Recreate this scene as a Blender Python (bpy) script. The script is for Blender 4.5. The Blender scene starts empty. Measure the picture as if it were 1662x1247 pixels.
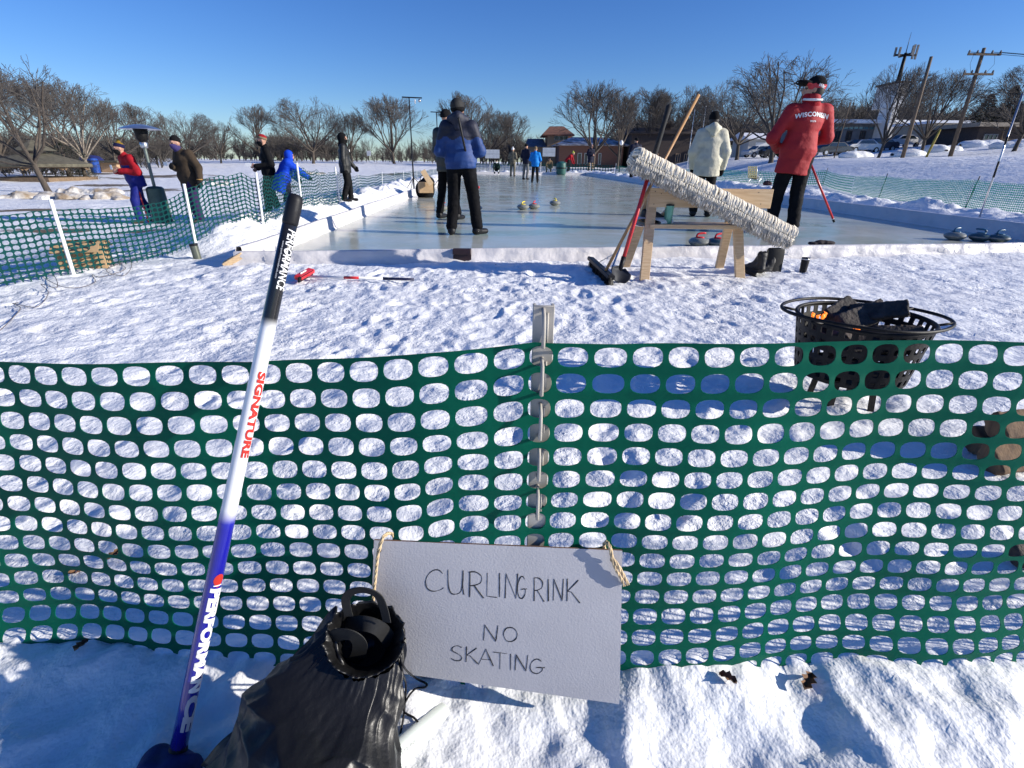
import bpy, bmesh, math, random
import numpy as np
from mathutils import Vector, Matrix
from mathutils.bvhtree import BVHTree
R_ = math.radians
random.seed(7)
S = bpy.context.scene
C = S.collection
# ------------------------------------------------------------------ camera
FPX, CX, CY, CAMH = 832.0, 831.0, 623.5, 1.05
PITCH = math.atan((CY - 263.0) / FPX)
ROLL = R_(0.6)
F_ = Vector((0, math.cos(PITCH), -math.sin(PITCH)))
U0 = Vector((0, math.sin(PITCH), math.cos(PITCH)))
R0 = Vector((1, 0, 0))
RV = R0 * math.cos(ROLL) + U0 * math.sin(ROLL)
UV = U0 * math.cos(ROLL) - R0 * math.sin(ROLL)
CAM = Vector((0, 0, CAMH))
cd = bpy.data.cameras.new('camera')
cam = bpy.data.objects.new('camera', cd)
C.objects.link(cam)
cam.matrix_world = Matrix(((RV.x, UV.x, -F_.x, 0), (RV.y, UV.y, -F_.y, 0), (RV.z, UV.z, -F_.z, CAMH), (0, 0, 0, 1)))
cd.sensor_width = 36
cd.lens = 36 * FPX / 1662
cd.clip_start = 0.02
cd.clip_end = 3000
S.camera = cam
# ------------------------------------------------------------------ light
SUN_EL, SUN_AZ = R_(18.5), R_(100)          # azimuth clockwise from +Y
w = bpy.data.worlds.new('World'); S.world = w; w.use_nodes = True
nt = w.node_tree
sk = nt.nodes.new('ShaderNodeTexSky'); sk.sky_type = 'NISHITA'; sk.sun_disc = False
sk.sun_elevation = SUN_EL; sk.sun_rotation = SUN_AZ
sk.altitude = 300; sk.air_density = 1.0; sk.dust_density = 0.2; sk.ozone_density = 6.0
bg = nt.nodes['Background']; bg.inputs['Strength'].default_value = 0.112
hs = nt.nodes.new('ShaderNodeHueSaturation'); hs.inputs['Saturation'].default_value = 1.13; hs.inputs['Hue'].default_value = 0.515
nt.links.new(sk.outputs[0], hs.inputs['Color']); nt.links.new(hs.outputs[0], bg.inputs['Color'])
sd = bpy.data.lights.new('sun', 'SUN'); sd.energy = 5.0; sd.angle = R_(0.5); sd.color = (1.0, 0.94, 0.84)
sun = bpy.data.objects.new('sun', sd); C.objects.link(sun)
sdir = Vector((math.cos(SUN_EL) * math.sin(SUN_AZ), math.cos(SUN_EL) * math.cos(SUN_AZ), math.sin(SUN_EL)))
sun.rotation_euler = sdir.to_track_quat('Z', 'Y').to_euler()
S.view_settings.view_transform = 'Standard'; S.view_settings.look = 'None'
S.view_settings.exposure = 0.42; S.view_settings.gamma = 1.0
# ------------------------------------------------------------------ helpers
def ray(px, py):
    return F_ + RV * ((px - CX) / FPX) + UV * ((CY - py) / FPX)
def G(px, py, z=0.0):
    d = ray(px, py); t = (z - CAMH) / d.z
    return CAM + d * t
def At(px, py, Y):
    d = ray(px, py); return CAM + d * (Y / d.y)
def px_of(p):
    v = Vector(p) - CAM; dz = v.dot(F_)
    return CX + FPX * v.dot(RV) / dz, CY - FPX * v.dot(UV) / dz
def sm(a, b, x):
    t = np.clip((np.asarray(x, float) - a) / (b - a), 0, 1); return t * t * (3 - 2 * t)
_rng = np.random.RandomState(3)
_perm = np.tile(_rng.permutation(512), 3)
_grad = _rng.normal(size=(512, 3)); _grad /= np.linalg.norm(_grad, axis=1)[:, None]
def noise3(x, y, z):
    x, y, z = np.broadcast_arrays(np.asarray(x, float), np.asarray(y, float), np.asarray(z, float))
    xi, yi, zi = np.floor(x).astype(int), np.floor(y).astype(int), np.floor(z).astype(int)
    fx, fy, fz = x - xi, y - yi, z - zi
    u, v, q = (f * f * f * (f * (f * 6 - 15) + 10) for f in (fx, fy, fz))
    xi &= 511; yi &= 511; zi &= 511
    def g(i, j, k):
        h = _perm[_perm[_perm[(xi + i) & 511] + ((yi + j) & 511)] + ((zi + k) & 511)]
        gr = _grad[h]
        return gr[..., 0] * (fx - i) + gr[..., 1] * (fy - j) + gr[..., 2] * (fz - k)
    a = g(0, 0, 0) * (1 - u) + g(1, 0, 0) * u; b = g(0, 1, 0) * (1 - u) + g(1, 1, 0) * u
    c = g(0, 0, 1) * (1 - u) + g(1, 0, 1) * u; d = g(0, 1, 1) * (1 - u) + g(1, 1, 1) * u
    return (a * (1 - v) + b * v) * (1 - q) + (c * (1 - v) + d * v) * q
def nz(x, y, f, s=0.0):
    return noise3(np.asarray(x) * f, np.asarray(y) * f, s * 7.31 + 0.5)
def newmesh(name, V, Fc, mats=(), mi=None, smooth=True):
    me = bpy.data.meshes.new(name)
    V = np.asarray(V, float)
    me.from_pydata(V.tolist(), [], Fc if isinstance(Fc, list) else Fc.tolist())
    for m in mats: me.materials.append(m)
    if mi is not None: me.polygons.foreach_set('material_index', np.asarray(mi, dtype=np.int32))
    me.polygons.foreach_set('use_smooth', np.full(len(me.polygons), bool(smooth)))
    me.update()
    return me
def gridmesh(name, V, mats=(), mi=None, smooth=True):      # V: (n, m, 3)
    n, m = V.shape[:2]
    idx = np.arange(n * m).reshape(n, m)
    q = np.stack([idx[:-1, :-1], idx[1:, :-1], idx[1:, 1:], idx[:-1, 1:]], -1).reshape(-1, 4)
    return newmesh(name, V.reshape(-1, 3), q, mats, mi, smooth)
def put(name, me, parent=None, label=None, cat=None, group=None, kind=None):
    o = bpy.data.objects.new(name, me); C.objects.link(o)
    if parent is not None:
        o.parent = parent; o.matrix_parent_inverse = parent.matrix_basis.inverted()
    tag(o, label, cat, group, kind)
    return o
def tag(o, label=None, cat=None, group=None, kind=None):
    for k, v in (('label', label), ('category', cat), ('group', group), ('kind', kind)):
        if v: o[k] = v
    return o
def empty(name, loc, rz=0.0, label=None, cat=None, group=None):
    o = bpy.data.objects.new(name, None); C.objects.link(o)
    o.empty_display_size = 0.1
    o.matrix_basis = Matrix.Translation(Vector(loc)) @ Matrix.Rotation(rz, 4, 'Z')
    return tag(o, label, cat, group)
def copy_tree(o, parent=None, label=None):
    c = o.copy(); C.objects.link(c)
    if parent is not None: c.parent = parent
    if label: c['label'] = label
    for ch in list(o.children): copy_tree(ch, c)
    return c
class MB:                                                    # mesh collector
    def __init__(s): s.v = []; s.f = []; s.m = []
    def add(s, V, Fc, mi=0):
        b = len(s.v); s.v += [tuple(p) for p in V]; s.f += [[i + b for i in q] for q in Fc]; s.m += [mi] * len(Fc)
    def box(s, c, size, rot=None, mi=0, bev=0.0):
        hx, hy, hz = (k / 2 for k in size)
        bm = bmesh.new(); bmesh.ops.create_cube(bm, size=1)
        for v in bm.verts: v.co = Vector((v.co.x * size[0], v.co.y * size[1], v.co.z * size[2]))
        if bev: bmesh.ops.bevel(bm, geom=bm.edges[:], offset=bev, segments=1, affect='EDGES')
        M = rot.to_4x4() if rot is not None else Matrix.Identity(4)
        c = Vector(c)
        s.add([M @ v.co + c for v in bm.verts], [[v.index for v in f.verts] for f in bm.faces], mi); bm.free()
    def beam(s, a, b, wdt, hgt, up=(0, 0, 1), mi=0, bev=0.0):      # box from a to b
        a, b = Vector(a), Vector(b); d = (b - a); L = d.length; d.normalize()
        x = d.cross(Vector(up)); x.normalize(); z = x.cross(d)
        rot = Matrix((x, d, z)).transposed()
        s.box((a + b) / 2, (wdt, L, hgt), rot, mi, bev)
    def tube(s, P, r, n=8, cap=True, mi=0, closed=False, flat=1.0, up=None):
        P = [Vector(p) for p in P]; k = len(P)
        rr = [r] * k if isinstance(r, (int, float)) else list(r)
        V = []; ref = Vector(up) if up is not None else None
        for i, p in enumerate(P):
            if closed: t = P[(i + 1) % k] - P[i - 1]
            else: t = P[min(i + 1, k - 1)] - P[max(i - 1, 0)]
            if t.length < 1e-9: t = Vector((0, 0, 1))
            t.normalize()
            if ref is None: ref = Vector((0, 0, 1)) if abs(t.z) < 0.9 else Vector((1, 0, 0))
            a = ref - t * ref.dot(t)
            if a.length < 1e-5: a = t.orthogonal()
            a.normalize(); b = t.cross(a); ref = a
            for j in range(n):
                an = 2 * math.pi * j / n
                V.append(p + (a * math.cos(an) * flat + b * math.sin(an)) * rr[i])
        Fc = []
        for i in range(k if closed else k - 1):
            i2 = (i + 1) % k
            for j in range(n):
                j2 = (j + 1) % n
                Fc.append([i * n + j, i * n + j2, i2 * n + j2, i2 * n + j])
        if cap and not closed: Fc += [list(range(n - 1, -1, -1)), list(range((k - 1) * n, k * n))]
        s.add(V, Fc, mi)
    def lathe(s, prof, c=(0, 0, 0), n=24, mi=0, rot=None, sx=1, sy=1):
        V = []; c = Vector(c)
        for (r, z) in prof:
            for j in range(n):
                a = 2 * math.pi * j / n; p = Vector((r * math.cos(a) * sx, r * math.sin(a) * sy, z))
                V.append((rot @ p if rot is not None else p) + c)
        Fc = []
        for i in range(len(prof) - 1):
            for j in range(n):
                j2 = (j + 1) % n; Fc.append([i * n + j, i * n + j2, (i + 1) * n + j2, (i + 1) * n + j])
        if prof[0][0] > 1e-6: Fc.append(list(range(n - 1, -1, -1)))
        if prof[-1][0] > 1e-6: Fc.append(list(range((len(prof) - 1) * n, len(prof) * n)))
        s.add(V, Fc, mi)
    def ball(s, c, r, n=10, mi=0, sc=(1, 1, 1)):
        V = []; m = n // 2 + 1
        for i in range(m):
            th = math.pi * (i + 0.02) / (m - 0.96)
            for j in range(n):
                a = 2 * math.pi * j / n
                V.append((c[0] + r * sc[0] * math.sin(th) * math.cos(a), c[1] + r * sc[1] * math.sin(th) * math.sin(a), c[2] + r * sc[2] * math.cos(th)))
        Fc = [[i * n + j, (i + 1) * n + j, (i + 1) * n + (j + 1) % n, i * n + (j + 1) % n] for i in range(m - 1) for j in range(n)]
        Fc += [list(range(n)), list(range(m * n - 1, (m - 1) * n - 1, -1))]
        s.add(V, Fc, mi)
    def build(s, name, mats, parent=None, smooth=False, **kw):
        if not isinstance(mats, (list, tuple)): mats = [mats]
        me = newmesh(name, s.v, s.f, mats, s.m, smooth)
        if smooth == 'auto':
            me.polygons.foreach_set('use_smooth', np.full(len(me.polygons), True)); me.set_sharp_from_angle(angle=R_(40))
        return put(name, me, parent, **kw)
# ------------------------------------------------------------------ materials
def mat(name, col, rough=0.6, metal=0.0, var=0.15, scale=8.0, bump=0.0, bscale=40.0, bdist=0.01, spec=0.5, stretch=None, col2=None, detail=4.0, emit=None, estr=0.0, coat=0.0):
    m = bpy.data.materials.new(name); m.use_nodes = True
    t = m.node_tree; p = t.nodes['Principled BSDF']
    p.inputs['Roughness'].default_value = rough; p.inputs['Metallic'].default_value = metal
    p.inputs['Specular IOR Level'].default_value = spec
    if coat: p.inputs['Coat Weight'].default_value = coat; p.inputs['Coat Roughness'].default_value = 0.08
    tc = t.nodes.new('ShaderNodeTexCoord'); mp = t.nodes.new('ShaderNodeMapping')
    if stretch: mp.inputs['Scale'].default_value = stretch
    t.links.new(tc.outputs['Object'], mp.inputs['Vector'])
    n = t.nodes.new('ShaderNodeTexNoise'); n.inputs['Scale'].default_value = scale; n.inputs['Detail'].default_value = detail
    t.links.new(mp.outputs[0], n.inputs['Vector'])
    mx = t.nodes.new('ShaderNodeMix'); mx.data_type = 'RGBA'
    c = Vector(col); c2 = Vector(col2) if col2 else c * (1 - var)
    c1 = c if col2 else c * (1 + var)
    mx.inputs[6].default_value = (*c1, 1); mx.inputs[7].default_value = (*c2, 1)
    rp = t.nodes.new('ShaderNodeMapRange'); rp.inputs[1].default_value = 0.35; rp.inputs[2].default_value = 0.65
    t.links.new(n.outputs[0], rp.inputs[0]); t.links.new(rp.outputs[0], mx.inputs[0]); t.links.new(mx.outputs[2], p.inputs['Base Color'])
    if bump:
        b = t.nodes.new('ShaderNodeBump'); b.inputs['Strength'].default_value = bump; b.inputs['Distance'].default_value = bdist
        n2 = t.nodes.new('ShaderNodeTexNoise'); n2.inputs['Scale'].default_value = bscale; n2.inputs['Detail'].default_value = 5
        t.links.new(mp.outputs[0], n2.inputs['Vector']); t.links.new(n2.outputs[0], b.inputs['Height']); t.links.new(b.outputs[0], p.inputs['Normal'])
    if emit:
        p.inputs['Emission Color'].default_value = (*emit, 1); p.inputs['Emission Strength'].default_value = estr
    return m
M = {}
def cloth(key, col, rough=0.8, **kw):
    if key not in M: M[key] = mat(key, col, rough, var=0.14, scale=6, bump=0.5, bscale=18, bdist=0.02, spec=0.15, **kw)
    return M[key]
M['wood'] = mat('pine_wood', (0.62, 0.45, 0.27), 0.65, var=0.0, col2=(0.50, 0.33, 0.18), scale=5, stretch=(2, 2, 22), bump=0.15, bscale=30, bdist=0.003)
M['woodx'] = mat('pine_board', (0.64, 0.47, 0.28), 0.65, col2=(0.52, 0.35, 0.19), scale=4, stretch=(1.2, 22, 22), bump=0.15, bscale=30, bdist=0.003)
M['oldwood'] = mat('weathered_wood', (0.22, 0.15, 0.09), 0.75, col2=(0.13, 0.085, 0.05), scale=4, stretch=(6, 6, 1), bump=0.2, bscale=30, bdist=0.01)
M['handlewood'] = mat('handle_wood', (0.42, 0.24, 0.10), 0.45, col2=(0.32, 0.17, 0.07), scale=6, stretch=(4, 4, 1))
M['black'] = mat('black_plastic', (0.010, 0.010, 0.012), 0.5, var=0.3, spec=0.25)
M['blackmetal'] = mat('black_iron', (0.009, 0.008, 0.0075), 0.55, metal=0.0, var=0.5, scale=30, bump=0.3, bscale=120, bdist=0.002, spec=0.25)
M['white'] = mat('white_plastic', (0.78, 0.78, 0.76), 0.4, var=0.05)
M['red'] = mat('red_paint', (0.55, 0.025, 0.03), 0.35, var=0.1)
M['steel'] = mat('steel', (0.55, 0.55, 0.56), 0.28, metal=0.9, var=0.1)
M['dgreen'] = mat('dark_green_paint', (0.05, 0.085, 0.06), 0.4, var=0.25)
M['card'] = mat('cardboard', (0.42, 0.28, 0.15), 0.85, var=0.1)
M['ink'] = mat('black_marker', (0.015, 0.015, 0.018), 0.5, var=0.1)
M['skin'] = mat('skin', (0.44, 0.24, 0.165), 0.55, var=0.06, scale=20)
M['rope'] = mat('sisal_rope', (0.62, 0.47, 0.28), 0.8, var=0.2, scale=80)
# ------------------------------------------------------------------ terrain
RA = R_(1.9)
ORG = G(395, 432)                       # front left corner of the rink, on the ground
RU = Vector((math.cos(RA), math.sin(RA), 0)); RVV = Vector((-math.sin(RA), math.cos(RA), 0))
RW, RL, FS = 11.0, 45.0, 0.105          # the near edge swings away by FS per metre
def rink(u, v, z=0.0):
    p = ORG + RU * u + RVV * v; return Vector((p.x, p.y, z))
def rink_uv(x, y):
    dx, dy = np.asarray(x) - ORG.x, np.asarray(y) - ORG.y
    return dx * RU.x + dy * RU.y, dx * RVV.x + dy * RVV.y
_fp = np.random.RandomState(11)
FEET = [(a, b, c, e) for a, b, c, e in zip(_fp.uniform(-7, 11, 1500), _fp.uniform(1.0, 6.1, 1500) , _fp.uniform(0, math.pi, 1500), _fp.uniform(0.1, 0.6, 1500))]
def near_net_y(x):
    x = np.asarray(x, float)
    return 0.835 - 0.075 * np.exp(-(x - 0.03) ** 2 / 0.22) + 0.012 * np.sin(x * 5.3 + 1) + 0.01 * np.sin(x * 11.0)
def H(x, y, fine=False):
    x = np.asarray(x, float); y = np.asarray(y, float)
    u, v0 = rink_uv(x, y); v = v0 - FS * np.clip(u, 0, RW + 3) * sm(14, 3, v0)
    z = -0.22 * sm(-4.6, -7.5, x) * (1 - sm(40, 80, y)) * sm(3, 8, y)
    z = z + 0.75 * sm(55, 105, y) * sm(5, -20, x) + 0.35 * sm(50, 100, y) * sm(-20, 5, x)
    hill = 1.55 * sm(14.5, 25, x - 0.12 * (y - 30).clip(0)) + 2.2 * sm(28, 62, x) + 3.0 * sm(60, 140, x)
    z = z + hill * sm(6, 22, y + x * 0.3)
    inr = sm(-0.02, 0.06, u) * sm(RW + 0.02, RW - 0.06, u) * sm(-0.02, 0.06, v) * sm(RL + 0.02, RL - 0.06, v)
    big = 0.5 + 0.9 * nz(x, y, 0.9, 1) + 0.6 * nz(x, y, 2.3, 2)
    lum = nz(x, y, 3.4, 3) + 0.6 * nz(x, y, 7.1, 4)
    along = sm(0.4, 2.0, v) * sm(RL + 2.0, RL, v)
    ridge = np.exp(-((u + 0.75) / 0.55) ** 2) * 0.30 + np.exp(-((u - RW - 1.0) / 0.75) ** 2) * 0.30 + 0.10 * np.exp(-((u - RW - 2.8) / 0.9) ** 2)
    z = z + ridge * along * (0.55 + 0.8 * np.clip(big, 0, 1.3)) + ridge * along * 0.35 * np.abs(lum)
    z = z + 0.3 * np.exp(-((v - RL - 0.9) / 0.6) ** 2) * sm(-1, 0, u) * sm(RW + 1, RW, u) * (0.5 + np.clip(big, 0, 1))
    front = np.exp(-((v + 0.02) / 0.42) ** 2) * sm(-0.6, 0.3, u) * sm(RW + 2, RW, u)
    z = z + front * (0.035 + 0.05 * nz(x, y, 1.3, 9))
    # rolling lumps of the trampled snow
    tr = sm(0.86, 1.2, y)
    z = z + tr * (0.018 * nz(x, y, 1.6, 5) + 0.014 * nz(x, y, 4.2, 6) + 0.014 * nz(x, y * 1.3, 10, 7) + 0.012 * np.abs(nz(x, y, 21, 8)))
    z = z + sm(8, 30, y) * 0.10 * nz(x, y, 0.25, 12) + sm(8, 14, y) * sm(0, -4, u) * 0.10 * np.abs(nz(x, y, 1.1, 13))
    if fine:
        for (a, b, c, e) in FEET:
            k = (np.abs(x - a) < 0.3) & (np.abs(y - b) < 0.3)
            if not k.any(): continue
            dx, dy = x[k] - a, y[k] - b
            s, t = dx * math.cos(c) + dy * math.sin(c), -dx * math.sin(c) + dy * math.cos(c)
            q = (s / 0.15) ** 2 + (t / 0.065) ** 2
            z[k] += e * (-0.022 * np.exp(-q ** 2) * (1 + 1.5 * nz(x[k], y[k], 12, 33)) + 0.010 * np.exp(-((q - 1.9) / 0.8) ** 2))
    # the near side of the net: wind-packed bank, scalloped where the mesh is frozen in
    ny = near_net_y(x)
    bank = np.exp(-((y - ny + 0.02) / 0.10) ** 2)
    z = z + bank * (0.030 + 0.03 * nz(x, y, 3.0, 15)) + 0.016 * np.exp(-((y - ny + 0.015) / 0.028) ** 2) * np.abs(np.sin(x * math.pi / 0.060)) * (0.6 + 0.8 * nz(x, y, 5, 35))
    nr = sm(0.90, 0.76, y)
    rg = 1 - np.abs(nz(x * 1.0 + 0.35 * y, y * 0.55 - 0.2 * x, 4.4, 44)) * 2.2          # wind-cut ridges
    cr = 1 - np.abs(nz(x, y, 9.0, 45)) * 2.4
    z = z + nr * (0.030 * nz(x, y, 2.3, 16) + 0.022 * np.clip(rg, 0, 1) ** 2 + 0.006 * np.clip(cr, 0, 1) ** 2 + 0.004 * nz(x, y, 22, 19))
    lump = np.clip(nz(x + 3 + 0.04 * nz(x, y, 9, 51), y, 7.0, 22) + 0.06, 0, 1) ** 0.65
    l2 = np.clip(nz(x + 9, y, 15.0, 23) + 0.03, 0, 1) ** 0.65
    cl = sm(-0.30, 0.15, x)
    z = z + nr * cl * (0.042 * lump + 0.016 * l2 + 0.008 * np.clip(nz(x, y, 24, 21), 0, 1) ** 0.7) * (0.75 + nz(x, y, 1.5, 46).clip(-.5, .5))
    z = z - nr * 0.03 * np.clip(nz(x - 5, y * 1.6 + 2, 3.4, 48) - 0.05, 0, 1) ** 0.8
    z = z + nr * (1 - cl) * 0.014 * np.clip(1 - np.abs(nz(x * 0.6 + y * 0.9, (y - x) * 2.4, 3.1, 49)) * 2.6, 0, 1) ** 1.5
    z = z * (1 - inr) - 0.07 * inr
    return z
def h(x, y): return float(H(np.array([x]), np.array([y]))[0])
def Gs(px, py):                        # ground point seen at a pixel, on the terrain
    z = 0.0
    for _ in range(12):
        p = G(px, py, z); z = 0.5 * z + 0.5 * h(p.x, p.y)
    return Vector((p.x, p.y, h(p.x, p.y)))
def axis(segs):
    out = []
    for (a, b, d) in segs: out += list(np.arange(a, b - 1e-9, d))
    return np.array(out + [segs[-1][1]])
xs_pos = axis([(0, 1.6, 0.014), (1.6, 3.2, 0.028), (3.2, 9, 0.06), (9, 16, 0.12), (16, 40, 0.6), (40, 120, 3), (120, 900, 60)])
xs_neg = axis([(0, 1.6, 0.014), (1.6, 4.8, 0.03), (4.8, 12, 0.09), (12, 40, 0.6), (40, 120, 3), (120, 900, 60)])
XS = np.concatenate([-xs_neg[::-1][:-1], xs_pos])
YS = axis([(-30, -4, 3), (-4, 0, 0.5), (0, 0.4, 0.05), (0.4, 1.5, 0.0125), (1.5, 3.2, 0.022), (3.2, 6.8, 0.034), (6.8, 14, 0.07), (14, 24, 0.15), (24, 60, 0.4), (60, 150, 3), (150, 1200, 75)])
gx, gy = np.meshgrid(XS, YS, indexing='ij')
gz = H(gx.ravel(), gy.ravel(), True).reshape(gx.shape)
def snow_material():
    m = bpy.data.materials.new('snow'); m.use_nodes = True; t = m.node_tree; p = t.nodes['Principled BSDF']
    L = t.links.new; N = t.nodes.new
    tc = N('ShaderNodeTexCoord')
    def noise(sc, det=4, rough=0.55):
        n = N('ShaderNodeTexNoise'); n.inputs['Scale'].default_value = sc; n.inputs['Detail'].default_value = det; n.inputs['Roughness'].default_value = rough
        L(tc.outputs['Object'], n.inputs['Vector']); return n
    def mr(src, a, b, c=0.0, d=1.0):
        r = N('ShaderNodeMapRange'); r.inputs[1].default_value = a; r.inputs[2].default_value = b; r.inputs[3].default_value = c; r.inputs[4].default_value = d
        L(src, r.inputs[0]); return r
    def mul(a, b):
        q = N('ShaderNodeMath'); q.operation = 'MULTIPLY'; L(a, q.inputs[0]); L(b, q.inputs[1]); return q
    # patches of dead grass and soil, on the left of the rink and along the far side
    spots = [(Gs(265, 286), 4.5, 10), (Gs(255, 308), 2.2, 3.0), (Gs(95, 322), 2.6, 1.4), (Gs(40, 342), 2.2, 0.9), (Gs(180, 300), 2.6, 2.4), (Gs(90, 375), 1.7, 0.6), (Gs(240, 375), 1.5, 0.5), (Gs(480, 303), 3.0, 3.2), (Gs(640, 283), 3.0, 9.0), (Gs(60, 288), 9, 5), (Gs(345, 292), 3, 4), (Gs(130, 282), 8, 6)]
    acc = None
    for (c, rx, ry) in spots:
        mp = N('ShaderNodeMapping'); mp.vector_type = 'POINT'
        mp.inputs['Scale'].default_value = (1 / rx, 1 / ry, 0); mp.inputs['Location'].default_value = (-c.x / rx, -c.y / ry, 0)
        L(tc.outputs['Object'], mp.inputs['Vector'])
        ln = N('ShaderNodeVectorMath'); ln.operation = 'LENGTH'; L(mp.outputs[0], ln.inputs[0])
        r = mr(ln.outputs['Value'], 0.0, 1.35, 0.62, 0.0)
        if acc is None: acc = r
        else:
            q = N('ShaderNodeMath'); q.operation = 'MAXIMUM'; L(acc.outputs[0], q.inputs[0]); L(r.outputs[0], q.inputs[1]); acc = q
    pn = noise(0.75, 10, 0.72)
    ad = N('ShaderNodeMath'); ad.operation = 'ADD'; L(acc.outputs[0], ad.inputs[0]); L(pn.outputs[0], ad.inputs[1])
    pm = mr(ad.outputs[0], 0.88, 0.97)
    gr = noise(9, 6)
    gm = N('ShaderNodeMix'); gm.data_type = 'RGBA'; gm.inputs[6].default_value = (0.10, 0.075, 0.04, 1); gm.inputs[7].default_value = (0.24, 0.18, 0.10, 1); L(gr.outputs[0], gm.inputs[0])
    # clean snow, faintly dirty in places
    dn = mr(noise(0.9, 7, 0.7).outputs[0], 0.5, 0.75)
    sn = N('ShaderNodeMix'); sn.data_type = 'RGBA'; sn.inputs[6].default_value = (0.89, 0.89, 0.885, 1); sn.inputs[7].default_value = (0.78, 0.77, 0.76, 1); L(dn.outputs[0], sn.inputs[0])
    sp = mr(noise(14, 3, 0.5).outputs[0], 0.77, 0.79)          # specks of bark and leaf litter
    s2 = N('ShaderNodeMix'); s2.data_type = 'RGBA'; s2.inputs[7].default_value = (0.09, 0.06, 0.04, 1); L(sp.outputs[0], s2.inputs[0]); L(sn.outputs[2], s2.inputs[6])
    fm = N('ShaderNodeMix'); fm.data_type = 'RGBA'; L(pm.outputs[0], fm.inputs[0]); L(s2.outputs[2], fm.inputs[6]); L(gm.outputs[2], fm.inputs[7])
    L(fm.outputs[2], p.inputs['Base Color'])
    p.inputs['Roughness'].default_value = 0.55; p.inputs['Specular IOR Level'].default_value = 0.3
    b1 = N('ShaderNodeBump'); b1.inputs['Distance'].default_value = 0.012; sy = N('ShaderNodeSeparateXYZ'); L(tc.outputs['Object'], sy.inputs[0]); tramp = mr(sy.outputs[1], 0.78, 1.05, 0.28, 1.0); L(mul(mr(noise(1.7, 4).outputs[0], 0.35, 0.65, 0.2, 0.8).outputs[0], tramp.outputs[0]).outputs[0], b1.inputs['Strength']); L(noise(26, 7, 0.6).outputs[0], b1.inputs['Height'])
    b2 = N('ShaderNodeBump'); b2.inputs['Strength'].default_value = 0.25; b2.inputs['Distance'].default_value = 0.002; L(noise(240, 3, 0.6).outputs[0], b2.inputs['Height']); L(b1.outputs[0], b2.inputs['Normal'])
    b3 = N('ShaderNodeBump'); b3.inputs['Strength'].default_value = 0.5; b3.inputs['Distance'].default_value = 0.10; L(noise(3.0, 6, 0.6).outputs[0], b3.inputs['Height']); L(b2.outputs[0], b3.inputs['Normal'])
    b4 = N('ShaderNodeBump'); b4.inputs['Distance'].default_value = 0.03; nn = noise(10, 5, 0.6); L(mr(nn.outputs[0], 0.3, 0.55).outputs[0], b4.inputs['Height']); L(mul(tramp.outputs[0], mr(noise(0.8, 3).outputs[0], 0.35, 0.65, 0.05, 0.5).outputs[0]).outputs[0], b4.inputs['Strength']); L(b3.outputs[0], b4.inputs['Normal'])
    farm = mr(sy.outputs[1], 9, 18); b5 = N('ShaderNodeBump'); b5.inputs['Distance'].default_value = 0.35; L(noise(0.9, 7, 0.65).outputs[0], b5.inputs['Height']); L(mul(farm.outputs[0], mr(noise(0.15, 3).outputs[0], 0.3, 0.7, 0.25, 0.75).outputs[0]).outputs[0], b5.inputs['Strength']); L(b4.outputs[0], b5.inputs['Normal'])
    L(b5.outputs[0], p.inputs['Normal'])
    return m
M['snow'] = snow_material()
ground = put('snow_ground', gridmesh('snow_ground', np.stack([gx, gy, gz], -1), [M['snow']]), label='trampled snow covering the park ground', kind='structure')
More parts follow.
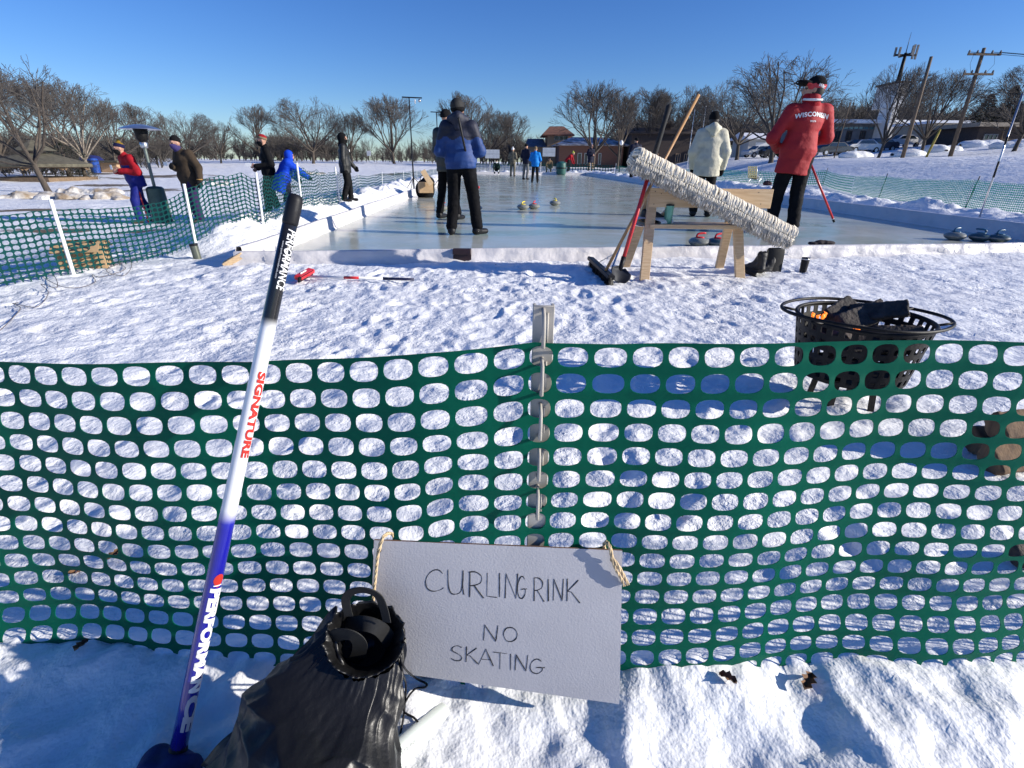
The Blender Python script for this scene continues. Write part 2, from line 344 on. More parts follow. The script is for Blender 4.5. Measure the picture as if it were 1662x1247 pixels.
# ------------------------------------------------------------------ ice
def ice_material():
    m = bpy.data.materials.new('ice'); m.use_nodes = True; t = m.node_tree; p = t.nodes['Principled BSDF']; L = t.links.new; N = t.nodes.new
    tc = N('ShaderNodeTexCoord')
    def noise(sc, det=4, st=None, ro=0.55):
        n = N('ShaderNodeTexNoise'); n.inputs['Scale'].default_value = sc; n.inputs['Detail'].default_value = det; n.inputs['Roughness'].default_value = ro
        if st:
            mp = N('ShaderNodeMapping'); mp.inputs['Scale'].default_value = st; L(tc.outputs['Object'], mp.inputs['Vector']); L(mp.outputs[0], n.inputs['Vector'])
        else: L(tc.outputs['Object'], n.inputs['Vector'])
        return n
    def mr(src, a, b, c=0.0, d=1.0):
        r = N('ShaderNodeMapRange'); r.inputs[1].default_value = a; r.inputs[2].default_value = b; r.inputs[3].default_value = c; r.inputs[4].default_value = d
        L(src, r.inputs[0]); return r
    def mix(fac, a, b):
        q = N('ShaderNodeMix'); q.data_type = 'RGBA'
        if isinstance(fac, float): q.inputs[0].default_value = fac
        else: L(fac, q.inputs[0])
        for k, s in ((6, a), (7, b)):
            if isinstance(s, tuple): q.inputs[k].default_value = (*s, 1)
            else: L(s, q.inputs[k])
        return q.outputs[2]
    c = mix(mr(noise(0.5, 6).outputs[0], 0.35, 0.65).outputs[0], (0.41, 0.46, 0.39), (0.53, 0.54, 0.48))
    for uc in (2.7, 7.2):                           # faint painted rings frozen under the surface
        mp = N('ShaderNodeMapping'); cc = rink(uc, 4.3); mp.inputs['Location'].default_value = (-cc.x, -cc.y, 0); L(tc.outputs['Object'], mp.inputs['Vector'])
        ln = N('ShaderNodeVectorMath'); ln.operation = 'LENGTH'; L(mp.outputs[0], ln.inputs[0])
        ad = N('ShaderNodeMath'); ad.operation = 'MULTIPLY_ADD'; L(noise(3, 3).outputs[0], ad.inputs[0]); ad.inputs[1].default_value = 0.12; L(ln.outputs['Value'], ad.inputs[2])
        rr = N('ShaderNodeValToRGB'); e = rr.color_ramp; e.interpolation = 'LINEAR'
        e.elements[0].position = 0.0; e.elements[0].color = (0, 0, 0, 1); e.elements[1].position = 1.0; e.elements[1].color = (0, 0, 0, 1)
        for pos, val in ((0.60, 0), (0.64, 1), (0.88, 1), (0.95, 0), (0.30, 0.0), (0.20, 0.8), (0.26, 0.8), (0.12, 0)):
            k = e.elements.new(pos); k.color = (val, val, val, 1)
        dv = N('ShaderNodeMath'); dv.operation = 'DIVIDE'; dv.inputs[1].default_value = 2.0; L(ad.outputs[0], dv.inputs[0]); L(dv.outputs[0], rr.inputs[0])
        fa = N('ShaderNodeMath'); fa.operation = 'MULTIPLY'; fa.inputs[1].default_value = 0.32; L(rr.outputs[0], fa.inputs[0])
        c = mix(fa.outputs[0], c, (0.16, 0.38, 0.34))
    fr = mr(noise(1.3, 9, None, 0.7).outputs[0], 0.52, 0.72, 0, 0.6)
    c = mix(fr.outputs[0], c, (0.62, 0.66, 0.66))
    st = mr(noise(2.0, 5, (0.25, 9, 1), 0.7).outputs[0], 0.6, 0.75, 0, 0.25)
    c = mix(st.outputs[0], c, (0.7, 0.74, 0.74))
    L(c, p.inputs['Base Color'])
    L(mr(noise(1.1, 8, None, 0.7).outputs[0], 0.35, 0.7, 0.06, 0.24).outputs[0], p.inputs['Roughness'])
    p.inputs['IOR'].default_value = 1.27
    b = N('ShaderNodeBump'); b.inputs['Strength'].default_value = 0.12; b.inputs['Distance'].default_value = 0.01; L(noise(16, 6).outputs[0], b.inputs['Height'])
    b2 = N('ShaderNodeBump'); b2.inputs['Strength'].default_value = 0.10; b2.inputs['Distance'].default_value = 0.05; L(noise(2.2, 3).outputs[0], b2.inputs['Height']); L(b.outputs[0], b2.inputs['Normal'])
    L(b2.outputs[0], p.inputs['Normal'])
    return m
M['ice'] = ice_material()
iv = [rink(u, v, 0.0) for u, v in ((0.02, 0.02), (RW - 0.02, RW * FS + 0.02), (RW - 0.02, RL - 0.02), (0.02, RL - 0.02))]
put('ice', newmesh('ice', iv, [[0, 1, 2, 3]], [M['ice']]), label='pale teal sheet of rink ice', kind='structure')
# ------------------------------------------------------------------ rink border under white tarp
M['tarp'] = mat('white_tarp', (0.66, 0.63, 0.62), 0.45, var=0.06, scale=3, bump=0.5, bscale=7, bdist=0.04)
def border(name, p_of_s, length, n_in, hgt, seed, wrinkle=1.0):
    """drapes the liner over an upright board: inner face, top, outer face; wrinkled"""
    n = int(length / 0.05) if length < 15 else int(length / 0.12)
    s = np.linspace(0, length, n)
    prof = [(0.05, -0.02), (0.045, 0.03), (0.035, 0.08), (0.02, 0.14), (0.015, 0.97), (0.0, 1.0), (-0.035, 1.0), (-0.045, 0.96), (-0.055, 0.7), (-0.075, 0.4), (-0.12, 0.12), (-0.24, 0.02), (-0.36, -0.25)]
    V = np.zeros((n, len(prof), 3))
    for i, si in enumerate(s):
        P = p_of_s(si)
        for k, (o, z) in enumerate(prof):
            lo = 1 - min(max(z, 0), 1)
            wv = 0.034 * wrinkle * (0.25 + lo) * (nz(si, k * 0.25, 2.6, seed) + 1.0 * (0.4 - np.abs(nz(si * 1.0 + z * 0.35, z, 5.5, seed + 1)) * 2)) if k > 5 else 0.018 * nz(si + z * 0.3, z, 3.0, seed + 3) * (0.3 + lo)
            hz = hgt * (1 + 0.08 * nz(si, 0, 0.8, seed + 5)) + 0.006 * nz(si, 0, 5, seed + 6)
            V[i, k] = P + n_in * (o + float(wv)) + Vector((0, 0, hz * z))
    return gridmesh(name, V, [M['tarp']])
rb = empty('rink_border', rink(0, 0), 0, 'low rink edge of upright boards draped in wrinkled white tarp around the ice', 'rink border')
put('tarp', border('tarp_near', lambda s: rink(s - 0.05, -0.02 + FS * max(0, s - 0.05)), RW + 0.1, RVV, 0.16, 31, 1.9), rb)
put('tarp', border('tarp_left', lambda s: rink(0, s), RL, RU, 0.20, 41, 0.8), rb)
put('tarp', border('tarp_right', lambda s: rink(RW, RW * FS - 0.03 + s), RL - RW * FS, -RU, 0.24, 51, 0.8), rb)
put('tarp', border('tarp_far', lambda s: rink(s, RL), RW, -RVV, 0.2, 61, 0.8), rb)
mb = MB(); q = rink(-0.10, -0.10, 0.10); mb.beam(q + Vector((-0.06, 0.02, -0.08)), q + Vector((0.12, 0.1, 0.03)), 0.14, 0.06, bev=0.004); mb.build('corner_block', M['woodx'], rb)
# ------------------------------------------------------------------ surfaces from distance fields
def surface_nets(fn, lo, hi, vox):
    lo = np.array(lo, float); n = np.ceil((np.array(hi) - lo) / vox).astype(int) + 1
    ax = [lo[i] + vox * np.arange(n[i]) for i in range(3)]
    X, Y, Z = np.meshgrid(*ax, indexing='ij')
    D = fn(np.stack([X.ravel(), Y.ravel(), Z.ravel()], -1)).reshape(n)
    ins = D < 0
    corner = [(i, j, k) for i in (0, 1) for j in (0, 1) for k in (0, 1)]
    def sl(A, c): return A[c[0]:n[0] - 1 + c[0], c[1]:n[1] - 1 + c[1], c[2]:n[2] - 1 + c[2]]
    cnt = sum(sl(ins, c).astype(int) for c in corner)
    act = (cnt > 0) & (cnt < 8)
    vid = -np.ones(act.shape, int); vid[act] = np.arange(act.sum())
    ii = np.argwhere(act)
    acc = np.zeros((len(ii), 3)); num = np.zeros(len(ii))
    for a in range(8):
        for b in range(a + 1, 8):
            ca, cb = np.array(corner[a]), np.array(corner[b])
            if np.abs(ca - cb).sum() != 1: continue
            da = D[tuple((ii + ca).T)]; db = D[tuple((ii + cb).T)]
            k = (da < 0) != (db < 0); t = np.where(k, da / np.where(k, da - db, 1), 0)
            acc += np.where(k[:, None], ca + t[:, None] * (cb - ca), 0); num += k
    V = lo + vox * (ii + acc / num[:, None])
    quads = []
    for axx in range(3):
        o1, o2 = [a for a in range(3) if a != axx]
        s0 = [slice(None)] * 3; s1 = [slice(None)] * 3
        s0[axx] = slice(0, n[axx] - 1); s1[axx] = slice(1, n[axx])
        ch = ins[tuple(s0)] != ins[tuple(s1)]; ed = np.argwhere(ch)
        ok = (ed[:, o1] > 0) & (ed[:, o2] > 0) & (ed[:, o1] < n[o1] - 1) & (ed[:, o2] < n[o2] - 1); ed = ed[ok]
        if not len(ed): continue
        def cell(d1, d2):
            e = ed.copy(); e[:, o1] -= d1; e[:, o2] -= d2; return vid[tuple(e.T)]
        q = np.stack([cell(1, 1), cell(0, 1), cell(0, 0), cell(1, 0)], -1)
        flip = ins[tuple(ed.T)] ^ (axx == 1)
        q[~flip] = q[~flip][:, ::-1]
        quads.append(q)
    return V, np.concatenate(quads)
class Field:
    """union of tapered capsules and ellipsoids; .tags name the surface each piece carries"""
    def __init__(s, k=0.03): s.p = []; s.k = k; s.lo = np.full(3, 9e9); s.hi = -s.lo; s.mod = None
    def _bb(s, pts, r):
        for q in pts: s.lo = np.minimum(s.lo, np.array(q) - r); s.hi = np.maximum(s.hi, np.array(q) + r)
    def cap(s, a, b, ra, rb=None, tag=0, side=None, k=1.0):
        """k<1 flattens the section perpendicular to `side`"""
        rb = ra if rb is None else rb; a, b = np.array(a, float), np.array(b, float); s._bb((a, b), max(ra, rb))
        ab = b - a; L2 = max(ab @ ab, 1e-12)
        sd = None
        if side is not None:
            sd = np.array(side, float); sd = sd - ab * (sd @ ab) / L2; sd /= np.linalg.norm(sd)
        def f(P):
            t = np.clip((P - a) @ ab / L2, 0, 1); d = P - a - t[:, None] * ab
            if sd is not None:
                ps = d @ sd; rest = np.maximum((d * d).sum(1) - ps * ps, 0)
                return np.sqrt(ps * ps * k * k + rest) - (ra + t * (rb - ra)) * k
            return np.sqrt((d * d).sum(1)) - (ra + t * (rb - ra))
        s.p.append((f, tag)); return s
    def ell(s, c, r, tag=0, rot=None):
        c = np.array(c, float); r = np.array(r, float); s._bb((c,), r.max()); m = r.min()
        Rm = np.array(rot) if rot is not None else None
        def f(P):
            d = P - c
            if Rm is not None: d = d @ Rm
            q = d / r; l = np.sqrt((q * q).sum(1)); g = np.sqrt((q * q / (r * r)).sum(1))
            return np.where(g > 1e-9, l * (l - 1) / np.maximum(g, 1e-9), -m)
        s.p.append((f, tag)); return s
    def __call__(s, P):
        d = None
        for f, _ in s.p:
            e = f(P)
            if d is None: d = e
            else:
                hh = np.maximum(s.k - np.abs(d - e), 0) / s.k; d = np.minimum(d, e) - hh * hh * s.k * 0.25
        if s.mod: d = s.mod(P, d)
        return d
    def mesh(s, name, vox, mats, pick=None, grow=0.03):
        V, Q = surface_nets(s, s.lo - grow, s.hi + grow, vox)
        cen = V[Q].mean(1)
        if pick is None:
            E = np.stack([f(cen) for f, _ in s.p], 0); tg = np.array([t for _, t in s.p]); mi = tg[E.argmin(0)]
        else:
            E = np.stack([f(cen) for f, _ in s.p], 0); tg = np.array([t for _, t in s.p]); mi = pick(cen, tg[E.argmin(0)])
        return newmesh(name, V, Q, mats, mi)
def wr3(P, f, s=0.0, st=(1, 1, 1)):
    return noise3(P[:, 0] * f * st[0] + s * 3.7, P[:, 1] * f * st[1] + s * 1.3, P[:, 2] * f * st[2] + s)
def rotz(a): return Matrix.Rotation(a, 3, 'Z')
# ------------------------------------------------------------------ people
def hand_chain(F, w, tip, nrm, side, tag, g=0.0, curl=0.6, sc=1.0):
    """palm, four unequal fingers with a knuckle bend, and a thumb off the palm's side"""
    w, tip = Vector(w), Vector(tip); d = (tip - w).normalized(); nrm = Vector(nrm); nrm = (nrm - d * nrm.dot(d)).normalized(); sdv = Vector(side); sdv = (sdv - d * sdv.dot(d) - nrm * sdv.dot(nrm)).normalized()
    pe = w + d * 0.085 * sc
    F.cap(w + d * 0.015, pe, 0.030 * sc + g, 0.036 * sc + g, tag, side=sdv, k=0.5)
    for i, L in enumerate((0.070, 0.078, 0.072, 0.056)):
        b = pe + sdv * (0.028 - 0.0185 * i) * sc - d * 0.004 * i
        dd = (d * math.cos(curl * 0.5) + nrm * math.sin(curl * 0.5)); m = b + dd * L * 0.52 * sc
        d2 = (d * math.cos(curl * 1.5) + nrm * math.sin(curl * 1.5)); e = m + d2 * L * 0.48 * sc
        F.cap(b, m, 0.0100 * sc + g, 0.0092 * sc + g, tag); F.cap(m, e, 0.0092 * sc + g, 0.0078 * sc + g, tag)
    tb = w + d * 0.03 * sc + sdv * 0.026 * sc; tm = tb + (d * 0.6 + sdv * 0.65 + nrm * 0.35).normalized() * 0.040 * sc; te = tm + (d * 0.85 + sdv * 0.1 + nrm * 0.5).normalized() * 0.032 * sc
    F.cap(tb, tm, 0.0125 * sc + g, 0.011 * sc + g, tag); F.cap(tm, te, 0.011 * sc + g, 0.0088 * sc + g, tag)
JOINTS = dict(pel=(0, 0, .94), chs=(0, 0, 1.27), nck=(0, -.005, 1.45), hd=(0, .03, 1.60),
              shL=(-.185, 0, 1.39), elL=(-.255, -.03, 1.12), wrL=(-.25, .07, .89), shR=(.185, 0, 1.39), elR=(.255, -.03, 1.12), wrR=(.25, .07, .89),
              hpL=(-.085, 0, .92), knL=(-.11, .02, .50), anL=(-.12, -.03, .09), hpR=(.085, 0, .92), knR=(.11, .02, .50), anR=(.12, -.03, .09))
def person(loc, heading, height, label, pants, jacket, pose={}, hat=None, mask=None, glove=None, boot=None, hood=None, collar=None,
           head_yaw=0.0, head_pitch=0.0, vox=0.016, bulk=1.0, hem=0.78, quilt=False, yoke=None, toe=(0.0, 0.0), group=None, hair=None, arms_mat=None,
           hands=None, gset=None, belly=1.0, curl=0.7, split=None, pbulk=1.0, dark_eye=True):
    """heading: the direction the figure faces, clockwise from +Y seen from above. Returns the root (the body mesh) and a dict of its local joints."""
    J = {k: Vector(v) for k, v in JOINTS.items()}
    for k, v in pose.items(): J[k] = Vector(v)
    k_ = height / 1.73
    Rh = Matrix.Rotation(-head_yaw, 3, 'Z') @ Matrix.Rotation(head_pitch, 3, 'X')
    hd = J['hd']
    def hp(x, y, z): return hd + Rh @ Vector((x, y, z))
    rot = np.array(Rh)
    bulk *= .95
    nck = J['nck']; up = (nck - J['pel']).normalized(); side = (J['shR'] - J['shL']).normalized()
    B = Field(0.022)
    # ---- body: trousers (0), skin (1), eyes (2), lips (3)
    pb = pbulk
    B.cap(J['hpL'], J['hpR'], .098 * bulk * belly, None, 0); B.cap(J['pel'], J['pel'] + up * .06, .13 * bulk * belly, .12 * bulk * belly, 0, side=side, k=.66)
    for sgn in 'LR':
        B.cap(J['hp' + sgn], J['kn' + sgn], .098 * bulk * pb, .076 * bulk * pb, 0); B.cap(J['kn' + sgn], J['an' + sgn] + Vector((0, 0, .03)), .076 * bulk * pb, .070 * pb * bulk, 0)
        B.cap(J['sh' + sgn], J['el' + sgn], .042, .036, 0); B.cap(J['el' + sgn], J['wr' + sgn], .040, .030, 1)
    B.cap(J['pel'] + up * .10, J['chs'], .095, .11, 0, side=side, k=.6); B.cap(J['chs'], nck - up * .06, .11, .07, 0, side=side, k=.5)
    B.cap(nck - up * .06, hd - Rh @ Vector((0, .02, .05)), .058, .055, 1)
    B.ell(hp(0, -.012, .03), (.074, .094, .092), 1, rot); B.ell(hp(0, .022, -.045), (.055, .066, .075), 1, rot)
    B.cap(hp(0, .088, .004), hp(0, .108, -.032), .011, .015, 1); B.cap(hp(-.035, .083, .028), hp(.035, .083, .028), .012, None, 1)
    for sx in (-1, 1):
        B.ell(hp(.076 * sx, -.01, -.008), (.012, .022, .032), 1, rot); B.ell(hp(.031 * sx, .078, .006), (.015, .011, .009), 2, rot)
    B.ell(hp(0, .083, -.063), (.026, .010, .009), 3, rot)
    fwd = Vector((0, 1, 0))
    hands = hands or {}
    HN = {}
    for sgn, sx in (('L', -1), ('R', 1)):
        wv, ev = J['wr' + sgn], J['el' + sgn]; dd = (wv - ev).normalized()
        spec = hands.get(sgn, {})
        tip = Vector(spec['tip']) if 'tip' in spec else wv + dd * .1
        nrm = Vector(spec.get('n', (-sx, 0, 0))); sd = Vector(spec.get('s', (0, 1, .2))); cu = spec.get('curl', curl)
        HN[sgn] = (wv, tip, nrm, sd, cu)
        hand_chain(B, wv, tip, nrm, sd, 1, 0.0, cu)
    def bmod(P, d):
        low = (P[:, 2] < J['pel'].z)
        return d + np.where(low, .007 * (np.abs(wr3(P, 10, 1, (1, 1, 1.6))) * 2 - .4) + .012 * (np.abs(wr3(P, 6, 2, (.7, .7, 1.8))) * 2 - .4) * sm(.55, .2, P[:, 2]), 0)
    B.mod = bmod
    pick = None
    mats = [pants, M['skin'], M['ink'], M['lips']]
    if split is not None:                         # second cloth colour on the trousers
        mats.append(split[0]); pick = lambda c, t: np.where((t == 0) & split[1](c), 4, t)
    ms = Matrix.Scale(k_, 4)
    def fin(me): me.transform(ms); return me
    root = put('person', fin(B.mesh('person', vox, mats, pick)), None, label, 'person', group)
    root.matrix_basis = Matrix.Translation(Vector(loc)) @ Matrix.Rotation(-heading, 4, 'Z')
    def part(name, me):
        o = bpy.data.objects.new(name, fin(me)); C.objects.link(o); o.parent = root; return o
    parts = {}
    # ---- jacket
    if jacket is not None:
        Jk = Field(0.045); bz = bulk
        hemp = J['pel'] + up * (hem - .94) if hem else J['pel']
        jt = jacket if isinstance(jacket, (list, tuple)) else [jacket]
        Jk.cap(hemp, J['pel'] + up * .04, .212 * bz * belly, .206 * bz * belly, 0, side=side, k=.67); Jk.cap(J['pel'] + up * .04, J['pel'] + up * .14, .206 * bz * belly, .180 * bz * belly, 0, side=side, k=.70)
        Jk.cap(J['pel'] + up * .12, J['chs'], .170 * bz * belly, .190 * bz, 0, side=side, k=.68); Jk.cap(J['chs'], nck - up * .07, .190 * bz, .115 * bz, 0, side=side, k=.62)
        Jk.cap(J['shL'] + (J['shR'] - J['shL']) * .14, J['shR'] + (J['shL'] - J['shR']) * .14, .082 * bz, None, 0)
        for sgn in 'LR':
            Jk.cap(J['sh' + sgn], J['el' + sgn], .082 * bz, .066 * bz, 1); Jk.cap(J['el' + sgn], J['wr' + sgn], .066 * bz, .050 * bz, 1)
        if collar != 0: Jk.cap(nck - up * .05, nck + up * (.03 if collar is None else collar), .085, .075, 2)
        cut_p, cut_n = np.array(hemp), np.array(up)
        sl = list(J[x] for x in ('elL', 'elR'))
        def jmod(P, d):
            ec = np.minimum(np.linalg.norm(P - np.array(sl[0]), axis=1), np.linalg.norm(P - np.array(sl[1]), axis=1))
            wv = .012 * wr3(P, 4.5, 3, (1, 1, .8)) * sm(1.4, 1.0, P[:, 2]) + .011 * (np.abs(wr3(P, 8, 4, (1, 1, .38))) * 2 - .35) * (.35 + .65 * sm(1.3, .9, P[:, 2])) + .006 * (np.abs(wr3(P, 7, 14, (.6, .6, 2.6))) * 2 - .4) + .010 * np.exp(-(ec / .12) ** 2) * wr3(P, 16, 6, (1, 1, 1.5))
            if quilt: wv = wv + .0035 * (np.abs(np.sin((P @ np.array(up)) * math.pi / .062 + .5 * wr3(P, 3, 7))) * -1 + .6)
            torso = (P - np.array(nck)) @ np.array(side)
            arm = np.minimum(*[np.where(np.abs((P - np.array(J['el' + g])) @ np.array((J['wr' + g] - J['el' + g]).normalized()) - .13) < .22, np.linalg.norm(np.cross(P - np.array(J['el' + g]), np.array((J['wr' + g] - J['el' + g]).normalized())), axis=1), 9) for g in 'LR'])
            c = -((P - cut_p) @ cut_n) + .012 * wr3(P, 6, 9)
            return np.maximum(d + wv, np.where(arm < .085 * bz, -9, c))
        Jk.mod = jmod
        jm = list(jt)
        if len(jm) == 1: jpick = lambda c, t: t * 0
        else: jpick = yoke if yoke else (lambda c, t: np.minimum(t, len(jm) - 1))
        if len(jm) > 1 and yoke: jp = lambda c, t: yoke(c, t)
        else: jp = jpick
        parts['jacket'] = part('jacket', Jk.mesh('jacket', vox, jm, jp, .04))
    # ---- gloves
    for sgn in 'LR':
        gm = glove.get(sgn) if isinstance(glove, dict) else glove
        if gm:
            Gv = Field(0.022); wv, tip, nrm, sd, cu = HN[sgn]; hand_chain(Gv, wv, tip, nrm, sd, 0, .011, cu); Gv.cap(wv - (wv - J['el' + sgn]).normalized() * .05, wv + (tip - wv).normalized() * .02, .048, .040, 0)
            part('glove', Gv.mesh('glove', min(vox, .012), [gm]))
    # ---- boots
    bmt = boot or M['black']
    for i, sgn in enumerate('LR'):
        a = J['an' + sgn]; ta = toe[i]; td = Vector((math.sin(ta), math.cos(ta), 0)); z0 = a.z - .09
        Bo = Field(0.03); hl = Vector((a.x, a.y, z0 + .05)) - td * .035; tp = Vector((a.x, a.y, z0 + .04)) + td * .165
        Bo.cap(hl, tp, .050, .042, 0, side=td.cross(Vector((0, 0, 1))), k=.95); Bo.cap(a + Vector((0, 0, .05)), hl + Vector((0, 0, .02)) + td * .02, .056, .056, 0)
        Bo.mod = lambda P, d, z0=z0: np.maximum(d, (z0 + .002) - P[:, 2])
        part('boot', Bo.mesh('boot', vox, [bmt]))
    # ---- head wear
    if hat:
        kind, hm = hat['kind'], hat['mats']
        Hf = Field(0.02); Hf.ell(hp(0, -.016, .045), (.090, .108, .100 + hat.get('tall', 0)), 0, rot)
        n = np.array(Rh @ Vector((0, hat.get('tilt', -.30), 1)).normalized()); c0 = np.array(hp(0, 0, hat.get('brow', .038)))
        Hf.mod = lambda P, d: np.maximum(d + .0025 * wr3(P, 30, 5), -((P - c0) @ n))
        if hat.get('pom'): Hf.cap(hp(0, -.03, .158 + hat.get('tall', 0)), hp(0, -.031, .165 + hat.get('tall', 0)), .033, None, len(hm) - 1)
        if hat.get('bill'):
            Hf.cap(hp(-.03, .115, .055), hp(.03, .115, .055), .030, None, 0, side=np.array(Rh @ Vector((0, 0, 1))), k=3.2)
            Hf.ell(hp(0, .125, .056), (.062, .062, .010), 0, rot)
        band = hat.get('band'); fw_ = np.array(Rh @ Vector((0, 1, 0)))
        def hpick(c, t):
            zz = (c - c0) @ n
            r = np.where(zz < band, 1, 0) if band else t * 0
            if hat.get('bill'): r = np.where(((c - np.array(hp(0, 0, 0))) @ fw_ > .088), 0, r)
            if hat.get('pom'): r = np.where(t == len(hm) - 1, t, r)
            return r
        parts['hat'] = part('hat', Hf.mesh('hat', min(vox, .012), hm, hpick))
    if mask:
        Mf = Field(0.02); Mf.ell(hp(0, .026, -.052), (.066, .080, .080), 0, rot); Mf.ell(hp(0, .10, -.03), (.024, .018, .026), 0, rot)
        if mask.get('gaiter'): Mf.cap(hp(0, .0, -.07), nck + up * .0, .076, .085, 0)
        n = np.array(Rh @ Vector((0, -.1, -1)).normalized()); c0 = np.array(hp(0, .1, -.012)); f0 = np.array(hp(0, -.02, 0)); fn = np.array(Rh @ Vector((0, 1, 0)))
        Mf.mod = lambda P, d: np.maximum(d, np.maximum(-((P - c0) @ n), -((P - f0) @ fn) if not mask.get('gaiter') else -9))
        part('face_mask', Mf.mesh('face_mask', min(vox, .012), [mask['mat']]))
    if hood:
        Hd = Field(0.04); Hd.ell(hp(0, -.03, .02), (.118, .128, .142), 0, rot); Hd.cap(hp(0, -.03, -.08), nck, .105, .12, 0)
        op = np.array(hp(0, .135, -.005))
        def hmod(P, d):
            q = (P - op) @ rot; e = np.sqrt((q[:, 0] / .075) ** 2 + (q[:, 1] / .11) ** 2 + (q[:, 2] / .095) ** 2) - 1
            return np.maximum(d + .008 * wr3(P, 9, 8), -e * .07)
        Hd.mod = hmod
        if hood.get('down'):
            Hd = Field(0.04); bk = nck + up * .02
            Hd.cap(bk + Vector((-.10, -.03, .0)), bk + Vector((0, -.105, .02)), .05, .07, 0); Hd.cap(bk + Vector((.10, -.03, .0)), bk + Vector((0, -.105, .02)), .05, .07, 0); Hd.cap(bk + Vector((0, -.10, .02)), bk + Vector((0, -.12, -.10)), .08, .05, 0, side=side, k=.6)
            Hd.mod = lambda P, d: d + .010 * wr3(P, 11, 8)
        part('hood', Hd.mesh('hood', vox, [hood['mat']]))
    if hair:
        Hh = Field(0.02); Hh.ell(hp(0, -.03, .0), (.084, .088, .105), 0, rot); f0 = np.array(hp(0, .015, 0)); fn = np.array(Rh @ Vector((0, 1, .0)))
        Hh.mod = lambda P, d: np.maximum(d + .004 * wr3(P, 40, 5), (P - f0) @ fn)
        part('hair', Hh.mesh('hair', min(vox, .014), [hair]))
    return root, J, parts, k_
M['lips'] = mat('lips', (0.42, 0.16, 0.13), 0.5)
def pw(root, k_, v): return root.matrix_basis @ (Vector(v) * k_)
# ------------------------------------------------------------------ plastic safety netting
def net_arrays(nc, nr, px_, pz_, hx, hz, nseg, expo=2.6, jit=0.0, seed=0):
    """(u, v) of a sheet with rounded holes; u to the right, v down from the top edge"""
    an = np.arange(nseg) * 2 * math.pi / nseg + math.pi / 4
    c, s = np.cos(an), np.sin(an); mx = np.maximum(np.abs(c), np.abs(s))
    sq = np.stack([c / mx * .5, s / mx * .5], -1)
    rr = (np.abs(c) ** expo + np.abs(s) ** expo) ** (-1 / expo)
    ho = np.stack([c * rr * .5 * hx, s * rr * .5 * hz], -1)
    ci, cj = np.meshgrid(np.arange(nc), np.arange(nr), indexing='ij')
    cen = np.stack([ci.ravel() + .5, cj.ravel() + .5], -1)
    cen[:, 1] += .0
    P = np.concatenate([cen[:, None, :] + sq[None], cen[:, None, :] + ho[None]], 1)          # cells, 2*nseg, 2
    UVc = P * np.array([px_, pz_])
    base = np.arange(len(cen))[:, None] * 2 * nseg
    i = np.arange(nseg); j = (i + 1) % nseg
    q = np.stack([i, j, j + nseg, i + nseg], -1)[None] + base[:, :, None]
    return UVc.reshape(-1, 2), q.reshape(-1, 4)
def netmat(name, col, transl, rough=0.35):
    m = mat(name, col, rough, var=0.12, scale=3, bump=0.15, bscale=20, bdist=0.01, spec=0.15)
    t = m.node_tree; p = t.nodes['Principled BSDF']; out = [n for n in t.nodes if n.type == 'OUTPUT_MATERIAL'][0]
    tr = t.nodes.new('ShaderNodeBsdfTranslucent'); tr.inputs[0].default_value = (col[0] * 1.6, col[1] * 1.5, col[2] * 1.3, 1)
    mx = t.nodes.new('ShaderNodeMixShader'); mx.inputs[0].default_value = transl
    t.links.new(p.outputs[0], mx.inputs[1]); t.links.new(tr.outputs[0], mx.inputs[2]); t.links.new(mx.outputs[0], out.inputs[0])
    return m
M['net'] = netmat('green_netting', (0.0015, 0.165, 0.100), 0.42, .55)
POSTX = At(874, 690, 0.79).x
nzc, nzr, PXN, PZN = 104, 17, 0.058, 0.0472
uv, q = net_arrays(nzc, nzr, PXN, PZN, 0.845, 0.745, 20, 2.5)
x = uv[:, 0] - nzc * PXN * .5 + POSTX - .5 * PXN; v = uv[:, 1]
rowf = v / PZN
_tp = [(-260, 594), (0, 592), (200, 592), (400, 589), (600, 581), (700, 573), (800, 563), (862, 555), (890, 556), (1000, 557), (1300, 556), (1662, 555), (1900, 556)]
_tq = [At(a_, b_, float(near_net_y((a_ - CX) / FPX * .85))) for a_, b_ in _tp]
ztop = np.interp(x, [p.x for p in _tq], [p.z for p in _tq])
# the sheet hangs slack left of the post: rows step down there
slack = .014 * np.exp(-((x + .13 - .006 * rowf) / .07) ** 2) * sm(3, 6, rowf) * (1 - .6 * sm(9, 13, rowf))
z = ztop - v * (1 - .0 * x) + slack + (.006 * noise3(x * 1.6, rowf * .15, 3.3)) * sm(1, 5, rowf) + .0015 * noise3(x * 6, rowf * .5, 1.3)
z = z + .010 * sm(.3, 1.0, x) * np.sin((x - .3) * 3.2) * sm(4, 11, rowf) - .008 * sm(-.3, -1.2, x) * sm(6, 13, rowf) * np.sin(x * 4)
xx = x + .004 * noise3(x * 3, rowf * .3, 9.1) - .012 * np.exp(-((x - POSTX) / .10) ** 2) * np.sin((x - POSTX) * 20)
yy = near_net_y(x) + .009 * noise3(x * 2.5, rowf * .25, 5.5) + .006 * noise3(x * 7, rowf * .7, 6.5) + .004 * np.sin(rowf * 2 * math.pi) * .5
yy = yy - .05 * sm(11.5, 15.5, rowf) * (.6 + noise3(x * 2, 0, 2.2))
me = newmesh('net', np.stack([xx, yy, z], -1), q, [M['net']])
bm = bmesh.new(); bm.from_mesh(me); bmesh.ops.remove_doubles(bm, verts=bm.verts, dist=.0006); bm.to_mesh(me); bm.free()
me.polygons.foreach_set('use_smooth', np.full(len(me.polygons), True))
nf = empty('safety_fence', (POSTX, .79, 0), 0, 'nearest green plastic mesh fence with oval holes, carrying the handwritten board', 'fence')
